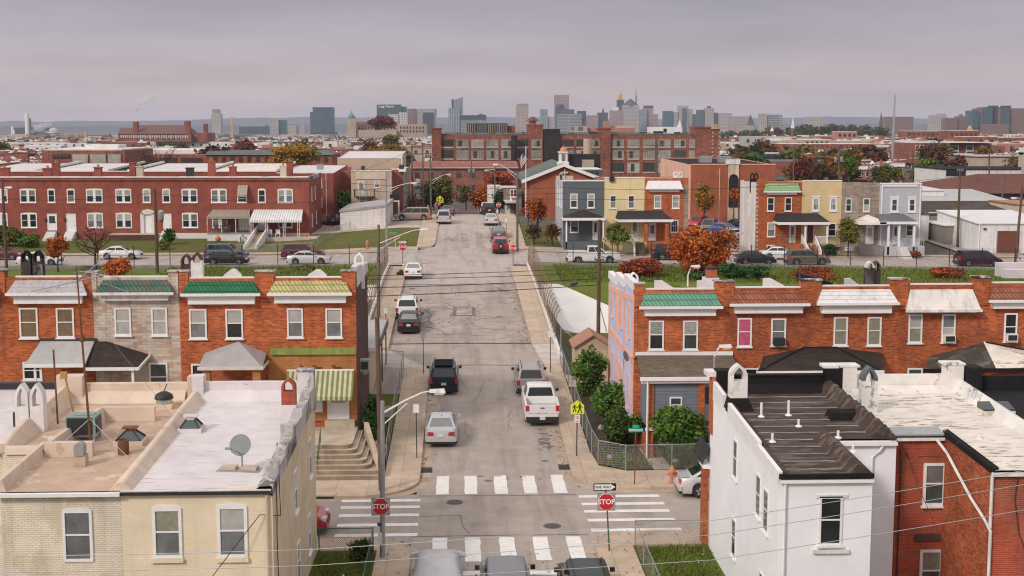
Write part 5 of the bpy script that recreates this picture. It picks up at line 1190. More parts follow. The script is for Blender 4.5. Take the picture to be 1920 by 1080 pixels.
b=MB('pavement' if False else 'concrete');p=at(500,451,YR-3.2);b.box(p.x,at(596,451,YR-3.2).x,YR-3.4,YR-.07,3.0,3.95);b.build('patio',h)
for k,(y,z)in enumerate(((YR+3,8.2),(YR+7,8.2),(YR+3,4.9),(YR+8,4.9))):window(h,(HU[6][3],y,z),.7,1.7,face=EAST)
b=MB('coping_stained');b.box(HU[6][3]-.3,HU[6][3]+.02,YR+.3,184,HU[6][4]-.35,HU[6][4]+.1);b.build('party_wall',h)
def chair(lab,x,y,z,mat):
 t=thing('patio_chair',lab,'chair',(x,y,z))
 b=MB(mat);b.box(x-.27,x+.27,y-.27,y+.27,z+.4,z+.45);b.build('seat',t)
 b=MB(mat);b.box(x-.27,x+.27,y+.22,y+.27,z+.45,z+.95);b.build('backrest',t)
 for sx in(-.24,.24):
  for sy in(-.24,.24):b=MB(mat);b.box(x+sx-.025,x+sx+.025,y+sy-.025,y+sy+.025,z,z+.4);b.build('leg',t)
for px_,lab in((506,'white patio chair beside the steps under the white awning'),(521,'taller white patio chair in the middle of the white awning')):p=at(px_,450,YR-2);chair(lab,p.x,YR-2,3.95,'white_paint')
for px_,lab in((405,'brown porch chair at the left under the tan awning'),(417,'brown porch chair in the middle under the tan awning'),(428,'brown porch chair at the right under the tan awning')):p=at(px_,430,YR-1.5);chair(lab,p.x,YR-1.5,zp,'grey_wood')
p=at(409,452,YR-3.4);b=MB('orange_plastic','green_metal');b.lathe([(.02,0),(.28,.03),(.36,.22),(.33,.42),(.18,.56),(.05,.58)],(p.x,YR-3.4,zg(p.x,YR-3.4)+.1),14);b.lathe([(.05,.57),(.04,.8)],(p.x,YR-3.4,zg(p.x,YR-3.4)+.1),6,1)
tag(b.build('pumpkin_ornament',smooth=50,loc=(p.x,YR-3.4,3.6)),'orange pumpkin yard ornament below the white porch wall','ornament')
p=at(573,450,YR-1.5);b=MB('hydrant');b.lathe([(.16,0),(.22,.36),(.2,.37)],(p.x,YR-1.5,3.95),10);tag(b.build('flower_pot',loc=(p.x,YR-1.5,3.95)),'red clay flower pot on the patio corner','pot')
for k,(a,c,rm,lab)in enumerate(((-60,70,'roof_white','white roofed row house behind the left end of the red row'),(70,205,'roof_white','white roofed row house behind the bare tree'),(205,245,'roof_black','black roofed row house behind the red row'),(245,390,'roof_white','white roofed row house with satellite dishes behind the red row'),(390,520,'roof_white_worn','worn white roofed row house behind the red row'))):
 h,r_,xa,xb,zt=box_house('row_house',lab,'house',a,c,188.5,212,322,['brick_red'],'row houses behind the red row',rm,1.5,-.6)
 b=MB('worn_white');b.hexa([(xb-.3,188.6,zt),(xb,188.6,zt),(xb,211,zt+.5),(xb-.3,211,zt+.5),(xb-.3,188.6,zt+.3),(xb,188.6,zt+.3),(xb,211,zt+.9),(xb-.3,211,zt+.9)]);b.build('party_wall',r_)
h,r_,xa,xb,zt=box_house('row_house','red brick house end with stacked windows beside the cream apartment','house',520,626,188,212,325,['brick_red'],None,'roof_white',1.5,-.5)
pxwin(h,590,604,335,352,188,up='blind',lo='blind_grey');pxwin(h,586,604,370,388,188,up='lace',lo='lace',mull=.15)
b=MB('galvanised','black');pxbox(b,594,606,308,318,190,.5);q=at(600,313,189.98);b.lathe([(.25,0),(.25,.01)],(q.x,190,q.z-2),4,1);b.build('air_conditioner',r_)
b=MB('block_grey');pxbox(b,602,620,402,415,187.5,.4);b.build('meter_cabinet',h)
pipe(h,[(xb-1.0,187.95,zt),(xb-1.0,187.95,4)],.06,'offwhite')
t=thing('garage','low white painted block garage with grey flat roof beside the lawn','garage',(-13,172,3.5))
p,q=at(638,431,172.6),at(724,388,172.6)
walls(t,[(p.x,172.6),(q.x,172.6),(q.x+.4,182),(p.x+.5,182)],p.z-.6,[q.z-.7,q.z,q.z,q.z-.7],['white_block'],[0]*4)
b=MB('porch_grey');b.hexa([(p.x-.1,172.5,q.z-.69),(q.x+.1,172.5,q.z+.01),(q.x+.5,182,q.z+.1),(p.x+.4,182,q.z-.6),(p.x-.1,172.5,q.z-.4),(q.x+.1,172.5,q.z+.3),(q.x+.5,182,q.z+.6),(p.x+.4,182,q.z-.1)]);b.build('roof',t)
h,r_,xa,xb,zt=box_house('apartment_building','cream stucco flats with a black fire escape on the upper floor','building',659,735,186,200,321,['stucco_sand','brick_mid'],None,'roof_white',3,.2,'worn_white')
b=MB('coping_beige');pxbox(b,667,727,322,336,185.9,.09);b.build('fascia',h)
pxwin(h,702,712,339,352,186,up='blind',lo='blind_grey',fr='white_paint');pxdoor(h,672,682,341,367,186,glass='blind_grey',mat='offwhite')
p,q=at(664,369,184.2),at(701,369,184.2);b=MB('dark_metal');b.box(p.x,q.x,184.2,185.98,p.z-.08,p.z);b.tube([(q.x,184.3,p.z),(q.x-1.6,185.9,p.z-1.2)],.05,5);b.build('fire_escape',h)
railing(h,[(p.x,185.9,p.z),(p.x,184.25,p.z),(q.x,184.25,p.z),(q.x,185.9,p.z)],1.0,'dark_metal',6)
b=MB('galvanised');
for e in(0,.9):b.tube([(p.x+.6+e,183.6,4.4),(p.x+.9+e,184.3,p.z+2.6)],.035,4)
for k in range(12):b.tube([(p.x+.6+.03*k,183.6+.06*k,4.4+k*.45),(p.x+1.5+.03*k,183.6+.06*k,4.4+k*.45)],.025,4)
b.build('ladder',h)
b=MB('white_paint','dark_metal');pxbox(b,677,684,311,320,189,.6,1);b.build('roof_fan',r_)
h,r_,xa,xb,zt=box_house('brick_building','red brick corner building with a stub sign box on its roof edge','building',735,757,190,214,318,['brick_mid','block_grey'],None,'roof_white',2,.3)
b=MB('white_paint','dark_metal');pxbox(b,747,761,317,322,189,1.2);pxbox(b,748,757,309,316.6,189,1.0,1);b.build('sign_box',h)
h,r_,xa,xb,zt=box_house('brick_building','long tan rendered building with a sloping white roof edge','building',634,752,216,238,297,['stucco_sand','stucco_sand'],None,'roof_white',1,-.8)
b=MB('white_paint');pxbox(b,752,754,294,312,215.8,.6);b.build('corner_trim',h)
h,r_,xa,xb,zt=box_house('brick_building','plain red brick building between the red row and the cream flats','building',627,660,200,214,322,['brick_mid'],None,'roof_white',2,.2,None)
b=MB('brick_mid');pxbox(b,651,658,313,326,201,.8);b.build('chimney',r_)
h,r_,xa,xb,zt=box_house('row_house','white corner house with a bracketed cornice behind the utility poles','house',776,800,212,222,348,['worn_white','worn_white'],None,'roof_white',1,.2)
pxwin(h,777,781,358,370,212);b=MB('white_paint');pxbox(b,774,802,346,350,211.6,.5);pxbox(b,780,786,337,346,212.4,2);b.build('cornice',h)
b=MB('brick_mid');pxbox(b,774,801,374,405,211.9,.09);b.build('ground_floor',h)
t=thing('billboard','small dark sign board on a post beside the brick corner','sign',(-9,183,4))
b=MB('sign_black');pxbox(b,731,749,364,376,183,.2);b.build('panel',t);b=MB('white_paint');pxbox(b,731,749,376.1,378,182.95,.3);b.build('trim',t);b=MB('offwhite');pxbox(b,746.5,749,378.1,410,183.05,.15);b.build('post',t)
YS=155.0
GR='painted row houses along the right of the cross street'
h,r_,xa,xb,zt=box_house('row_house','slate grey painted end row house with dark hip porch roof','house',1055,1133,YS,167,340,['paint_slate','paint_lilac'],GR,'roof_white',1.5,.3)
for a in(1069,1101):pxwin(h,a,a+14,363,390,YS,up='blind',lo='glass_green',fw=.11,d=.06)
pxwin(h,1069,1085,413,436,YS,up='blind_grey',lo='glass_dark',fw=.1);pxwin(h,1080,1094,458,466,YS,up='blind',lo='blind',rail=0,fw=.12)
pxdoor(h,1112,1121,415,452,YS,glass='glass_dark')
for y,z in((157,8.2),(160,8.2),(163,8.2)):window(h,(xa,y,z),.7,2.2,face=WEST)
def hip(h,a,c,ye,yp,Y,out,mat,kind='hip',fas='white_paint',zoff=0):
 p,q=at(a,ye,Y-out),at(c,ye,Y-out);zt=at((a+c)/2,yp,Y-.3).z;xm=(p.x+q.x)/2;b=MB(mat,fas)
 A,B_,C_,D_=V((p.x,p.y,p.z)),V((q.x,p.y,p.z)),V((q.x,Y,p.z)),V((p.x,Y,p.z))
 if kind=='hip':T=V((xm,Y-.4,zt));b.poly([A,B_,T]);b.poly([B_,C_,T]);b.poly([D_,A,T])
 else:b.poly([A,B_,V((q.x-kind,Y-.02,zt)),V((p.x+kind*.3,Y-.02,zt))]);b.poly([A,V((p.x+kind*.3,Y-.02,zt)),D_]);b.poly([B_,C_,V((q.x-kind,Y-.02,zt))])
 b.box(p.x,q.x,p.y-.08,p.y,p.z-.28,p.z+.02,1)
 for x in(p.x,q.x):b.box(x-.04,x+.04,p.y+.001,Y-.02,p.z-.26,p.z+.015,1)
 b.build('porch_roof',h);return p,q
p,q=hip(h,1056,1135,409,392,YS,2.3,'shingle_brownblack')
zf=at(1090,453,YS-2).z
b=MB('paint_slate');b.box(xa,xb-.3,YS-2.2,YS-.02,2,zf);b.build('porch_floor',h)
for px_ in(1062,1131):x=at(px_,430,YS-2.1).x;b=MB('white_paint');b.box(x-.08,x+.08,YS-2.2,YS-2.04,2,p.z-.28);b.build('porch_column',h)
railing(h,[(xa+.3,YS-2.1,zf),(xb-1.3,YS-2.1,zf)],.9,'black',14)
h,r_,xa,xb,zt=box_house('row_house','pale yellow brick row house sharing a long dark porch roof','house',1133,1208,YS,167,334,['brick_pale','brick_mid'],GR,'roof_white',1.5,.3)
pxwin(h,1143,1156,366,391,YS,up='glass_green',lo='curtain_green',fw=.11);pxwin(h,1177,1190,366,391,YS,up='curtain_red',lo='blind_grey',fw=.11)
pxdoor(h,1184,1196,412,452,YS,glass='curtain_green');b=MB('black');pxbox(b,1143,1152,331,340,YS-.3,.28);b.build('vent_box',h)
p,q=hip(h,1158,1262,412,395,YS,2.4,'shingle_dark',1.0)
zf=at(1180,454,YS-2).z;b=MB('brick_pale');b.box(at(1165,450,YS).x,xb-.01,YS-2.2,YS-.02,2,zf);b.build('porch_floor',h)
steps(h,at(1188,450,YS).x,at(1202,450,YS).x,YS-4.6,YS-2.2,2.7,zf,7,'grey_wood');b=MB('white_paint');x=at(1186,450,YS-3).x;b.hexa([(x,YS-4.6,2.8),(x+.12,YS-4.6,2.8),(x+.12,YS-2.2,zf),(x,YS-2.2,zf),(x,YS-4.6,3.7),(x+.12,YS-4.6,3.7),(x+.12,YS-2.2,zf+.9),(x,YS-2.2,zf+.9)]);b.build('railing',h)
h,r_,xa,xb,zt=box_house('row_house','orange brick row house with white ribbed mansard at the parking lot corner','house',1208,1290,YS,167,334,['brick_orange','brick_mid'],GR,'roof_white',1.5,.3,None)
def mans2(h,a,c,yt,ye,yf,Y,mat):
 p,q=at(a,ye,Y-.5),at(c,ye,Y-.5);z1=at(a,yt,Y).z;zf=at(a,yf,Y).z;b=MB(mat,'white_paint')
 b.hexa([(p.x,Y-.5,p.z),(q.x,Y-.5,p.z),(q.x,Y+.2,p.z),(p.x,Y+.2,p.z),(p.x+.35,Y+.1,z1),(q.x-.35,Y+.1,z1),(q.x-.35,Y+.3,z1),(p.x+.35,Y+.3,z1)])
 m=b.build('mansard',h);b=MB('white_paint');b.box(p.x-.05,q.x+.05,Y-.58,Y-.502,p.z-.12,p.z+.04);b.box(p.x+.4,q.x-.4,Y-.25,Y-.001,zf,p.z-.002);b.build('cornice',m)
mans2(h,1211,1281,336,354,360,YS,'tin_white')
for a in(1226,1260):pxwin(h,a,a+14,366,391,YS,up='lace',lo='lace',fw=.11,grid=2)
pxwin(h,1257,1272,412,436,YS,up='glass_dark',lo='glass_dark',fw=.1,grid=2);pxdoor(h,1217,1229,419,453,YS,glass='blind_grey')
b=MB('brick_orange');b.box(xa+.01,at(1250,450,YS).x,YS-2.2,YS-.02,2,zf);b.build('porch_floor',h)
for px_ in(1211,1250):x=at(px_,430,YS-2).x;b=MB('brick_orange');b.box(x-.2,x+.2,YS-2.2,YS-1.85,zf,p.z-.28);b.build('porch_column',h)
steps(h,at(1217,450,YS).x,at(1232,450,YS).x,YS-4.4,YS-2.2,2.7,zf,7,'brick_mid')
b=MB('formstone_tan');b.box(xb-.5,xb+.02,YS-.03,YS+.2,1.5,zt-.8);b.build('quoin',h)
b=MB('roof_white','tin_white')
for px_ in(1267,1276):q=at(px_,335,YS+4);gothic(b,q.x,YS+4,zt-.4,.5,.4,at(px_,321,YS+4).z-zt+.4)
b.build('chimney',r_)
h,r_,xa,xb,zt=box_house('row_house','orange brick end row house with mint green mansard and whitewashed flank','house',1418,1503,YS,164,341,['brick_orange','block_grey'],GR,'roof_white',1.3,.3,None)
mans2(h,1433,1502,341,359,365,YS,'tile_mint')
b=MB('worn_white');b.box(xa-.05,xa-.001,YS+.4,164,1.5,zt-.2);
for y in(YS+.5,158.5,161.8):b.box(xa-.12,xa-.051,y,y+1.2,3,zt-.1)
b.build('side_wall',h)
b=MB('brick_orange');pxbox(b,1420,1440,337,365,YS-.05,.5);b.build('pier',h)
b=MB('formstone');
for k in range(16):pxbox(b,1417,1421+(k%2),345+k*8,349+k*8,YS-.03,.05)
b.build('quoin',h)
b=MB('tar_gloss','tar_gloss')
for px_ in(1411,1418):q=at(px_,340,YS+3);gothic(b,q.x,YS+3,zt-.5,.48,.4,at(px_,324,YS+3).z-zt+.5)
b.build('chimney',r_)
for a in(1438,1471):pxwin(h,a,a+14,370,396,YS,up='glass_dark',lo='glass_dark',fw=.1)
pxwin(h,1438,1454,417,444,YS,up='blind',lo='blind_grey',fw=.11);pxwin(h,1437,1452,459,467,YS,up='glass_dark',lo='glass_dark',rail=0,fw=.12)
pxdoor(h,1480,1491,422,456,YS,glass='blind_grey')
p,q=hip(h,1459,1557,417,400,YS,2.4,'shingle_dark',.9)
zf=at(1480,458,YS-2).z;b=MB('brick_orange');b.box(at(1461,450,YS-2).x,xb-.02,YS-2.2,YS-.02,1.5,zf);b.build('porch_floor',h)
railing(h,[(at(1461,450,YS-2).x,YS-2.1,zf),(xb-1.2,YS-2.1,zf)],.9,'grey_wood',12,r=.03)
steps(h,at(1495,450,YS).x,at(1509,450,YS).x,YS-5,YS-2.2,2.4,zf,7,'brick_mid')
b=MB('white_paint');x=at(1510,450,YS-3).x;b.hexa([(x,YS-5,2.5),(x+.14,YS-5,2.5),(x+.14,YS-1,zf),(x,YS-1,zf),(x,YS-5,3.5),(x+.14,YS-5,3.5),(x+.14,YS-1,zf+1.1),(x,YS-1,zf+1.1)]);b.build('railing',h)
h,r_,xa,xb,zt=box_house('row_house','tan painted row house with a red front door','house',1503,1577,YS,164,340,['paint_tan'],GR,'roof_white',1.3,.3)
for a in(1522,1555):pxwin(h,a,a+15,370,396,YS,up='lace',lo='blind_grey',fw=.2,hood=.08,grid=2)
pxdoor(h,1513,1525,422,455,YS,mat='curtain_red',label='dark red front door');pxwin(h,1552,1568,418,443,YS,up='glass_dark',lo='glass_dark',fw=.1)
for px_ in(1510,1551):x=at(px_,430,YS-2.1).x;b=MB('white_paint');b.box(x-.1,x+.1,YS-2.2,YS-2.0,zf,p.z-.26);b.build('porch_column',h)
b=MB('paint_tan');b.box(xa+.02,at(1553,450,YS-2).x,YS-2.2,YS-.02,1.5,zf);b.build('porch_floor',h)
steps(h,at(1514,450,YS).x,at(1530,450,YS).x,YS-5,YS-2.2,2.4,zf,7,'brick_mid')
railing(h,[(at(1532,450,YS-2).x,YS-2.1,zf),(at(1551,450,YS-2).x,YS-2.1,zf)],.9,'white_paint',10,r=.035)
b=MB('white_paint');x=at(1532,450,YS-3).x;b.hexa([(x,YS-4.6,2.7),(x+.14,YS-4.6,2.7),(x+.14,YS-1.9,zf),(x,YS-1.9,zf),(x,YS-4.6,3.6),(x+.14,YS-4.6,3.6),(x+.14,YS-1.9,zf+1),(x,YS-1.9,zf+1)]);b.build('railing',h)
h,r_,xa,xb,zt=box_house('row_house','brown stone faced row house with a pale half hip porch roof','house',1577,1648,YS,164,343,['formstone_tan'],GR,'roof_white',1.2,.3,None)
pxwin(h,1585,1597,372,397,YS,up='glass_green',lo='glass_dark',fw=.09);pxwin(h,1618,1631,372,397,YS,up='glass_green',lo='blind',fw=.09);pxdoor(h,1624,1637,424,457,YS,glass='blind')
p,q=hip(h,1610,1662,417,402,YS,2.4,'roof_white_worn','hip');zf=at(1640,463,YS-2).z
b=MB('block_grey');b.box(at(1612,450,YS-2).x,xb-.02,YS-2.2,YS-.02,1.3,zf);b.build('porch_floor',h);pxwin(h,1584,1598,463,469,YS,up='blind',lo='blind',rail=0,fw=.1)
h,r_,xa,xb,zt=box_house('row_house','lilac grey row house with broad white corner trim','house',1648,1727,YS,164,345,['paint_lilac','siding_white'],GR,'roof_white',1.2,.3)
b=MB('white_paint');pxbox(b,1649,1656,346,480,YS-.1,.09);pxbox(b,1721,1728,346,480,YS-.1,.09);pxbox(b,1656.1,1720.9,346,350,YS-.12,.1);b.build('trim',h)
for a in(1669,1702):pxwin(h,a,a+16,371,398,YS,up='glass_green',lo='glass_green',fw=.22,hood=.06)
p,q=hip(h,1650,1721,416,401,YS,2.4,'shingle_grey',.9)
for px_ in(1666,1686,1714):x=at(px_,430,YS-2.1).x;b=MB('white_paint');b.box(x-.12,x+.12,YS-2.2,YS-1.95,2.8,p.z-.26);b.build('porch_column',h)
pxwin(h,1698,1713,421,443,YS,up='glass_green',lo='glass_green',fw=.1);pxdoor(h,1674,1684,422,458,YS,glass='glass_green')
zf=at(1690,462,YS-2).z;b=MB('paint_lilac');b.box(xa+.1,xb-.2,YS-2.2,YS-.02,1.2,zf);b.build('porch_floor',h);steps(h,at(1672,450,YS).x,at(1688,450,YS).x,YS-5,YS-2.2,2.2,zf,7,'concrete_white')
railing(h,[(at(1690,450,YS-2).x,YS-2.1,zf),(xb-.3,YS-2.1,zf)],.9,'offwhite',9)
for px_ in(1670,1690):x=at(px_,450,YS-3).x;railing(h,[(x,YS-5,2.3),(x,YS-2.2,zf)],.9,'offwhite',5)
def shop(name,lab,pa,pb,Y,Yb,yt,yb,wall,roof,cat='building',slope=0.0,side=None,eave=.2):
 p,q=at(pa,yb,Y),at(pb,yt,Y);t=thing(name,lab,cat,((p.x+q.x)/2,Y,p.z))
 walls(t,[(p.x,Y),(q.x,Y),(q.x,Yb),(p.x,Yb)],p.z-1,[q.z,q.z,q.z+slope,q.z+slope],[wall,side or wall],[0,1,1,1])
 b=MB(roof);b.hexa([(p.x-eave,Y-eave,q.z+.01),(q.x+eave,Y-eave,q.z+.01),(q.x+eave,Yb,q.z+slope+.01),(p.x-eave,Yb,q.z+slope+.01),(p.x-eave,Y-eave,q.z+.14),(q.x+eave,Y-eave,q.z+.14),(q.x+eave,Yb,q.z+slope+.14),(p.x-eave,Yb,q.z+slope+.14)]);b.build('roof',t)
 return t,p,q
t,p,q=shop('workshop','white rendered workshop with a brown roller door',1832,1980,158,172,420,484,'siding_white','tin_white',slope=.7)
b=MB('roller' if 'roller' in MT else 'shed_roof','white_paint');pxbox(b,1869,1912,433,481,157.9,.09);pxbox(b,1866,1868.9,431,482,157.87,.12,1);pxbox(b,1912.1,1915,431,482,157.87,.12,1);b.build('roller_door',t)
b=MB('dark_metal');pxbox(b,1845,1850,428,431,157.8,.19);b.build('wall_lamp',t);pipe(t,[(p.x+.1,157.9,q.z),(p.x+.1,157.9,p.z-.3)],.07)
t,p,q=shop('garage','small grey lean-to garage with a white door',1771,1797,166,174,424,467,'block_grey','tin_white','garage');b=MB('worn_white');pxbox(b,1786,1796,437,466,165.9,.09);b.build('door',t)
t,p,q=shop('workshop','long grey block building with a black tar roof strip',1741,1960,176,190,402,458,'block_grey','roof_tar',slope=.9);b=MB('worn_white');pxbox(b,1741,1905,397.5,399.5,175.7,.1);b.build('gutter',t)
b=MB('black');pxbox(b,1745,1757,431,436,175.9,.09);b.build('vent',t)
t,p,q=shop('workshop','white clapboard shed with a stone corner behind the lilac house',1724,1742,170,180,402,455,'siding_white','roof_tar')
t,p,q=shop('workshop','broad pale grey metal roof behind the black tar strip',1726,1930,192,215,388,402,'worn_white','porch_pale',slope=1.4)
t,p,q=shop('workshop','cream stub building at the right edge behind the roller door workshop',1906,1990,176.5,186,384,420,'stucco_beige','shed_roof')
t,p,q=shop('row_house','white clapboard house with two small windows beside the red roof',1727,1770,205,215,358,390,'siding_white','roof_white','house',.2)
for a in(1729,1754):pxwin(t,a,a+7,366,376,205,up='glass_dark',lo='glass_dark')
t=thing('hip_roof_building','low purple brick building under a large red shingle hip roof','building',(95,225,2))
p,q=at(1770,382,225),at(1990,362,225);walls(t,[(p.x,225),(q.x,225),(q.x,250),(p.x,250)],p.z-2,[q.z]*4,['purple_wall'],[0]*4)
r1,r2=at(1833,326,238),at(1990,326,238);b=MB('shingle_red');e=.8;A,B_,C_,D_=V((p.x-e,224,q.z)),V((q.x+e,224,q.z)),V((q.x+e,251,q.z)),V((p.x-e,251,q.z));b.poly([A,B_,r2,r1]);b.poly([D_,A,r1]);b.poly([C_,D_,r1,r2]);b.build('roof',t)
b=MB('galvanised');pxbox(b,1828,1852,364,372,222,1.5);pxbox(b,1826,1846,361,366,222.2,1.2);b.build('duct',t)
t,p,q=shop('store_building','low white walled store with a broken dark parapet',1771,1960,262,280,318,352,'worn_white','roof_black');b=MB('black');pxbox(b,1774,1811,317,330,261.9,.09);b.build('wall_opening',t)
h,r_,xa,xb,zt=box_house('parish_hall','large orange brick hall with one tall arched window','building',1294,1453,195,225,309,['brick_hall','paint_pink'],None,'roof_black',2,-.3,'paint_pink')
b=MB('stucco_beige','worn_white');pxbox(b,1364,1386,300,420,194.8,.19);pxbox(b,1362,1388,299,308,194.7,.6,1);b.build('window_bay',h)
p,q=at(1366,388,194.75),at(1384,335,194.75);b=MB('glass_dark','dark_metal');w=(q.x-p.x)/2;xm=(p.x+q.x)/2
b.poly([(p.x,194.72,p.z),(q.x,194.72,p.z),(q.x,194.72,q.z)]+[(xm+w*cos(a),194.72,q.z+w*sin(a))for a in[pi*k/8 for k in range(1,8)]]+[(p.x,194.72,q.z)])
for k in range(5):x=p.x+(q.x-p.x)*k/4;b.box(x-.05,x+.05,194.66,194.72,p.z,q.z,1)
for k in range(6):z=p.z+(q.z-p.z)*k/5;b.box(p.x,q.x,194.665,194.715,z-.04,z+.04,1)
b.build('window',h)
for(a,c)in((1260,1270),(1275,1284)):
 pass
p=at(1294,400,195);
for y in(200,207,214,221):b=MB('stucco_beige');b.box(p.x-.12,p.x-.001,y,y+1.6,2,zt-.1);b.build('pilaster',h)
for a,c,y0,y1 in((1314,1335,293,305),(1349,1372,293,306)):b=MB('galvanised');pxbox(b,a,c,y0,y1,206,2);b.build('roof_plant',r_)
b=MB('worn_white');pxbox(b,1347.5,1350,316,425,192,.2);tag(b.build('light_pole',loc=(at(1348,420,192).x,192,3)),'slender white pole in front of the orange brick hall','pole')
t=thing('church','red brick church with dark green gable roof and copper cupola','church',(15,196,3.5))
Yc=196;p,q,k_=at(993,334,Yc),at(1124,334,Yc),at(1057,309,Yc);Ybk=222
b=MB('brick_hall','stucco_beige');b.prism([(p.x,Yc,2),(q.x,Yc,2),(q.x,Yc,p.z),(k_.x,Yc,k_.z-.3),(p.x,Yc,p.z)],(0,Ybk-Yc,0));b.build('wall',t)
b=MB('shingle_green','white_paint')
for s,e in((p,-1.2),(q,1.2)):
 zz=s.z-.5;x=s.x+e;b.hexa([(k_.x,Yc-.6,k_.z),(x,Yc-.6,zz),(x,Ybk,zz),(k_.x,Ybk,k_.z),(k_.x,Yc-.6,k_.z+.2),(x,Yc-.6,zz+.2),(x,Ybk,zz+.2),(k_.x,Ybk,k_.z+.2)])
 b.hexa([(k_.x,Yc-.7,k_.z-.25),(x,Yc-.7,zz-.25),(x,Yc-.602,zz-.25),(k_.x,Yc-.602,k_.z-.25),(k_.x,Yc-.7,k_.z+.25),(x,Yc-.7,zz+.25),(x,Yc-.602,zz+.25),(k_.x,Yc-.602,k_.z+.25)],1)
b.build('roof',t)
b=MB('stucco_beige');p1,q1=at(1042,420,Yc),at(1075,325,Yc);b.box(p1.x,q1.x,Yc-.1,Yc-.001,2,k_.z-1.6);b.build('gable_panel',t)
b=MB('offwhite');pxbox(b,1058,1060,317,337,Yc-.3,.18);pxbox(b,1053,1065,322,325,Yc-.32,.2);b.build('cross',t)
pxwin(t,1049,1055,326,338,Yc-.1,up='glass_blue',lo='glass_blue',rail=0,arch=.25,fr='offwhite')
b=MB('white_paint','white_paint');yk=Yc+3;pxbox(b,1046,1067,304,312,yk-1.2,2.4);pxbox(b,1049,1064,286,304,yk-.9,1.8);pxbox(b,1047.5,1065.5,284.5,286.5,yk-1.1,2.2);c_=b.build('cupola',t)
b=MB('blind_grey');pxbox(b,1053,1060,289,302,yk-.95,.04);b.build('louvre',c_)
q=at(1057,284.5,yk);b=MB('copper');b.lathe([(.62,0)]+[(.62*cos(a),.75*sin(a))for a in[pi/2*k/6 for k in range(1,6)]]+[(.03,.76),(.02,1.1)],(q.x,yk,q.z),16);b.build('dome',c_,40)
t=thing('flagpole','white flagpole with a drooping striped flag beside the church','flagpole',(9.2,188,4.5))
p,q=at(986,400,188),at(984.5,277,188);b=MB('white_paint');b.tube([(p.x,188,4),(p.x,188,q.z)],[.09,.05],8);b.lathe([(.02,0),(.1,.06),(.1,.14),(.02,.2)],(p.x,188,q.z),8);b.build('pole',t)
f=MB('flag_blue','flag_white','flag_red');n=14;hw,hh=1.6,2.9
def fp(u,v):return(p.x-.08-.72*u-.1*sin(v*5),188+.18*sin(u*9+v*3),q.z-.15-v*1.75-u*1.15)
for i in range(13):
 for j in range(8):
  v0,v1,u0,u1=i/13,(i+1)/13,j/8,(j+1)/8
  f.poly([fp(u0,v0),fp(u1,v0),fp(u1,v1),fp(u0,v1)],0 if(i<7 and j<3.2)else(2 if i%2==0 else 1))
f.build('flag',t)
h,r_,xa,xb,zt=box_house('row_house','tan corner row house with white bay beyond the crest','house',940,972,212,224,352,['formstone_tan','worn_white'],None,'roof_white',1,.2)
pxwin(h,956,970,355,370,212,up='curtain_red',lo='curtain_red',mull=.12,fw=.14);b=MB('worn_white');pxbox(b,944,972,376,381,210,1.9);b.build('porch_roof',h);pxdoor(h,948,955,385,402,212,glass='blind')
h,r_,xa,xb,zt=box_house('row_house','cream corner house with a turned bay and small crest beyond the hill','house',916,940,216,228,350,['worn_white','worn_white'],None,'roof_white',1,.2)
pxwin(h,921,925,357,370,216);pxwin(h,930,934,357,370,216)
# ------------------------------------------------------------------ the town beyond: works, landmarks, skyline
gridmat('g_pale',(.16,.18,.2),(.42,.38,.36),4,3.6,.9);gridmat('g_tan',(.2,.19,.18),(.40,.32,.28),3.2,3.6,.8);gridmat('g_blue',(.05,.105,.13),(.09,.13,.17),4,3.8,.25,rough=.25)
gridmat('g_teal',(.055,.1,.115),(.09,.14,.15),5,4,.3,rough=.25);gridmat('g_brown',(.1,.08,.08),(.23,.15,.13),3.5,3.6,.9);gridmat('g_white',(.12,.13,.15),(.55,.53,.52),3.4,3.5,.8);gridmat('g_pink',(.2,.15,.15),(.36,.25,.235),2.6,4,.7)
gridmat('g_dark',(.03,.04,.05),(.07,.075,.085),4,3.7,.4);gridmat('g_light',(.17,.21,.25),(.32,.35,.38),5,40,.9,rough=.3);gridmat('g_stripe',(.09,.12,.14),(.3,.31,.31),60,3.8,1.0)
gridmat('works_glass',(.36,.355,.31),(.13,.12,.1),.8,.55,.05,.45,.4);gridmat('works_dark',(.035,.033,.03),(.09,.08,.07),.9,.7,.06,.5,.5);gridmat('works_bare',(.5,.47,.42),(.3,.27,.23),1.6,1.2,.05,.3,.6)
plain('beige_far',(.46,.37,.29),.8,.15,.3);plain('slate_far',(.09,.1,.105),.7,.2,.2);plain('roof_brown',(.15,.07,.055),.85,.12,.3);plain('pink_far',(.42,.2,.17),.8,.1,.2);plain('burnt',(.03,.022,.02),.9,.4,.4);plain('gold',(.6,.3,.05),.4,.1,.2)
plain('verdigris',(.1,.27,.23),.6,.1,.3);plain('stone_far',(.4,.32,.26),.9,.15,.3);plain('stack_red',(.2,.06,.045),.9,.1,.3);plain('red_leafy',(.1,.02,.015),.9,.4,.4)
def blk(mb,pa,pb,yt,yb,Y,d,m=0,m2=None,zb=None):
 p,q=at(pa,yb,Y),at(pb,yt,Y);z0=zb if zb is not None else p.z
 mb.box(p.x,q.x,Y,Y+d,z0,q.z,m)
 if m2 is not None:mb.box(p.x-.2,q.x+.2,Y-.2,Y+d+.2,q.z+.01,q.z+.5,m2)
 return V((p.x,Y,z0)),V((q.x,Y,q.z))
YW=450.0
wk=thing('factory','long derelict red brick factory with rows of broken grid windows','factory',(30,YW,0))
b=MB('brick_far');z0=-4
blk(b,822,1310,254,330,YW,60,0,None,z0);b.build('wall',wk)
b=MB('slate_far');blk(b,822,1310,250.6,253.8,YW+3,54);b.build('roof',wk)
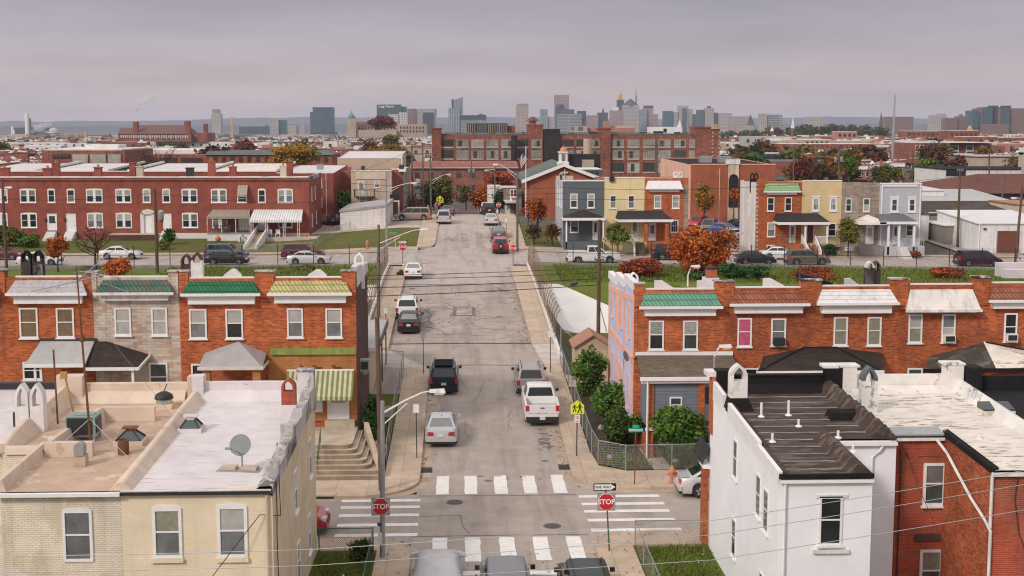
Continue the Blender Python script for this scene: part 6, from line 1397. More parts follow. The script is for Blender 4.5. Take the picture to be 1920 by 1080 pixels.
for a,c,y,lab in((810,827,242.5,0),(991,1018,236,0),(1126,1145,242,0),(1305,1335,240,0)):
 b=MB('brick_far','brick_far');blk(b,a,c,y,330,YW-1.2,14,0,1,z0);b.build('stair_tower',wk)
b=MB('brick_far','roof_brown');q=at(999,236,YW);b.box(q.x-1.2,q.x+1.2,YW,YW+3,q.z,q.z+1.7);b.lathe([(2.4,1.7),(.2,3.1)],(q.x,YW+1.5,q.z),4,1);b.build('turret',wk)
b=MB('brick_far','beige_far');p,q=blk(b,1334,1350,242,330,YW-2,7,0,None,z0)
for e in(p.x-.15,q.x-.45):
 for k in range(11):b.box(e,e+.6,YW-2.2,YW-2.01,2+k*1.3,2.65+k*1.3,1)
for k in range(4):x=p.x+(q.x-p.x)*(k+.1)/4;b.box(x,x+.5,YW-2.2,YW-1,q.z+.8,q.z+1.7,1)
b.box(p.x-.3,q.x+.3,YW-2.3,YW+5,q.z,q.z+.8,1);b.build('corner_turret',wk)
b=MB('burnt');blk(b,1018.5,1050,242,330,YW-.9,20,0,None,z0);b.build('burnt_wall',wk)
bays=[(827.5+28.1*k)for k in range(6)]+[996]+[1053,1081,1105]+[1147+29.2*k for k in range(5)]+[1292]
for i,a in enumerate(bays):
 w=12 if i==15 else(20 if i in(6,9)else 23)
 for j,(y0,y1)in enumerate(((261.5,275),(281.5,297),(305,322))):
  if j==2 and i<10:continue
  if i==6 and j==2:continue
  mt=R.choice(['works_glass']*5+['works_dark']*3+['works_bare']*2)
  yy=YW-1.2 if i==6 else YW
  b=MB(mt,'works_dark','beige_far');p,q=blk(b,a,a+w,y0,y1,yy-.12,.11)
  if R.random()<.45:f=R.random()*.6;b.box(p.x+(q.x-p.x)*f,p.x+(q.x-p.x)*(f+.3),yy-.16,yy-.121,p.z+.1,q.z-.3,1)
  b.box(p.x,q.x,yy-.2,yy-.121,p.z-.5,p.z,2);b.build('window',wk)
b=MB('white_far' if 'white_far' in MT else 'worn_white','black');blk(b,1222,1278,238,251,YW+20,12);blk(b,1225,1243,246,251,YW+19.8,.19,1);blk(b,1244,1250,241,248,YW+19.8,.19,1);b.build('roof_shack',wk)
b=MB('burnt','rust')
for k in range(26):x=R.uniform(840,1300);blk(b,x,x+R.uniform(3,14),250.5-R.uniform(0,4),252,YW+R.uniform(2,30),2,k%2)
for a,c in((832,990),(1050,1122),(1148,1220)):blk(b,a,c,248.2,248.9,YW+5,.6,1)
wk2=b.build('roof_debris',wk);wk2['kind']='stuff'
b=MB('burnt');q=at(964,330,YW-3);b.tube([(q.x,YW-3,-3),(q.x,YW-3,at(964,254,YW).z)],1.1,10);tag(b.build('factory_flue',loc=(q.x,YW-3,-3)),'black rusty flue standing against the derelict factory front','chimney')
b=MB('stucco_sand');q=at(1101,330,YW-20);b.tube([(q.x,YW-20,-3),(q.x,YW-20,at(1101,260,YW-20).z)],[1.6,1.3],14);tag(b.build('round_chimney',loc=(q.x,YW-20,-3)),'round patched brick chimney before the derelict factory','chimney')
b=MB('burnt','rust','beige_far');blk(b,1050,1126,289,322,YW-24,10);blk(b,1093,1114,300,330,YW-30,4,2);blk(b,1058,1066,281,322,YW-26,2,1);tag(b.build('burnt_shed',loc=(40,YW-24,-3)),'burnt out black shed between the church and the factory','building')
ml=thing('mill_building','long brick mill with arched windows closing the end of the street','mill',(-10,400,-3))
b=MB('brick_mill');p,q=blk(b,768,972,313.5,384,400,18,0,None,-9);b.build('wall',ml)
b=MB('brick_mill','works_bare');r0,r1=at(772,302.5,409),at(968,302.5,409);b.hexa([(p.x,399.6,q.z),(q.x,399.6,q.z),(q.x,418,q.z),(p.x,418,q.z),(r0.x,406,r0.z),(r1.x,406,r0.z),(r1.x,412,r0.z),(r0.x,412,r0.z)]);b.box(p.x,q.x,399.2,399.58,q.z-.3,q.z+.05,1);b.build('roof',ml)
for k in range(8):
 for y0,y1 in((323,334.5),(346,359),(369,380)):
  a=777+k*26;p_,q_=at(a,y1,399.9),at(a+10,y0,399.9);window(ml,((p_.x+q_.x)/2,400,p_.z),q_.x-p_.x,q_.z-p_.z,up='works_dark',lo='works_dark',fr='brick_mill',arch=.5,rail=0,sill=False)
def simple(name,lab,cat,Y,parts,mats,group=None,top=None):
 """a far building: one mesh of boxes given in the picture's proportions at its own distance; parts (pa, pb, yt, yb, dy, depth, slot)"""
 b=MB(*mats);x=0
 for(pa,pb,yt,yb,dy,d,m)in parts:p,q=blk(b,pa,pb,yt,yb,Y+dy,d,m);x=(p.x+q.x)/2
 if top:top(b)
 return tag(b.build(name,loc=(x,Y,zg(x,Y))),lab,cat,group)
def gable(b,pa,pb,yr,ye,Y,d,m,hipx=0):
 p,q,r0,r1=at(pa,ye,Y),at(pb,ye,Y),at(pa+hipx,yr,Y+d/2),at(pb-hipx,yr,Y+d/2)
 A,B_,C_,D_=p,q,V((q.x,Y+d,q.z)),V((p.x,Y+d,p.z));b.poly([A,B_,r1,r0],m);b.poly([C_,D_,r0,r1],m);b.poly([D_,A,r0],m);b.poly([B_,C_,r1],m)
def winrow(pa,n,step,w,y0,y1,m,dy=-.3):return[(pa+step*k,pa+step*k+w,y0,y1,dy,.29,m)for k in range(n)]
simple('brick_school','low brick school with three tall pale glass panels','building',330,[(80,234,282,318,0,30,0),(86,228,279.5,282,.5,28,1),(98,130,289,296,-.3,.29,3),(136,164,289,310,-.3,.29,2),(170,198,289,310,-.3,.29,2),(203,226,289,310,-.3,.29,2)]+[(160,222,271,280,12,8,1)],['brick_far','worn_white','works_bare','works_dark'])
simple('warehouse','long brick warehouse under a grey gable roof behind the yellow tree','building',350,[(385,622,291,322,0,24,0)]+winrow(400,14,16,5,294,302,2),['brick_far','slate_far','works_dark'],top=lambda b:gable(b,384,623,281,290.5,349.5,25,1,8))
simple('warehouse','brick warehouse with a pale ribbed roof left of the yellow tree','building',350.5,[(236,384,290,322,0,40,0),(238,383,281,290,12,26,1),(300,330,296,308,-.3,.29,2),(340,378,296,308,-.3,.29,2)],['brick_far','worn_white','works_dark'])
simple('school_hall','great brown hip roofed hall with end gable towers far left','building',900,[(222,358,251,266,0,40,0),(250,257,228,252,2,5,0),(346,355,227,252,2,5,0),(358,388,249,266,4,30,0)]+winrow(226,8,4,2,253,259,2)+winrow(258,22,4.4,2.4,252.5,260,2),['brick_far','roof_brown','g_white'],top=lambda b:(gable(b,252,352,234.5,251,899,38,1),gable(b,220,258,240,251,899.5,30,1,6)))
simple('smokestack','short dark red smokestack beside the great brown hall','chimney',950,[(382,388.5,232,262,0,2.5,0)],['stack_red'])
simple('smokestack','slim tan smokestack right of the round tower','chimney',1300,[(432.3,436.6,219,258,0,2.2,0)],['beige_far'])
simple('stone_church','long stone church with green domed tower far behind the tan building','church',1000,[(651,667,222,256,-2,7,0),(667,744,239,258,8,12,0),(667,744,244,258,0,8,0),(745,800,233,258,6,22,0)]+winrow(672,12,6,2.2,237,242,2,7.7)+winrow(750,8,6,2.4,237,241,2,5.7)+winrow(750,8,6,2.4,244,248,2,5.7),['stone_far','roof_brown','works_dark','verdigris'],top=lambda b:(gable(b,666,745,228.5,238,1007,14,1),b.lathe([(2.5,0),(2.6,1.2),(1.8,2.8),(.3,4),(.1,6)],(at(659,222,1000).x,1001,at(659,222,1000).z),10,3)))
simple('loft_building','dark grey scaffolded loft building above the factory roof','building',560,[(876,952,231,260,0,20,0),(894,913,232,252,-.5,.4,1),(953,966,236,256,2,10,2)]+winrow(915,9,4.2,1,233,250,3)+winrow(878,4,4,.8,233,250,3),['g_dark','slate_far','brick_far','beige_far'])
simple('salmon_block','salmon and cream flat block rising behind the factory roof','building',600,[(1100,1190,240,256,6,20,0),(1072,1102,236,256,4,14,2),(1137,1187,235.5,241,8,14,1),(1133,1144,227,240,5,6,0)],['pink_far','beige_far','g_pale'])
simple('apartment_block','three storey brick apartment block with white framed windows at right','building',520,[(1708,1782,268,306,0,24,0),(1782,1860,268.5,306,4,22,0),(1709,1859,266.8,268,.5,26,1),(1706,1790,296,297,-.4,.4,1)]+winrow(1716,3,7.5,4,272,280,1)+winrow(1717,3,7.5,2.4,273,279,2,-.5)+winrow(1716,3,7.5,4,284,291,1)+winrow(1717,3,7.5,2.4,285,290,2,-.5)+winrow(1750,6,8.5,2.6,273,280,2)+winrow(1750,6,8.5,2.6,284,290,2)+[(1781,1798,272.5,292,3.4,.4,1),(1811,1826,272.5,292,3.4,.4,1),(1783,1796,274,281,3.1,.3,2),(1783,1796,284,290,3.1,.3,2),(1813,1824,274,281,3.1,.3,2),(1813,1824,284,290,3.1,.3,2)],['brick_far','worn_white','works_dark'])
simple('warehouse','cream metal warehouse at the right edge below the apartment block','building',420,[(1835,1990,294,314,0,40,0),(1834,1991,292.5,294,-.5,41,1),(1886,1908,289,293,10,8,1)],['beige_far','g_pale'])
ip=simple('warehouse','low brick warehouse carrying a white lettered sign board','building',400,[(1350,1580,304,330,0,30,0),(1352,1578,303,304,.3,28,1),(1490,1500,310,318,-.3,.29,1)],['brick_far','slate_far'])
t=thing('sign_board','white sign board with black lettering above the brick hall roof','sign',at(1408,300,380))
b=MB('sign_white','dark_metal');p,q=blk(b,1389,1428,296,304,380,.3);b.build('panel',t)
text(t,'Crown Industrial Park',.62,((p.x+q.x)/2,379.95,q.z-.38),'sign_black',bold=.01);text(t,'410 - 522 - 1234' if False else '- - - - - -',.4,((p.x+q.x)/2,379.95,q.z-.95),'sign_black')
for e in(p.x+.5,q.x-.5):b=MB('dark_metal');b.tube([(e,380.2,-4),(e,380.2,p.z)],.1,5);b.build('post',t)
for k,(a,c,yt,yb,Y,d,m,lab)in enumerate(((1060,1130,318,330,300,14,'slate_far','flat roofed block with grey plant behind the pale yellow house'),(1366,1420,291,303,470,14,'burnt','dark mansard roofed row right of the factory'),(1420,1500,288,301,480,14,'g_dark','dark slate mansard terrace right of the factory turret'),(1455,1560,262,275,700,20,'beige_far','pale flat roofed shed beyond the factory turret'),(1465,1640,270,280,650,20,'brick_far','long low brick shed far right of the factory'),(1570,1607,247,262,900,14,'pink_far','salmon brick block with a white roof shack right of centre'),(1700,1790,246,258,950,20,'brick_far','long brick school far behind the tall mast'),(1780,1835,245,262,850,20,'brick_far','brick school with stone trim below the golden dome'),(1835,1930,258,268,800,20,'brick_far','flat brick terrace far at the right edge'),(1630,1700,300,306,480,16,'roof_brown','brown roofed shed at the foot of the tall mast'))):
 simple('brick_building',lab,'building',Y,[(a,c,yt,yb,0,d,0),(a,c,yt-.7,yt,.4,d-1,1)]+winrow(a+3,max(2,int((c-a)/9)),9,4,yt+(yb-yt)*.25,yt+(yb-yt)*.6,2),[m,'worn_white','works_dark'])
b=MB('gold','brick_far');q=at(1821,245,860);b.box(q.x-5,q.x+5,860,868,q.z-6,q.z-1.5,1);b.box(q.x-1.3,q.x+1.3,861,864,q.z-1.5,q.z+1.4);b.lathe([(1.3,1.4),(1.25,2.2),(.8,2.9),(.1,3.3)],(q.x,862.5,q.z),12);tag(b.build('golden_belfry',loc=(q.x,860,0)),'small golden belfry on a dark roof at far right','belfry')
b=MB('galvanised');p,q=at(1673,308,420),at(1678,178,420);b.tube([(p.x,420,-3),((p.x+q.x)/2,420,(p.z+q.z)/2),(q.x,420,q.z)],[.5,.4,.2],10);tag(b.build('tall_mast',loc=(p.x,420,-3)),'very tall plain grey mast rising above the horizon at right','mast')
def pyr(pa,pb,yb,yt,Y,m,n=4,k=1.0):
 def f(b):
  p,q=at(pa,yb,Y),at(pb,yt,Y);r=(q.x-p.x)/2;b.lathe([(r*(1.41 if n==4 else 1),0),(r*.06,(q.z-p.z)*k)],((p.x+q.x)/2,Y+r,p.z),n,m)
 return f
def spike(px_,yb,yt,Y,r,m):
 def f(b):p,q=at(px_,yb,Y),at(px_,yt,Y);b.tube([(p.x,Y+5,p.z),(p.x,Y+5,q.z)],[r,r*.3],6,m)
 return f
def tops(*fs):return lambda b:[f(b)for f in fs]
SKY=[('round shouldered pale residential tower at left',2600,[(397,414,213,0,18,0),(399,411,205,2,12,1)],['g_pale','g_light'],None),('low teal stadium-like office block at left',3000,[(448,504,237,0,40,0),(450,497,233,8,30,1)],['g_teal','g_pale'],None),('pale and teal mid-rise block left of the glass tower',2900,[(507,522,226,0,25,0),(521,536,225,4,25,1)],['g_pale','g_teal'],None),('broad dark blue glass tower standing alone left of centre',2700,[(582,625,210,0,30,0),(587,625.5,201,4,26,0),(584,630,248,-5,30,1)],['g_blue','g_dark'],None),('small grey twin-roof stadium block by the blue glass tower',3400,[(541,556,235,0,30,0),(562,572,233,4,30,0)],['g_pale'],None),('teal office tower carrying white roof lettering',2800,[(707,752,196,0,30,0),(752,762,200,5,24,1)],['g_teal','g_blue'],None),('white framed block right below the teal office tower',2750,[(728,747,214,0,15,0),(748,764,210,2,15,0)],['g_white'],None),('narrow purple brown tower beside the white framed block',2900,[(764,779,204,0,25,0)],['g_brown'],None),('grey office slab with dark front panel',2900,[(779,816,204,4,25,0),(793,812,211,0,3,1),(815,819,204,2,22,2)],['g_pale','g_dark','g_light'],None),('tall slant topped blue glass tower',2900,[(841,862,203,0,22,0),(847,850,186,4,18,1)],['g_light','g_dark'],'slant'),('wide dark block with stepped roof right of the slant tower',2900,[(862,912,216,0,40,0),(864,912,225,-2,2,1)],['g_dark','g_stripe'],pyr(896,908,216,212.5,2905,0)),('brown pentagonal tower alone in the centre',3300,[(968,991,196,0,30,0),(971,989,194.5,3,22,1)],['g_tan','g_brown'],None),('small pale slab right of the brown tower',3600,[(1013,1027,205,0,24,0),(1026,1040,219,6,24,1)],['g_light','g_pale'],None),('tall pink granite tower with a white drum at its foot',3700,[(1040,1067,178,6,30,0),(1042,1058,200,0,14,1)],['g_pink','g_dark'],lambda b:b.lathe([(12,0),(11.5,4),(7,7),(1,8)],(at(1050,200,3700).x,3708,at(1050,200,3700).z),14,1)),('wide pale banded office block in front of the pink tower',3500,[(1045,1091,213,0,26,0),(1057,1077,205,6,16,1),(1083,1099,208,8,20,2)],['g_stripe','g_teal','g_dark'],None),('low pink brown hotel left of the twin towers',3600,[(1099,1122,216,0,25,0),(1121,1140,211,8,25,1)],['g_pink','g_dark'],spike(1131,211,203,3608,4,1)),('art deco tower with a gilded crown',3900,[(1157,1170,187,0,20,0),(1160,1167,179,4,12,1)],['g_dark','gold'],tops(pyr(1160,1167,179,173,3904,1),spike(1163,175,166,3905,1,1))),('dull pink tower with white stepped cap',3700,[(1144,1168,207,0,25,0),(1150,1160,201,5,14,1)],['g_pink','white_far'],None),('grey tower under a dark pyramid roof',3700,[(1168,1199,197,0,30,0)],['g_pale','g_dark'],pyr(1172,1195,197,184.5,3700,1)),('thin red and white antenna behind the pyramid roof',4200,[(1191,1194,180,0,4,0)],['stack_red'],spike(1193,182,165,4200,1.6,0)),('pink sloping tower with a dark round cap',3800,[(1197,1213,205,-4,20,1),(1206,1225,203,4,20,0),(1207,1225,198,6,14,2),(1216,1234,214,0,20,0)],['g_pink','g_light','g_dark'],None),('dark blue glass slab right of the pink sloping tower',3600,[(1244,1262,208,0,24,0),(1262,1271,210,4,20,1)],['g_blue','g_pale'],None),('pale tower with a dark stripe and a rounded top',3600,[(1272,1291,198,4,24,0),(1279,1287,203,0,3,1),(1288,1299,204,6,20,2),(1298,1305,214,4,20,1)],['g_pale','g_blue','g_tan'],None),('dark slab beside the cream tower',3500,[(1307,1320,206,0,22,0)],['g_blue'],None),('cream tower with a dark rooftop box',3500,[(1321,1339,203,0,24,0),(1326,1333,199,6,10,1),(1339,1345,211,4,20,1)],['g_tan','g_dark'],None),('grey blue wide block right of the cream tower',3500,[(1347,1373,212,0,30,0)],['g_pale'],None),('flat tan block left of the dark spire',3300,[(1370,1405,218,0,30,0)],['g_tan'],None),('white banded hospital block with a tall left core',2900,[(1425,1438,213,0,24,0),(1432,1467,215,4,24,1)],['g_pale','g_stripe'],None),('low hazy block left of the wooded hill',2800,[(1516,1545,219,0,30,0)],['g_pale'],None),('long dark brick block behind the tall mast',2300,[(1660,1713,219,0,30,0)],['g_brown'],None),('pale hazy block left of the brick tower pair',2900,[(1746,1776,216,0,24,0),(1758,1774,213,4,16,0)],['g_pale'],None),('dark brick tower pair left of the glass hospital',2100,[(1772,1796,221,0,20,0),(1796,1822,218,4,20,0),(1799,1806,214.5,6,8,0)],['g_brown'],None),('huge blue glass and brick hospital at right',2000,[(1822,1836,207,0,30,0),(1834,1844,203,6,30,1),(1843,1862,201,2,30,0),(1862,1870,200,6,30,2),(1869,1878,203,4,30,1),(1877,1894,201,2,30,0),(1892,1990,203,8,30,1),(1856,1872,198,10,14,2),(1880,1896,198,10,14,2),(1838,1892,232,-4,4,1)],['g_blue','g_brown','g_dark'],None),('white clad plant shed at the far left shore',3400,[(84,112,246,0,40,0)],['g_white'],lambda b:b.lathe([(14,0),(12,8),(6,13),(1,14)],(at(101,250,3400).x,3400,at(101,250,3400).z),14,0))]
for lab,Y,parts,mats,top in SKY:
 if top=='slant':
  def top(b,Y=Y):p,q=at(850,230,Y),at(868,182,Y);b.hexa([(p.x,Y+2,p.z),(q.x,Y+2,p.z),(q.x,Y+20,p.z),(p.x,Y+20,p.z),(p.x,Y+2,q.z-7),(q.x,Y+2,q.z),(q.x,Y+20,q.z),(p.x,Y+20,q.z-7)],0)
 o=simple('skyscraper',lab+' on the skyline','tower',Y,[(a,c,yt,252 if Y>2500 else 256,dy,d,m)for a,c,yt,dy,d,m in parts],mats,'downtown towers',top)
 if 'lettering' in lab:p=at(724,199.5,Y-1);text(o,'Legg Mason',6.5,(p.x,Y-1,p.z),'sign_white',bold=.08)
for lab,px_,yb,yt,Y,r,m,body in(('slender white church steeple over dark trees',1487,252,219,1500,1.8,'white_far','brick_far'),('small white spire left of the white steeple',1448,250,238,1300,1.5,'white_far','brick_far'),('dark pointed church spire on the ridge',1408,245,214,1800,4.2,'slate_far','stone_far'),('needle thin dark spire by the wooded hill',1652,242,209,2100,2.2,'slate_far','slate_far'),('golden pointed spire far left',160,258,243,2400,1.8,'gold','gold'),('white domed church lantern right of centre',1275,248,224,1700,2.8,'white_far','white_far')):
 b=MB(m,body);p,q=at(px_,yb,Y),at(px_,yt,Y);h=q.z-p.z
 b.box(p.x-r,p.x+r,Y,Y+2*r,p.z-6,p.z+h*.35,1);b.lathe([(r*1.3,h*.35),(r*.9,h*.55),(.1,h)],(p.x,Y+r,p.z),6);tag(b.build('church_spire',loc=(p.x,Y,p.z)),lab,'spire')
for px_,y in((124,254),(144,254)):b=MB('gold');q=at(px_,y,2400);b.lathe([(2,-8),(2,0),(2.3,1.2),(1.5,3),(.2,4.6)],(q.x,2400,q.z),12);tag(b.build('golden_dome',loc=(q.x,2400,q.z)),'small golden onion dome %s the gold spire'%('farther left of' if px_<130 else 'just left of'),'dome')
simple('power_plant','hazy power plant block below tall white stack at far left','building',3400,[(30,60,245,266,0,60,0),(26,46,240,266,20,40,0),(44,84,239,266,30,40,0),(40,88,249,266,-10,20,1)],['g_dark','slate_far'])
for px_,yt,r,m,lab in((50.3,212,6.5,'white_far','tall white power plant stack at far left'),(55.5,222,4,'slate_far','dark stack close beside the tall white stack'),(23,237,4,'white_far','thin pale stack left of the power plant'),(26,243,3,'white_far','shorter pale stack left of the power plant')):
 b=MB(m);q=at(px_,yt,3380);b.tube([(q.x,3380,-16),(q.x,3380,q.z)],[r,r*.8],12);tag(b.build('smokestack',loc=(q.x,3380,-16)),lab,'chimney')
b=MB('hill_wood');n=160
for row,(Yh,k)in enumerate(((9000,.55),(13000,1.0))):
 P=[]
 for i in range(n+1):
  px_=-300+2600*i/n;yt=interp([(-300,228),(0,228),(150,227),(330,226),(420,222),(560,219.5),(700,221),(900,220),(1000,219),(1100,224),(1400,222),(1480,221),(1580,218),(1640,221),(1760,222),(1900,226),(2300,228)],px_)
  q=at(px_,yt,Yh);z=-30+(q.z+30)*k+noise.noise(V((px_*.018,row,0)))*14*k+noise.noise(V((px_*.07,row,3)))*6*k
  P.append((q.x,z))
 b.add([(x,Yh-700,-40)for x,z in P]+[(x,Yh,z)for x,z in P]+[(x,Yh+900,z*.7-20)for x,z in P],[(r_*(n+1)+i,r_*(n+1)+i+1,(r_+1)*(n+1)+i+1,(r_+1)*(n+1)+i)for r_ in range(2)for i in range(n)])
structure(b,'hills',60)
protos=[]
for k in range(12):
 wallm=['brick_far','brick_far','worn_white','beige_far','brick_far','brick_mid','pink_far','offwhite','brick_far','slate_far','worn_white','brick_far'][k]
 b=MB(wallm,['roof_white','worn_white','roof_white','roof_black','roof_white','porch_pale','roof_white'][k%7],'glass_dark','white_paint','brick_far','slate_far')
 w,h,d=2.5,R.uniform(6.6,8.2),12
 b.box(-w,w,0,d,-4,h);b.box(-w+.2,w-.2,.25,d,h+.01,h+.12,1);b.box(-w,w,-.25,.2,h+.005,h+.35,(0,3,4,0,3,0)[k%6])
 if k%3==0:b.hexa([(-w,-.6,h-1.1),(w,-.6,h-1.1),(w,.1,h-1.1),(-w,.1,h-1.1),(-w+.3,0,h+.3),(w-.3,0,h+.3),(w-.3,.2,h+.3),(-w+.3,.2,h+.3)],1)
 for x in(-1.2,1.2):b.box(x-.55,x+.55,-.06,-.001,h-3.2,h-1.5,3);b.box(x-.4,x+.4,-.1,-.061,h-3.05,h-1.65,2)
 b.box(-1.75,-.65,-.06,-.001,1.2,2.9,3);b.box(.7,1.6,-.06,-.001,.3,2.6,3);b.box(-w,w,-1.8,-.01,3.2,3.4,(0,1,4,5)[k%4])
 b.box(w-.9,w-.3,5,5.7,h,h+1.3,4);b.box(-1.0,.1,6,7,h,h+R.uniform(.3,.9),3)
 o=b.build('row_house');tag(o,'small distant row house standing in a long terrace across the town','house','distant terraced row houses');protos.append(o)
used=set();cnt=0
for Y in(312,345,372,398,425,455,488,520,560,600,640):
 segs=((-15,640),(1360,1940))if Y>530 else((-15,640),(1360,1560),(1880,1940))if Y>480 else((-15,640),(1590,1690))if Y>390 else((-15,80),)
 if Y==312:segs=((-15,75),)
 for s0,s1 in segs:
  x=at(s0,300,Y).x;xe=at(s1,300,Y).x;run=R.randint(5,12);kind=R.randrange(12);skip=0
  while x<xe:
   if run<=0:
    run=R.randint(4,13);x+=R.choice((4,9,22));kind=R.randrange(12)
   if cnt>=285:break
   kk=kind if R.random()<.6 else R.randrange(12)
   p=protos[kk];o=p if kk not in used else p.copy()
   if kk in used:COL.objects.link(o)
   used.add(kk);o.location=(x,Y+R.choice((0,0,0,.6)),zg(x,Y)+R.uniform(-.8,.8)-(1.5 if x>100 and Y<530 else 0));cnt+=1;run-=1;x+=5.02
for k,p in enumerate(protos):
 if k not in used:bpy.data.objects.remove(p)
b=MB('brick_far','worn_white','beige_far','pink_far','slate_far','porch_pale','works_dark','roof_brown')
Y=240
while Y<3600:
 xl,xr=at(-560,260,Y).x,at(2480,260,Y).x;x=xl;il,ir=at(-45,260,Y).x,at(1965,260,Y).x
 while x<xr:
  if Y<670 and il-40<x<ir:x=ir
  L=R.choice((R.uniform(5,16),R.uniform(14,48)))*(1+Y/4000);d=R.uniform(9,16);h=R.choice((6,7,7.5,8,9,11))*R.uniform(.9,1.1);z=zg(x,Y)-1+R.uniform(-1,2.5)+(4 if x>.2*Y else 0)
  if R.random()<.84 and not(Y<670 and il<x+L<ir):
   m=R.choice((0,0,0,1,2,3,1,4,2,5,7));b.box(x,x+L,Y,Y+d,z-5,z+h,m);b.box(x+.2,x+L-.2,Y+.3,Y+d-.2,z+h+.01,z+h+.25,R.choice((1,5,5,4,7,2,1)))
   if Y<2400:
    n=int(L/5)
    for k in range(n):
     xx=x+(k+.5)*L/n
     b.box(xx-.7,xx+.7,Y-.12,Y-.01,z+h-3,z+h-1.3,6 if m!=4 else 1)
     if R.random()<.5:b.box(xx-2.4,xx-.5,Y+3,Y+5,z+h,z+h+R.uniform(.6,2),R.choice((0,1,1,2)))
     if R.random()<.3:b.box(xx-L/n/2,xx+L/n/2,Y-.05,Y+d,z+h-.5,z+h+R.uniform(.3,1.2),R.choice((1,2,0,3)))
  x+=L+R.choice((1,3,7,14))*(1+Y/3000)
 Y+=R.uniform(14,26)*(1+Y/1500)
tag(b.build('distant_rooftops'),'dense sea of brick and white roofed houses running to the skyline','rooftops',kind='stuff')
# ------------------------------------------------------------------ vehicles
CARS=dict(sedan=(4.6,1.8,1.45,[(-2.3,.66),(-2.2,.96),(-1.5,1.02),(1.0,.97),(1.9,.85),(2.22,.68),(2.3,.5)],(-1.8,-1.0,.1,1.05),2),hatch=(4.3,1.8,1.5,[(-2.15,.66),(-2.1,1.0),(1.0,.98),(1.8,.86),(2.1,.68),(2.15,.5)],(-2.05,-1.4,.1,1.05),2),suv=(4.75,1.9,1.72,[(-2.37,.72),(-2.32,1.06),(.9,1.06),(1.95,.98),(2.3,.76),(2.37,.5)],(-2.28,-1.95,.3,1.05),3),van=(5.0,1.95,1.75,[(-2.5,.7),(-2.45,1.03),(1.6,1.0),(2.25,.82),(2.5,.5)],(-2.42,-2.1,.75,1.8),3),pickup=(5.8,2.02,1.88,[(-2.9,.8),(-2.86,.84),(-.86,.85),(-.82,1.2),(1.3,1.2),(2.6,1.12),(2.85,.9),(2.9,.5)],(-.78,-.66,.55,1.3),2))
def loftc(b,ys,sec,m=0):
 rows=[]
 for y in ys:
  s=sec(y);rows.append([(x,y,z)for x,z in s]+[(-x,y,z)for x,z in s[::-1]])
 b.loft(rows,m)
cars=0
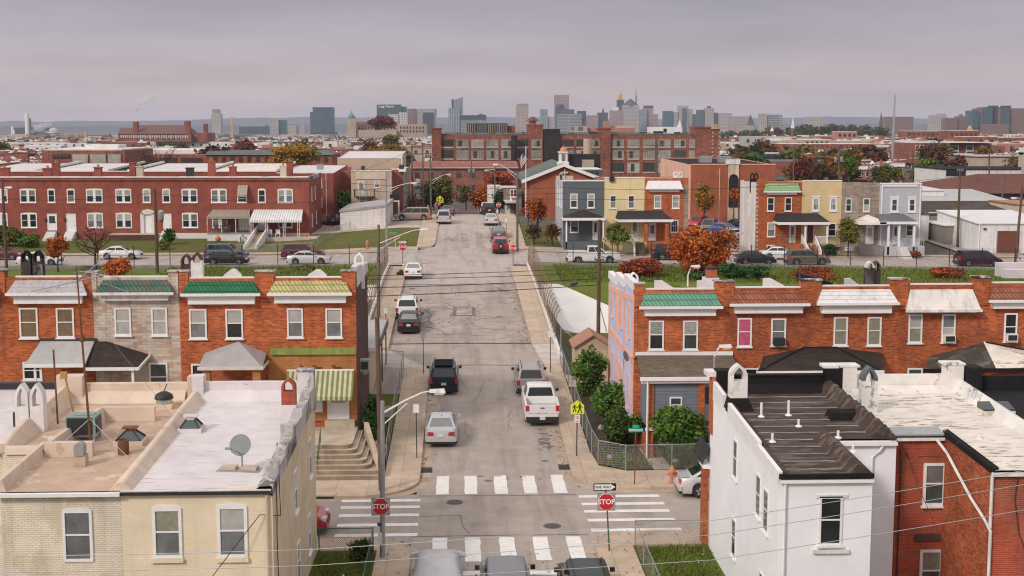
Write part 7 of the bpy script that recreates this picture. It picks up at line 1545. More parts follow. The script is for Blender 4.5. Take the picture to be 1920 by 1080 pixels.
def car(kind,paint,label,x,y,ang=0.0,glass='car_glass',cat=None,group=None,z=None,spare=False,rack=False,cover=False):
 L,W,H,deck,(rb,rt,ft,fb),nw=CARS[kind]
 cat=cat or{'van':'minivan','suv':'car','pickup':'pickup truck'}.get(kind,'car');z=zg(x,y)if z is None else z
 t=thing({'pickup':'pickup_truck','van':'minivan'}.get(kind,'parked_car'),label,cat,(x,y,z+.01),group,rot=ang)
 if abs(ang)<.5:
  t.rotation_euler=(math.atan2(zg(x,y+2)-zg(x,y-2),4),0,ang);t.location.z=(zg(x,y+1.4)+zg(x,y-1.4))/2+.01
 zd=lambda v:interp(deck,v);wr=.34 if kind in('sedan','hatch')else .38;yw=(-.29*L,.30*L);hw=W/2
 wid=lambda v:hw*(1-(.17 if kind in('sedan','hatch')else .10)*max(0,(abs(v)-(L/2-.7))/.7)**2)
 def sec(v):
  zb=.22
  for c in yw:
   if abs(v-c)<wr+.06:zb=max(zb,wr+sqrt(max(0,(wr+.06)**2-(v-c)**2)))
  w=wid(v);d=max(zd(v),zb+.06);return[(w*.93,zb),(w,min(zb+.1,d-.05)),(w,max(min(.62,d-.12),zb+.1)if zb+.1<d-.12 else d-.1),(w*.985,d-.09),(w*.9,d),(w*.4,d+.015)]
 ys=sorted({-L/2+L*k/26 for k in range(27)}|{v for v,_ in deck}|{c+(wr+.06)*cos(pi*k/8)for c in yw for k in range(9)})
 b=MB('car_cover' if cover else paint);loftc(b,ys,sec);body=b.build('body',t,38)
 if cover:
  b=MB('car_cover');loftc(b,[-2.35,-2.2,-1.6,-.9,.1,.9,1.7,2.25,2.36],lambda v:[(hw*1.03+.05*sin(v*9),.12),(hw*1.04,.6),(hw*(1.0-.1*(abs(v)<1.3)),interp([(-2.35,.8),(-1.7,1.05),(-.9,1.2),(.3,1.2),(1.1,1.02),(2.36,.72)],v)),(hw*.72,interp([(-2.35,.85),(-1.8,1.08),(-.95,1.5),(.15,1.5),(1.1,1.05),(2.36,.78)],v)),(hw*.3,interp([(-2.35,.86),(-1.8,1.1),(-.95,1.53),(.15,1.53),(1.1,1.07),(2.36,.8)],v))]);b.build('cover',t,50)
  for s in(-1,1):b=MB('car_cover');b.hexa([(s*.8,.75,.98),(s*1.12,.7,1.0),(s*1.1,.95,1.02),(s*.8,1.0,1.0),(s*.78,.78,1.16),(s*1.06,.74,1.14),(s*1.05,.92,1.14),(s*.78,.98,1.16)]);b.build('mirror_bulge',t)
  return t
 zdm=zd((rb+fb)/2);wb,wt=hw*.9,hw*(.68 if kind in('sedan','hatch')else .75)
 def rz_(v):
  if v<=rt:return zd(rb)+(H-.03-zd(rb))*(v-rb)/(rt-rb)
  if v>=ft:return zd(fb)+(H-.02-zd(fb))*(fb-v)/(fb-ft)
  return H-.03+.03*sin(pi*(v-rt)/(ft-rt))
 def gsec(v):
  r_=rz_(v);k=max(0,min(1,(r_-zdm)/(H-zdm)));w=wb+(wt-wb)*k;return[(wb,zd(v)-.05),(wb,min(zd(v),r_)),(w,r_-.06*k),(w-.09*k,r_-.01*k),(w*.4,r_+.005)]
 b=MB(paint);loftc(b,sorted({rb+(rt-rb)*k/4 for k in range(5)}|{rt+(ft-rt)*k/5 for k in range(6)}|{ft+(fb-ft)*k/5 for k in range(6)}),gsec);b.build('roof',t,38)
 sx=lambda v:wb+(wt-wb)*(v-zdm)/(H-zdm)+.012
 z0,z1=zdm+.05,H-.13;f=lambda zz:(zz-zdm)/(H-zdm)
 ya=lambda zz:rb+(rt-rb)*f(zz)+.16;yb=lambda zz:fb-(fb-ft)*f(zz)-.14
 for s in(-1,1):
  for k in range(nw):
   g=MB(glass);a0,a1=k/nw,(k+1)/nw;e=.035
   y00,y01,y10,y11=[ya(q)+(yb(q)-ya(q))*a+d_ for q,a,d_ in((z0,a0,e),(z0,a1,-e),(z1,a0,e),(z1,a1,-e))]
   g.poly([(s*sx(z0),y00,z0),(s*sx(z0),y01,z0),(s*sx(z1),y11,z1),(s*sx(z1),y10,z1)]);g.build('side_window',t)
  m=MB('trim_black' if kind!='sedan' else paint);m.box(s*(hw+.02),s*(hw+.2),fb-.42,fb-.28,zdm-.02,zdm+.14);m.build('side_mirror',t)
  for c in yw:
   wx=s*(hw-.13);b=MB('rubber');b.M=Matrix.Translation((wx,c,wr))@Matrix.Rotation(pi/2,4,'Y')
   b.lathe([(wr*.6,-.11),(wr*.93,-.11),(wr,-.07),(wr,.07),(wr*.93,.11),(wr*.6,.11)],(0,0,0),20);w_=b.build('wheel',t,40)
   b=MB('chrome' if paint!='car_champagne' else 'galvanised');b.M=Matrix.Translation((wx,c,wr))@Matrix.Rotation(pi/2,4,'Y')
   for q in range(5):a=2*pi*q/5;b.M=Matrix.Translation((wx+s*.085,c,wr))@Matrix.Rotation(a,4,'X');b.box(-.03,.03,-.045,.045,0,wr*.58)
   b.M=Matrix.Translation((wx+s*.06,c,wr))@Matrix.Rotation(pi/2,4,'Y');b.lathe([(wr*.64,-.03),(wr*.64,.03)],(0,0,0),16);b.build('rim',w_)
  zt=zd(-L/2+.12);e=-L/2
  b=MB('tail_red')
  if kind in('van','suv','pickup'):b.box(s*(hw-.24),s*(hw-.035),e-.015,e+.2,zt-(.32 if kind!='pickup' else-.08),zt+(.12 if kind=='van' else .0)+(.42 if kind=='pickup' else 0))
  else:b.hexa([(s*(hw-.52),e-.012,zt-.27),(s*(hw-.17),e+.0,zt-.3),(s*(hw-.05),e+.34,zt-.28),(s*(hw-.5),e+.2,zt-.26),(s*(hw-.46),e+.0,zt-.08),(s*(hw-.18),e+.03,zt-.07),(s*(hw-.07),e+.34,zt-.09),(s*(hw-.46),e+.2,zt-.08)])
  b.build('taillight',t)
  b=MB('lamp_clear');b.box(s*(hw-.52),s*(hw-.1),L/2-.36,L/2-.03,.62 if kind!='pickup' else .85,.76 if kind!='pickup' else 1.05);b.build('headlight',t)
 off=.014
 def slope(name,y0,y1,zz0,zz1,lo,hi):
  g=MB(glass if name=='windscreen' else glass);P=[]
  for q in(lo,hi):yy=y0+(y1-y0)*q;zz=zz0+(zz1-zz0)*q;w=wb+(wt-wb)*q-.13;P.append((w,yy-(off if y1>y0 else-off),zz+off))
  g.poly([(-P[0][0],P[0][1],P[0][2]),(P[0][0],P[0][1],P[0][2]),(P[1][0],P[1][1],P[1][2]),(-P[1][0],P[1][1],P[1][2])]);g.build(name,t)
 slope('rear_window',rb,rt,zd(rb),H-.03,.14,.9);slope('windscreen',fb,ft,zd(fb),H-.02,.1,.92)
 b=MB('trim_black' if kind in('suv','pickup')else paint);b.box(-hw+.06,hw-.06,-L/2-.06,-L/2+.1,.36,.58);b.build('rear_bumper',t)
 b=MB('trim_black');b.box(-hw*.55,hw*.55,L/2-.1,L/2+.012,.42,.62);b.build('grille',t)
 b=MB('black');b.box(-hw+.1,hw-.1,-L/2-.03,-L/2+.1,.22,.36);b.build('valance',t)
 if kind in('hatch','van'):b=MB('chrome');zc=zd(-L/2+.1);b.box(-.5,.5,-L/2-.012,-L/2+.06,zc-.22,zc-.19);b.build('trim_strip',t)
 if kind=='sedan':
  b=MB('black');yk=-L/2+.12
  for s in(-1,1):b.tube([(s*hw*.74,rb+.02,zd(rb)+.012),(s*hw*.74,yk,zd(yk)+.01)],.011,4)
  b.build('boot_seam',t);b=MB('black');b.prism([(0,rt+.12,H-.02),(0,rt+.34,H-.01),(0,rt+.14,H+.07)],(.03,0,0));b.build('roof_aerial',t)
 b=MB('plate');zz=.5 if kind=='pickup' else .72;b.box(-.16,.16,-L/2-(.08 if kind=='pickup' else .03),-L/2-.0,zz-.08,zz+.08);b.build('licence_plate',t)
 if kind=='pickup':
  b=MB(paint)
  for s in(-1,1):b.box(s*(hw-.12),s*(hw-.01),-2.86,-.84,.8,1.28)
  b.build('bed_side',t);b=MB(paint);b.box(-hw+.05,hw-.05,-2.9,-2.78,.78,1.27);g_=b.build('tailgate',t);b=MB('trim_black');b.box(-.12,.12,-2.915,-2.901,1.08,1.14);b.build('handle',g_)
  b=MB('bed_liner');b.box(-hw+.13,hw-.13,-2.77,-.86,.855,.88);b.build('truck_bed',t)
 if spare:b=MB('black');b.M=Matrix.Translation((0,-L/2-.12,.95))@Matrix.Rotation(pi/2,4,'X');b.lathe([(.2,-.1),(.33,-.1),(.34,.1),(.12,.1)],(0,0,0),18);o=b.build('spare_wheel',t);b=MB('chrome');b.M=Matrix.Translation((0,-L/2-.23,.95))@Matrix.Rotation(pi/2,4,'X');b.lathe([(.15,-.01),(.15,.01)],(0,0,0),12);b.build('rim',o)
 if rack:
  for s in(-1,1):b=MB('trim_black');b.tube([(s*wt*.82,rt+.1,H+.01),(s*wt*.82,rt+.2,H+.07),(s*wt*.82,ft-.2,H+.07),(s*wt*.82,ft-.05,H+.0)],.022,5);b.build('roof_rail',t)
 if rack=='basket':
  b=MB('black')
  for k in range(8):b.box(-wt*.8,wt*.8,rt+.15+k*.24,rt+.2+k*.24,H+.06,H+.1)
  for s in(-1,1):b.tube([(s*wt*.84,rt+.05,H+.16),(s*wt*.84,ft,H+.16)],.03,5)
  b.tube([(-wt*.84,rt+.05,H+.16),(wt*.84,rt+.05,H+.16)],.03,5);b.box(-wt*.78,wt*.78,rt+.2,ft-.1,H+.035,H+.055);b.build('roof_basket',t)
 return t
GS,GC,GF='cars parked along the main street','cars parked along the cross street','cars parked beyond the crest'
def away(kind,paint,label,px_,py,**k):
 p=ground(px_,py,45);L=CARS[kind][0];return car(kind,paint,label,p.x,p.y+L/2,group=GS,**k)
away('sedan','car_silver','silver sedan parked nearest the intersection at the left kerb',827,841,glass='car_glass_pale')
away('suv','car_navy','dark navy boxy off-road car with roof basket at the left kerb',832,741,rack='basket')
away('sedan','car_black','black sedan parked at the left kerb at the foot of the bridge',766,628,glass='car_glass_pale')
away('suv','car_white','white off-road car parked on the bridge ahead of the black sedan',763,602,rack=True)
away('sedan','car_white','white older sedan parked at the left bridge end by the stop sign',774,525,glass='car_glass_pale')
away('suv','car_tan','tan roof railed off-road car parked ahead of the white pickup at the right kerb',996,745,rack=True)
away('pickup','car_white','white pickup truck with an open bed parked at the right kerb',1017,801)
away('suv','car_red','small bright red off-road car with a spare wheel on its tailgate',939,477,spare=True)
away('sedan','car_grey','dark grey sedan parked behind the red car up the hill',935,451,glass='car_glass_pale')
away('sedan','car_silver_pale','pale silver sedan highest up the hill at the right kerb',921,424,glass='car_glass_pale')
away('van','car_silver','silver minivan parked at the left kerb just below the crest',832,421)
for kind,paint,lab,x,y in(('suv','car_black','black car just over the crest at the right',4.0,192),('sedan','car_grey','grey car just over the crest at the left kerb',-1.9,190),('sedan','car_black','second dark car over the crest at the right',3.9,199.5),('van','car_white','white car over the crest between two dark ones',3.9,206),('sedan','car_navy','dark blue car far down beyond the crest at the right',3.9,222),('sedan','car_white','white car far down beyond the crest at the right',4.2,238),('sedan','car_silver_pale','last pale car at the far end of the right kerb',4.2,252),('sedan','car_grey','dark car at the left kerb far down beyond the crest',-1.8,206),('sedan','car_white','white car at the left kerb far down beyond the crest',-1.8,235)):car(kind,paint,lab,x,y,group=GF)
car('sedan','car_silver','car under a silver grey fabric cover waiting below the crosswalk',at(821,1050,49.9).x,49.9,cover=True)
car('suv','car_grey','grey car with pale roof glass in the middle at the bottom edge',at(948,1060,48.3).x,48.3,rack=False);car('suv','car_green','very dark green car at the bottom right of the crosswalk',at(1099,1065,47.9).x,47.9,rack=True)
EASTW=-pi/2
car('sedan','car_silver_pale','silver sedan parked on the side street behind the hydrant',at(1268,915,62.8).x+2.35,62.8,EASTW);car('sedan','car_red','red sedan nose showing past the cream house on the side street',at(617,985,57.6).x-2.3,57.6,EASTW)
def side(kind,paint,label,a,c,Y,py=482,ang=EASTW,**k):return car(kind,paint,label,at((a+c)/2,py,Y).x,Y,ang,group=k.pop('group',GC),**k)
side('sedan','car_maroon','maroon sedan at the far left of the cross street',-35,42,149.5);side('sedan','car_white','white sedan behind the twin black chimneys at the far left',35,116,143)
side('sedan','car_white','white sedan with tinted windows beside the bare tree',188,266,149.5);side('suv','car_blue','steel blue tall car behind the black sedan on the cross street',386,464,149.3,rack=True)
side('sedan','car_black','black sedan on the cross street in front of the steel blue car',386,465,143);side('suv','car_maroon','dark red tall car behind the silver sedan by the lawn',530,608,149.3);side('sedan','car_silver_pale','pale silver sedan nearest the fence below the lawn',540,618,143)
side('pickup','car_white','white heavy pickup truck in front of the slate grey house',1057,1167,143.6,490);side('suv','car_black','black car half hidden behind the big orange tree',1225,1300,147,490);side('hatch','car_black','black hatchback in front of the mint mansard house',1380,1453,142.8,490)
side('sedan','car_white','white sedan behind the black hatchback and the olive car',1425,1498,149,488);side('suv','car_olive','olive brown car in front of the tan painted house',1475,1552,143,490);side('van','car_wine','dark wine red minivan in front of the white workshop',1790,1879,144,492)
side('sedan','car_silver_pale','silver car end at the right picture edge',1908,1985,146,492);side('van','car_champagne','champagne minivan parked across the driveway left of the road',741,808,180,415,pi/2,group=None)
GL='cars in the lot behind the row houses'
for kind,paint,lab,px_,py,Y,a in(('suv','car_red','red car in the parking lot under the yellow tree',1308,408,188,2.6),('van','car_grey','grey van in the parking lot beside the red car',1330,414,181,2.8),('hatch','car_vivid_blue','bright blue car in the parking lot',1361,420,176,-2.5),('sedan','car_black','dark car behind the blue car in the lot',1387,412,186,-2.6),('sedan','car_white','white car nearest the whitewashed flank in the lot',1376,432,168,-1.2)):p=at(px_,py,Y);car(kind,paint,lab,p.x,Y,a,group=GL)
car('sedan','car_navy','dark car in the alley left of the white garage',at(627,405,186).x,186,0,z=3.3)
def octagon(r):return[(r*cos(pi/8+k*pi/4),r*sin(pi/8+k*pi/4))for k in range(8)]
def stop_sign(lab,x,y,z,r=.38,post=None,lean=0,backing=False):
 zb=zg(x,y);t=thing('stop_sign',lab,'stop sign',(x,y,zb if post else z))
 for mt,rr,d in(('sign_white',r,0),('sign_red',r*.94,.012)):
  b=MB(mt);b.prism([(x+a,y-d-.01,z+c)for a,c in octagon(rr)],(0,.01,0));b.build('sign_plate' if d else 'sign_border',t)
 if backing:b=MB('galvanised');b.box(x-r,x+r,y+.003,y+.02,z-r,z+r);b.build('backing_plate',t)
 text(t,'STOP',r*.78,(x,y-.028,z),'sign_white',bold=.006)
 if post:b=MB(post);b.tube([(x+lean,y+.05,zb),(x,y+.05,z+r)],.035,6);b.build('post',t)
 return t
def one_way(lab,x,y,z,w=.95):
 t=thing('one_way_sign',lab,'sign',(x,y,z));h=w*.33
 b=MB('sign_black');b.box(x-w/2,x+w/2,y-.02,y,z-h/2,z+h/2);b.build('panel',t)
 a=h*.36;b=MB('sign_white');b.prism([(x-w*.46,y-.03,z-a),(x+w*.22,y-.03,z-a),(x+w*.22,y-.03,z-a*1.3),(x+w*.46,y-.03,z),(x+w*.22,y-.03,z+a*1.3),(x+w*.22,y-.03,z+a),(x-w*.46,y-.03,z+a)],(0,.008,0));b.build('arrow',t)
 text(t,'ONE WAY',h*.5,(x-w*.1,y-.04,z),'sign_black',bold=.0,sx=1.0);return t
p=at(714,948,53.4);stop_sign('stop sign fixed to the grey lamp pole at the near left corner',p.x,53.25,p.z,backing=True)
p=at(1137,941,53.8);q=at(1143,1037,53.8);stop_sign('stop sign on its own leaning post at the near right corner',p.x,53.8,p.z,post='green_metal',lean=q.x-p.x,backing=True);s_=at(1134,913,53.8);one_way('one way sign above the near right stop sign',s_.x,53.8,s_.z)
b=MB('green_metal');b.tube([(p.x,53.86,p.z+.3),(s_.x,53.86,s_.z)],.03,5);tag(b.build('sign_bracket',loc=(p.x,53.86,p.z)),'short post stub joining the near right signs','bracket')
for px_,py,pb,Y,lab,ow in((755,463,505,138.2,'stop sign at the left end of the bridge','one way sign above the stop sign at the left bridge end'),(962,466,494,138.8,'stop sign at the right end of the bridge',None),(821,382,402,192,'farther stop sign under the yellow school sign',None),(935,384,400,198,'farthest stop sign at the right beyond the crest',None)):
 p=at(px_,py,Y);stop_sign(lab,p.x,Y,p.z,.40,post='dark_metal')
 if ow:q=at(px_,454,Y);one_way(ow,q.x,Y,q.z,1.0)
def school(lab,px_,py,Y,w,base):
 p=at(px_,py,Y);x,z=p.x,p.z;t=thing('school_crossing_sign',lab,'sign',(x,Y,zg(x,Y)))
 b=MB('sign_yellow');b.prism([(x-w,Y-.01,z-w),(x+w,Y-.01,z-w),(x+w,Y-.01,z+w*.35),(x,Y-.01,z+w*1.1),(x-w,Y-.01,z+w*.35)],(0,.012,0));b.build('panel',t)
 for s,k in((-.42,.85),(.36,1.05)):
  b=MB('sign_black');c=x+s*w;u=w*k;yy=Y-.024
  def P(*pts):b.prism([(c+a*u,yy,z-w*.1+e*u)for a,e in pts],(0,.008,0))
  P(*[(.13*cos(a),.58+.13*sin(a))for a in[2*pi*i/8 for i in range(8)]]);P((-.15,.42),(.15,.42),(.12,-.05),(-.12,-.05));P((-.12,-.05),(.02,-.05),(-.2,-.72),(-.34,-.66));P((0,-.05),(.12,-.05),(.34,-.66),(.2,-.72));P((-.15,.42),(-.08,.34),(-.36,.02),(-.42,.08));P((.1,.38),(.16,.42),(.42,.08),(.36,.02));b.build('walking_figure',t)
 b=MB('dark_metal');b.tube([(x-.02,Y+.04,zg(x,Y)),(x,Y+.04,z+w*.5)],.035,6);b.build('post',t);return t,x,z
t,x,z=school('yellow school crossing sign on a dark post beside the right chain link fence',1082.5,764,69.5,.36,858)
b=MB('sign_white');b.box(x-.15,x+.15,69.48,69.5,z-.82,z-.4);o=b.build('plate',t);b=MB('sign_red');b.box(x-.1,x+.1,69.468,69.479,z-.75,z-.72);b.box(x-.1,x+.1,69.468,69.479,z-.62,z-.59);b.build('red_line',o);text(t,'NO',.13,(x,69.47,z-.5),'sign_red')
school('small yellow school sign far up the left kerb',825,374,193,.5,400)
p=at(1192,806,64.2);zb=zg(p.x,64.2)+.13;t=thing('street_name_sign','green street name sign on a rusty brown post at the corner garden','sign',(p.x,64.2,zb))
b=MB('rust');b.tube([(p.x-.03,64.2,zb),(p.x,64.2,p.z+.1)],.035,6);b.build('post',t)
b=MB('sign_green');b.box(p.x-.36,p.x+.36,64.14,64.16,p.z-.1,p.z+.1);o=b.build('name_plate',t);text(t,'RAPPOLLA ST',.115,(p.x,64.13,p.z),'sign_white',bold=.004);b=MB('sign_green');b.box(p.x-.16,p.x+.16,64.1,64.13,p.z+.12,p.z+.25);b.build('name_plate',t)
p=at(705,437,155);t=thing('street_name_sign','small green street sign on a leaning pale post left of the bridge','sign',(p.x,155,3));b=MB('offwhite');b.tube([(at(744,470,155).x,155,3),(at(739,440,155).x,155,at(739,440,155).z)],.05,5);b.build('post',t);q=at(738,437,155);b=MB('sign_green');b.box(q.x-.5,q.x+.35,154.9,154.93,q.z-.12,q.z+.12);b.build('name_plate',t);b=MB('sign_red');b.box(q.x-.1,q.x+.25,154.9,154.93,q.z-.6,q.z-.2);b.build('lower_plate',t)
for px_,yt,yb,Y,m,lab in((780,758,860,69.4,'worn_white','blank backed parking sign beside the silver sedan'),(793,622,703,89.2,'galvanised','grey parking sign post beside the navy car'),(1032,620,703,89.2,'sign_white','white parking sign post at the right pavement'),(723,577,612,104,'worn_white','small parking sign on the left bridge pavement'),(949,410,436,164,'sign_white','white parking sign by the right kerb up the hill'),(958,372,410,184,'sign_white','upper white parking sign near the crest')):
 p=at(px_,yt,Y);zb=zg(p.x,Y);t=thing('parking_sign',lab,'sign',(p.x,Y,zb));b=MB(m);b.box(p.x-.15,p.x+.15,Y-.02,Y,p.z-.45,p.z);b.build('plate',t);b=MB('dark_metal');b.tube([(p.x+.02,Y+.03,zb),(p.x,Y+.03,p.z-.02)],.03,6);b.build('post',t)
def hydrant(lab,x,y,k=1.0):
 z=zg(x,y)+.13;t=thing('fire_hydrant',lab,'fire hydrant',(x,y,z));b=MB('hydrant')
 b.lathe([(r*k,h*k)for r,h in((.17,0),(.17,.05),(.11,.06),(.11,.5),(.16,.51),(.16,.57),(.13,.58),(.12,.68),(.06,.76),(.04,.82))],(x,y,z),14);b.build('barrel',t,40)
 for s in(-1,1):b=MB('hydrant');b.tube([(x,y,z+.42*k),(x+s*.2*k,y,z+.42*k)],.06*k,8);b.build('side_cap',t)
 b=MB('hydrant');b.tube([(x,y,z+.36*k),(x,y-.2*k,z+.36*k)],.08*k,8);b.build('front_cap',t)
hydrant('salmon fire hydrant on the pavement behind the silver sedan',at(1260,908,64.3).x,64.3,1.1);hydrant('far orange hydrant by the cross street lawn',at(689,488,153).x,153.2,1.3)
def pole(lab,pt,yt,pb,Y,r,mat,arms=(),name='utility_pole',cat='utility pole',trans=0,lamp=None,base=None):
 a=at(pt,yt,Y);x0=at(pb,(yt+480)/2,Y).x;z0=zg(x0,Y)-.1;t=thing(name,lab,cat,(x0,Y,z0))
 b=MB(mat);b.tube([(x0,Y,z0),((x0+a.x)/2,Y,(z0+a.z)/2),(a.x,Y,a.z)],[r,r*.9,r*.72],10);b.build('pole',t,60)
 for dz,w in arms:
  b=MB('wood_grey');b.box(a.x-w,a.x+w,Y-.16,Y-.04,a.z-dz-.06,a.z-dz+.06);o=b.build('crossarm',t);b=MB('galvanised')
  for k in range(4):xx=a.x-w*.9+w*1.8*k/3;b.lathe([(.05,0),(.06,.1),(.03,.2)],(xx,Y-.1,a.z-dz+.06),6)
  b.build('insulator',o)
 for k in range(trans):b=MB('galvanised');b.lathe([(.28,0),(.3,.05),(.3,.85),(.2,.95),(.06,1.0)],(a.x+(.55 if k%2==0 else-.55),Y-.1,a.z-3.2),12);b.build('transformer',t,40)
 if lamp:
  ya,hx,hy=lamp;p0=at(pt,ya,Y);p1=at(hx,hy,Y);d=p1-p0
  b=MB('worn_white');b.tube([p0,p0+d*.45+V((0,0,.1)),p0+d*.8+V((0,0,d.z*.12)),p1],[.05,.045,.04,.035],6);b.build('lamp_arm',t)
  if abs(d.x)>1.2:b=MB('worn_white');b.tube([p0-V((0,0,.5)),p0+d*.5+V((0,0,-.05))],.03,5);b.build('arm_brace',t)
  s=1 if d.x>0 else-1;b=MB('worn_white','lamp_clear');b.hexa([(p1.x-s*.1,Y-.12,p1.z-.06),(p1.x+s*.55,Y-.15,p1.z-.08),(p1.x+s*.55,Y+.15,p1.z-.08),(p1.x-s*.1,Y+.12,p1.z-.06),(p1.x-s*.1,Y-.08,p1.z+.06),(p1.x+s*.5,Y-.1,p1.z+.08),(p1.x+s*.5,Y+.1,p1.z+.08),(p1.x-s*.1,Y+.08,p1.z+.06)]);b.box(p1.x+s*.1,p1.x+s*.48,Y-.11,Y+.11,p1.z-.15,p1.z-.081,1);b.build('lamp_head',t)
 return t
LP=dict(name='street_lamp',cat='street lamp')
t=pole('grey metal street lamp pole with long curved arm at the near left corner',717,752,712,53.4,.12,'grey_metal',lamp=(775,810,733),**LP);b=MB('dark_metal');q=at(713,985,53.4);b.lathe([(.125,0),(.125,.1)],(q.x,53.4,q.z),10);b.build('strap',t);b=MB('worn_white');q=at(713,1012,53.25);b.box(q.x-.1,q.x+.08,53.26,53.28,q.z-.2,q.z+.3);b.build('sticker',t)
pole('brown wooden pole at the foot of the concrete steps',707,594,711,63.6,.15,'wood_pole');pole('greenish wooden pole with a street lamp arm beside the left parapet',710,421,708,108,.15,'wood_grey',lamp=(457,790,430),**LP)
pole('metal street lamp pole by the lawn at the far left corner',724,322,724,153,.13,'grey_metal',lamp=(356,772,343),**LP);pole('wooden utility pole with lamp arm at the right of the upper street',970,320,970,151.5,.15,'wood_grey',lamp=(329,933,308),**LP);pole('street lamp farther along the right of the upper street',928,312,928,205,.12,'wood_grey',lamp=(318,915,319),**LP)
pole('wooden utility pole with a crossarm left beyond the crest',772,272,774,204,.16,'wood_grey',((.3,1.3),(1.4,1.3)));pole('second wooden utility pole with crossarms beyond the crest',792,268,794,198,.16,'wood_grey',((.5,1.5),(1.6,1.5)));pole('greenish pole with street lamp beyond the crest',807,290,808,191,.15,'wood_grey',((.4,1.2),),lamp=(340,838,327))
pole('tall dark wooden pole behind the garden shed',1124,412,1123,96,.16,'wood_pole',((2.9,.35),));pole('dark wooden pole with a grey transformer before the red row',290,352,292,134.5,.17,'wood_pole',trans=1);pole('dark wooden pole with a small lamp at the left edge',4,335,8,137,.16,'wood_pole',lamp=(356,12,351))
pole('dark pole behind the white roofs at far left',53,281,54,220,.16,'wood_pole',trans=1);pole('dark wooden pole left of the white workshop',1800,319,1798,163,.17,'wood_pole',((.1,.4),));pole('dark wooden pole with street lamp at the right edge',1917,350,1907,146.5,.16,'wood_pole',lamp=(375,1905,371),**LP)
pole('pale wooden pole before the red hip roof',1880,330,1879,215,.15,'wood_grey');pole('dark wooden pole above the red hip roof',1855,283,1855,252,.17,'wood_pole');pole('wooden pole with twin transformers behind the tan house',1573,272,1574,250,.17,'wood_grey',((.4,1.3),),trans=2);pole('slim wooden pole left of the transformer pole',1488,272,1488,245,.14,'wood_grey',((.3,.8),));pole('wooden pole with a transformer behind the yellow house',1231,268,1232,235,.16,'wood_grey',((.4,1.0),),trans=1)
pole('dark pole with crossarm behind the lilac house',1711,283,1711,240,.17,'wood_pole',((.4,1.4),));pole('short pole left of the tall mast',1629,300,1629,260,.14,'wood_grey');pole('pole with lamp right of the tall mast',1698,305,1698,262,.14,'wood_grey');pole('pole with twin grey transformers at the end of the street',884,300,884,330,.17,'wood_grey',trans=2)
pole('grey street lamp rising behind the black tarred roof',1340,668,1340,66.2,.09,'grey_metal',lamp=(668,1352,649),**LP);pole('small white street lamp behind the sage mansard house',1290,516,1290,92,.09,'worn_white',lamp=(516,1298,499),**LP)
def wire(lab,pts,Y,r=.016,sag=.15,mat='black',Y2=None):
 P=[];Y2=Y2 or Y
 for(a,c)in zip(pts,pts[1:]):
  p,q=at(a[0],a[1],Y),at(c[0],c[1],Y2)
  for k in range(12):f=k/12;P.append(p+(q-p)*f-V((0,0,4*sag*f*(1-f))))
 P.append(q);b=MB(mat);b.tube(P,r,5);return tag(b.build('overhead_wire',loc=P[0]),lab,'wire','overhead wires')
for k,(y0,y1)in enumerate(((517,502),(523,511),(541,523),(559,535))):wire('%s black cable crossing the bridge between the wooden poles'%('highest','second highest','second lowest','lowest')[k],[(470,y0+2),(1124,y1-(0 if k<2 else 1))],96,.03 if k>1 else .022,.16)
for k,(y0,y1)in enumerate(((480,520),(503,548))):wire('%s black cable running right from the shed pole'%('upper','lower')[k],[(1124,y0),(1330,y1)],96,.025,.1)
b=MB('black');p0,p1=at(1068,534,96),at(1084,531,96);b.tube([p0,p0*.75+p1*.25,p0*.25+p1*.75,p1],[.05,.11,.11,.05],8);tag(b.build('cable_splice',loc=p0),'thick black splice case hanging on the cables by the shed pole','cable box')
for k,(y0,ym,y1)in enumerate(((1030,976,872),(1060,1003,898),(1092,1050,946))):wire('%s pale service wire crossing in front of the near houses'%('upper','middle','lower')[k],[(-60,y0+14),(590,y0),(1335,ym),(1980,y1)],39,.011,.03,'galvanised')
for k,(a,c,Y)in enumerate((((610,340),(1060,352),150),((610,352),(1060,362),150),((725,360),(1290,372),152),((810,298),(1231,282),200),((640,330),(772,280),203),((1060,352),(1500,345),150),((1500,345),(1800,330),160),((-20,372),(290,362),136),((290,362),(610,378),136))):wire('thin dark utility wire of the upper town, %s span'%('first','second','third','fourth','fifth','sixth','seventh','far left','left')[k],[a,c],Y,.022,.4)
# ------------------------------------------------------------------ trees, shrubs, grass
def crown_mesh(b,c,rx,ry,rz,n,leaf,nm,lobes=9,seed=0,shell=.5,dark=None):
 r=random.Random(seed);L=[]
 for k in range(lobes):
  a,e,q=r.uniform(0,2*pi),r.uniform(-.9,1),r.uniform(.4,.7);ce=sqrt(max(0,1-e*e))
  L.append((V((c[0]+rx*q*ce*cos(a),c[1]+ry*q*ce*sin(a),c[2]+rz*q*e)),(r.uniform(.24,.5)if lobes>12 else r.uniform(.38,.6)),r.randrange(nm)))
 L.append((V(c),.72,0))
 for i in range(int(n*1.5)):
  o,k,m=r.choice(L);d=V((r.gauss(0,1),r.gauss(0,1),r.gauss(0,1))).normalized();q=r.random()**shell
  p=o+V((d.x*rx,d.y*ry,d.z*rz))*k*q*(1+.35*noise.noise(d*2.2+o))
  if noise.noise(p*(1.1/max(.5,rx*.4))+V((seed,0,0)))<-.42:continue
  s=leaf*r.uniform(.8,1.6);u=V((r.gauss(0,1),r.gauss(0,1),r.gauss(0,.6))).normalized();w=u.cross((d+V((r.gauss(0,.5),r.gauss(0,.5),.5))).normalized())
  if w.length<.1:continue
  w=w.normalized();mm=m if r.random()<.6 else r.randrange(nm)
  b.add([p-u*s*.5,p+w*s*.32,p+u*s*.5,p-w*s*.32],[(0,1,2,3)],mm)
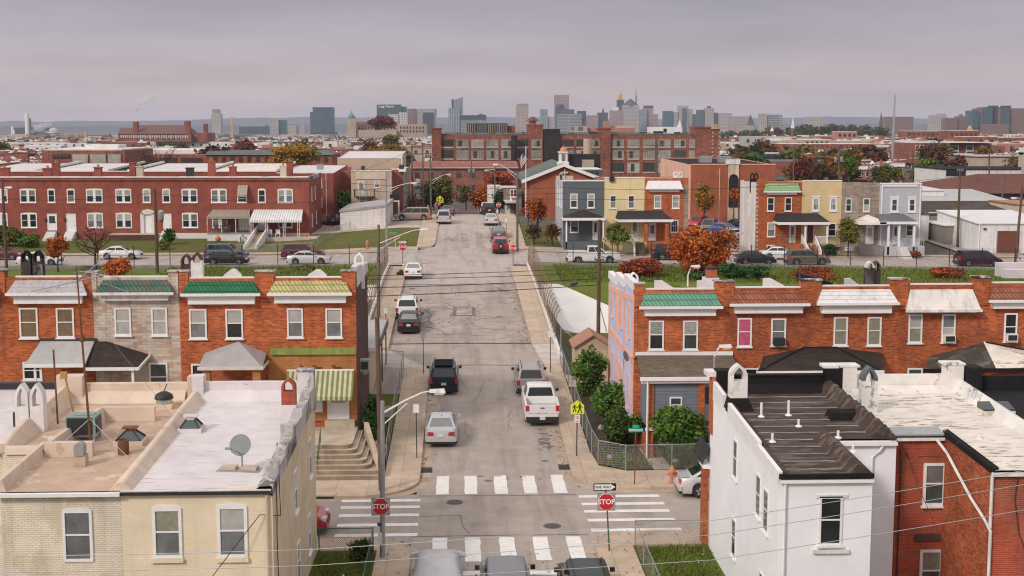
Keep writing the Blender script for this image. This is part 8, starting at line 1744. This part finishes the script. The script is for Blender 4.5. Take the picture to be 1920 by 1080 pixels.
def limbs(b,x,y,z0,zc,r0,rx,rz,n=6,seed=0,depth=1):
 r=random.Random(seed);zb=z0+(zc-z0)*.55
 b.tube([(x,y,z0-.2),(x+r.uniform(-.1,.1),y,(z0+zb)/2),(x,y,zb),(x+rx*.05,y,zc+rz*.2)],[r0*1.3,r0,r0*.85,r0*.4],7)
 def br(p,d,l,ra,k):
  q=p+d*l*.5+V((r.uniform(-.1,.1)*l,r.uniform(-.1,.1)*l,0));e=p+d*l;b.tube([p,q,e],[ra,ra*.7,ra*.35],4,0,False)
  if k:
   for _ in range(3):br(q+(e-q)*r.random(),(d+V((r.uniform(-.7,.7),r.uniform(-.7,.7),r.uniform(-.2,.7)))).normalized(),l*.6,ra*.5,k-1)
 for k in range(n):
  a=2*pi*k/n+r.uniform(-.4,.4);br(V((x,y,z0+(zc-z0)*r.uniform(.4,.9))),V((cos(a)*rx,sin(a)*rx,rz*r.uniform(.3,1.2))).normalized(),max(rx,rz)*r.uniform(.55,.85),r0*.5,depth)
def tree(name,lab,cat,x,y,z0,zc,rx,rz,n,leaf,mats,r0=.12,seed=1,group=None,bare=0,shell=.5,lobes=9):
 t=thing(name,lab,cat,(x,y,z0),group)
 b=MB('bark');limbs(b,x,y,z0,zc,r0,rx,rz,16 if bare else 5,seed,bare);b.build('trunk' if r0>.07 else 'stem',t)
 if n:b=MB(*mats);crown_mesh(b,(x,y,zc),rx,rx,rz,n,leaf,len(mats),lobes,seed,shell);b.build('crown' if r0>.07 else 'foliage',t)
 return t
def ptree(name,lab,cat,pa,pb,yt,yb,ybase,Y,n,leaf,mats,**k):
 a,c=at(pa,yb,Y),at(pb,yt,Y);x=(a.x+c.x)/2;z0=zg(x,Y)if ybase is None else at((pa+pb)/2,ybase,Y).z
 zl=z0 if name=='shrub' else a.z;kk=1.08 if name=='shrub' else 1.04
 return tree(name,lab,cat,x,Y,z0,(zl+c.z)/2,(c.x-a.x)/2*kk,(c.z-zl)/2*kk,int(n*(1.5 if name=='shrub' else 1)),leaf,mats,**k)
G,OL,OR,RD,YE,EV,BR=('leaf_g1','leaf_g2','leaf_g3'),('leaf_ol1','leaf_ol2','leaf_ol3'),('leaf_o1','leaf_o2','leaf_o3'),('leaf_r1','leaf_r2','leaf_o1'),('leaf_y1','leaf_y2','leaf_y3'),('leaf_e1','leaf_e2','leaf_g1'),('leaf_b1','leaf_b2','leaf_r2')
T=[('shrub','leafy green bush below the garden shed','bush',1070,1140,655,724,None,83,2600,.17,G,.05),('shrub','big loose green bush in the middle of the corner garden','bush',1098,1188,714,800,None,76.5,3600,.17,G,.06),('shrub','dull green bush at the front of the corner garden','bush',1128,1205,768,850,None,71.3,3000,.15,('leaf_ol2','leaf_g1','leaf_g2'),.06),('shrub','large rounded dark green bush in front of the shingled porch','bush',1214,1326,752,846,None,68.9,5200,.2,G,.07),('shrub','low dark shrub in the small yard beside the left corner house','bush',682,712,728,792,None,74,1200,.2,('leaf_g2','leaf_e2','leaf_g1'),.04),('shrub','lower rough shrub nearest the concrete cheek wall','bush',678,706,770,812,None,71.5,700,.18,('leaf_g2','leaf_ol2'),.04),('maple_tree','broad flaming orange tree before the parking lot gap','tree',1236,1394,412,522,None,133,5600,.26,OR,.2),('shrub','reddish orange shrub left of the broad orange tree','bush',1160,1252,486,540,None,129,2600,.24,RD,.06),('shrub','dark green juniper behind the sage mansard at its left','bush',1288,1338,508,552,None,127,1700,.2,EV,.05),('shrub','tallest dark green juniper right of the brick chimney','bush',1346,1400,494,548,None,128,2000,.2,EV,.05),('shrub','dark green juniper at the right end of its clump','bush',1395,1444,498,548,None,127.5,1700,.2,EV,.05),('shrub','sparse orange red shrub on the bank behind the rust tile roofs','bush',1468,1572,500,545,None,129,1300,.2,RD,.05),('shrub','thin rusty shrub on the bank before the wine red minivan','bush',1730,1812,502,535,None,131,1000,.2,RD,.05),('small_tree','small yellow green tree behind the white pickup truck','tree',1128,1190,412,462,480,151,2200,.2,('leaf_ol1','leaf_ol3','leaf_g3'),.08),('small_tree','round olive tree in front of the brown stone house','tree',1563,1620,404,462,478,150.6,2400,.2,OL,.09),('columnar_tree','upright bright orange tree beside the church','tree',990,1026,362,422,455,166,1900,.22,OR,.1),('small_tree','reddish half bare tree left of the slate grey house','tree',982,1020,415,452,470,157,500,.2,BR,.1),('small_tree','rust brown small tree beside the slate grey house flank','tree',1016,1054,416,452,470,156.5,600,.2,('leaf_b1','leaf_o2','leaf_ol2'),.1),('small_tree','thin red twiggy tree behind the columnar orange tree','tree',970,1010,372,420,450,172,240,.22,RD,.09),('street_tree','olive street tree left beyond the crest','tree',784,862,326,394,408,207,3600,.36,OL,.2),('street_tree','small olive tree at the end of the street','tree',855,892,344,384,392,270,900,.4,OL,.16),('street_tree','orange street tree right beyond the crest','tree',880,930,344,396,404,240,2400,.4,OR,.18),('street_tree','dull red tree in front of the mill wall','tree',905,975,318,352,380,330,1500,.55,RD,.2),('conifer_tree','dark narrow conifer beside the cream corner house','tree',925,947,352,402,408,205,900,.3,EV,.1),('shade_tree','large golden yellow tree behind the white row roofs','tree',498,606,262,320,330,300,5000,.55,YE,.3),('shade_tree','olive gold tree behind the long tan building','tree',688,768,268,304,320,300,2600,.55,('leaf_ol3','leaf_y2','leaf_ol1'),.25),('shade_tree','olive tree before the stone church','tree',714,754,249,276,285,600,1100,.9,OL,.3),('shade_tree','deep red tree crowning the stone church roof','tree',686,746,216,246,250,1012,1500,1.6,('red_leafy','leaf_r2'),.5),('bare_tree','bare grey tree rising behind the black roof','tree',252,330,270,325,335,225,0,.3,BR,.2),('small_tree','thin yellow tree in front of the orange brick hall','tree',1296,1346,340,402,425,189,800,.3,YE,.13),('small_tree','small orange tree at the foot of the tall arched window','tree',1364,1388,350,382,415,190,320,.28,OR,.08),('shade_tree','rust red tree mass right of the sign board','tree',1478,1530,298,340,346,300,2200,.5,('leaf_r2','leaf_o2','leaf_b1'),.2),('shade_tree','second rust brown tree behind the tan house roof','tree',1520,1566,300,338,346,305,1700,.5,('leaf_o2','leaf_b1','leaf_ol2'),.2),('shade_tree','green tree beside the twin transformer pole','tree',1578,1608,292,330,340,290,1000,.45,('leaf_g1','leaf_ol1'),.18),('shade_tree','wide olive tree at the foot of the tall mast','tree',1628,1696,300,345,350,300,2600,.5,OL,.2),('shade_tree','fresh green tree right of the tall mast','tree',1712,1764,294,322,335,310,1500,.5,('leaf_g1','leaf_g3','leaf_ol1'),.2),('shade_tree','dim brown tree below the fresh green tree','tree',1700,1768,318,344,350,295,1500,.45,BR,.18),('shade_tree','tawny tree at the right end of the apartment block','tree',1826,1868,272,305,312,480,1100,.8,('leaf_y2','leaf_ol3'),.25),('shade_tree','tawny tree cut by the right edge beside the cream warehouse','tree',1880,1960,288,325,330,380,1800,.6,('leaf_y2','leaf_ol1','leaf_b1'),.25),('shade_tree','bronze tree left of the tall mast foot','tree',1634,1668,282,308,315,420,900,.7,('leaf_r2','leaf_b1'),.2),('small_tree','small orange tree on the bank beside the white sedan at left','tree',84,132,440,484,512,136,1100,.24,OR,.08),('bare_tree','dark bare multi-stemmed tree before the red row','tree',140,215,410,480,508,137.5,120,.2,BR,.13),('shrub','bright orange shrub in front of the white sedan at left','bush',196,258,484,522,None,131,1500,.22,OR,.05),('shrub','mass of green creeper at the far left stoop','bush',-10,42,418,470,None,162,1800,.3,OL,.06),('shrub','dark green hedge right of the creeper','bush',34,78,440,466,None,161,1200,.3,G,.06),('shrub','round dark green bush by the transformer pole','bush',304,330,426,462,None,163,1000,.24,('leaf_g2','leaf_e2','leaf_g1'),.05),('shrub','yellow green bush in front of the round dark bush','bush',294,318,448,474,None,158,800,.24,('leaf_ol3','leaf_g3'),.05),('conifer_tree','dark evergreen behind the white block garage','tree',630,660,354,402,410,182,1500,.3,EV,.1),('shrub','tall brown vine thicket against the brick corner building','bush',756,786,355,410,412,188,500,.26,BR,.1),('shrub','dark bush beside the white stair rail','bush',1534,1572,455,476,None,152.9,900,.2,('leaf_e2','leaf_g2'),.04),('shrub','rust red bush at the foot of the lilac house steps','bush',1698,1732,470,494,None,152.8,900,.2,RD,.04),('shrub','dark olive bush on the small lawn right of the grey house','bush',1196,1212,455,478,None,152.5,500,.2,G,.04),('shrub','weedy tuft on the bank left of the bridge','bush',554,596,496,518,None,136,600,.2,OL,.03),('shrub','small weed clump at the left bridge end','bush',744,758,505,522,None,130,260,.16,OL,.03),('shrub','small green plant inside the corner fence','bush',1150,1180,852,878,None,67.9,260,.13,G,.02),('shrub','weeds inside the green fence at the near left lot','bush',650,700,1008,1034,None,53.4,420,.12,('leaf_g2','leaf_ol2'),.03),('shrub','garden plants behind the right part of the corner fence','bush',1300,1340,855,886,None,67.6,500,.14,G,.02)]
for i,(nm,lab,cat,pa,pb,yt,yb,ybs,Y,n,leaf,mats,r0)in enumerate(T):
 ptree(nm,lab,cat,pa,pb,yt,yb,ybs,Y,n,leaf,mats,r0=r0,seed=i+3,bare=2 if 'bare' in nm else 0,shell=.6,lobes=9 if nm=='shrub' else 22)
p3=[]
for k,mats in enumerate((OL,('leaf_r2','leaf_b1','leaf_b2'),('leaf_o2','leaf_b1','leaf_b2'),('leaf_y2','leaf_ol1'),('leaf_g2','leaf_ol2','leaf_e2'),BR)):
 t=tree('town_tree','distant autumn tree standing between the terraces of the town','tree',0,0,0,5.5,4.2,3.6,330,1.2,mats,.25,90+k,'distant town trees');p3.append(t)
first=set()
for i in range(85):
 px_=R.uniform(-10,1930);Y=R.choice((R.uniform(330,640),R.uniform(600,1500)))
 if 760<px_<1360 and Y<640:px_=R.uniform(1380,1930)
 k=R.randrange(6);p=at(px_,280,Y);o=p3[k]if k not in first else copy_tree(p3[k]);first.add(k)
 o.location=(p.x,Y,zg(p.x,Y));s=R.uniform(.8,1.5);o.scale=(s,s,s);o.rotation_euler=(0,0,R.uniform(0,6))
b=MB('leaf_g2','leaf_b2','leaf_ol2','leaf_r2')
for i in range(420):
 if i<170:px_,Y=R.choice((R.uniform(1500,1660),R.uniform(1330,1520))),R.uniform(1300,1900);s=9
 else:px_,Y=R.uniform(-20,1940),R.uniform(900,3200);s=7
 p=at(px_,260,Y);k0=len(b.mi);crown_mesh(b,(p.x,Y,R.uniform(2,15-abs(px_-1570)*.05)if i<170 else zg(p.x,Y)+s),s,s,s*.8,60,s*.45,1,4,i);m_=R.choice((0,0,1,2,3));b.mi[k0:]=[m_]*(len(b.mi)-k0)
tag(b.build('distant_woodland'),'dark patchy woodland and far treetops spread below the skyline','woodland',kind='stuff')
b=MB('grass_blade','grass_dry','leaf_g3')
for x0,x1,y0,y1,n,h in((-6.0,-3.75,44,54.2,5200,.16),(7.35,10.3,44,54.5,6000,.15),(-30,-8,124,139,9000,.3),(9.5,60,125,139,14000,.3),(-5.6,-4.1,69.6,77,700,.25),(7.2,13,67.2,74,900,.2)):
 for i in range(n):
  x,y=R.uniform(x0,x1),R.uniform(y0,y1);z=zg(x,y)+.02;a=R.uniform(0,pi);w=h*.25;hh=h*R.uniform(.5,1.4)*(1+.9*noise.noise(V((x*.6,y*.6,0))))
  b.add([(x-w*cos(a),y-w*sin(a),z),(x+w*cos(a),y+w*sin(a),z),(x+R.uniform(-.1,.1),y+R.uniform(-.1,.1),z+hh)],[(0,1,2)],R.choice((0,0,2,1)))
tag(b.build('grass'),'rough grass growing on the lots and the bank','grass',kind='stuff')
b=MB('leaf_b1','leaf_o2','leaf_y2','sign_white')
def litter(n,fx,y0,y1):
 for i in range(n):
  y=R.uniform(y0,y1);x=fx(y);a=R.uniform(0,pi);s=R.uniform(.025,.06);z=zg(x,y)+R.choice((.02,.16))*(1 if abs(x-1.7)>3.9 else .15)+.012
  b.add([(x+s*cos(a),y+s*sin(a),z),(x-s*sin(a),y+s*cos(a),z+s*.4),(x-s*cos(a),y-s*sin(a),z),(x+s*sin(a),y-s*cos(a),z+s*.2)],[(0,1,2,3)],R.choice((0,0,1,2,2,3)if i%9==0 else(0,0,1,2)))
litter(160,lambda y:-2.15+abs(R.gauss(0,.3)),66,91);litter(230,lambda y:5.6-abs(R.gauss(0,.3)),66,92);litter(120,lambda y:R.gauss(6.75,.12),70,92);litter(70,lambda y:R.uniform(-7,-2.2),53,56);litter(110,lambda y:R.uniform(5.7,13),53,56.5);litter(50,lambda y:R.uniform(7.5,13),63.4,66.8);litter(500,lambda y:5.1-abs(R.gauss(0,.4)),98,137);litter(400,lambda y:-5.3+abs(R.gauss(0,.4)),98,137);litter(700,lambda y:R.uniform(5.4,7.4),154,185);litter(900,lambda y:R.uniform(7,60),124,139);litter(700,lambda y:R.uniform(-3.7,7.2)if R.random()<.3 else R.choice((R.uniform(-6,-3.7),R.uniform(7.3,10.3))),46,54)
tag(b.build('fallen_leaves'),'scattered fallen leaves and scraps along kerbs and grass','leaves',kind='stuff')
for k,(px_,py,r_)in enumerate(((1143,862,.2),(1172,870,.3),(1272,868,.36),(1315,872,.28),(1128,806,.26))):
 p=ground(px_,py,60);b=MB('rock');b.add([(p.x+r_*cos(a)*s*R.uniform(.8,1.1),p.y+r_*sin(a)*s,p.z+h*r_)for h,s in((0,1),(.6,.95),(1.1,.5))for a in[2*pi*q/7 for q in range(7)]],[(j*7+q,j*7+(q+1)%7,j*7+7+(q+1)%7,j*7+7+q)for j in range(2)for q in range(7)]+[tuple(range(14,21))])
 tag(b.build('boulder',loc=p),('small pale boulder at the left inside the corner fence','pale boulder behind the corner fence post','largest brown boulder right of the gravel path','grey boulder at the right end of the garden','lone boulder on the soil beside the sloping fence')[k],'rock')
def vol(name,dens,col,ani=0.0):
 m=bpy.data.materials.new(name);m.use_nodes=True;MT[name]=m;n=m.node_tree.nodes;n.clear()
 v=n.new('ShaderNodeVolumePrincipled');v.inputs['Color'].default_value=tuple(col)+(1,);v.inputs['Density'].default_value=dens;v.inputs['Anisotropy'].default_value=ani
 o=n.new('ShaderNodeOutputMaterial');m.node_tree.links.new(v.outputs[0],o.inputs[1])
vol('steam',.08,(.95,.95,.95));vol('haze_air',.000075,(.64,.70,.90))
for lab,pts in(('pale steam plume drifting above the great brown hall',[(258,206,3),(260,200,5),(262,194,8),(268,190,9),(274,187,8),(279,189,6),(283,183,7),(289,180,5),(294,175,5)]),('white steam trail blowing right from the power plant',[(62,244,4),(68,240,7),(76,237,8),(85,234,6),(94,231,4)])):
 import bmesh
 bm=bmesh.new()
 for px_,py,r_ in pts:
  q=at(px_,py,3350);bmesh.ops.create_icosphere(bm,subdivisions=3,radius=1,matrix=Matrix.Translation(q)@Matrix.Diagonal((r_*1.5,r_*1.2,r_,1)))
 me=bpy.data.meshes.new('steam_plume');bm.to_mesh(me);bm.free();me.materials.append(MT['steam'])
 for v in me.vertices:v.co+=V((noise.noise(v.co*.09),0,noise.noise(v.co*.09+V((9,0,0)))))*9
 o=bpy.data.objects.new('steam_plume',me);COL.objects.link(o);tag(o,lab,'steam',kind='stuff')
b=MB('haze_air');b.box(-9500,9500,-120,15500,-60,190);tag(b.build('haze'),kind='stuff')
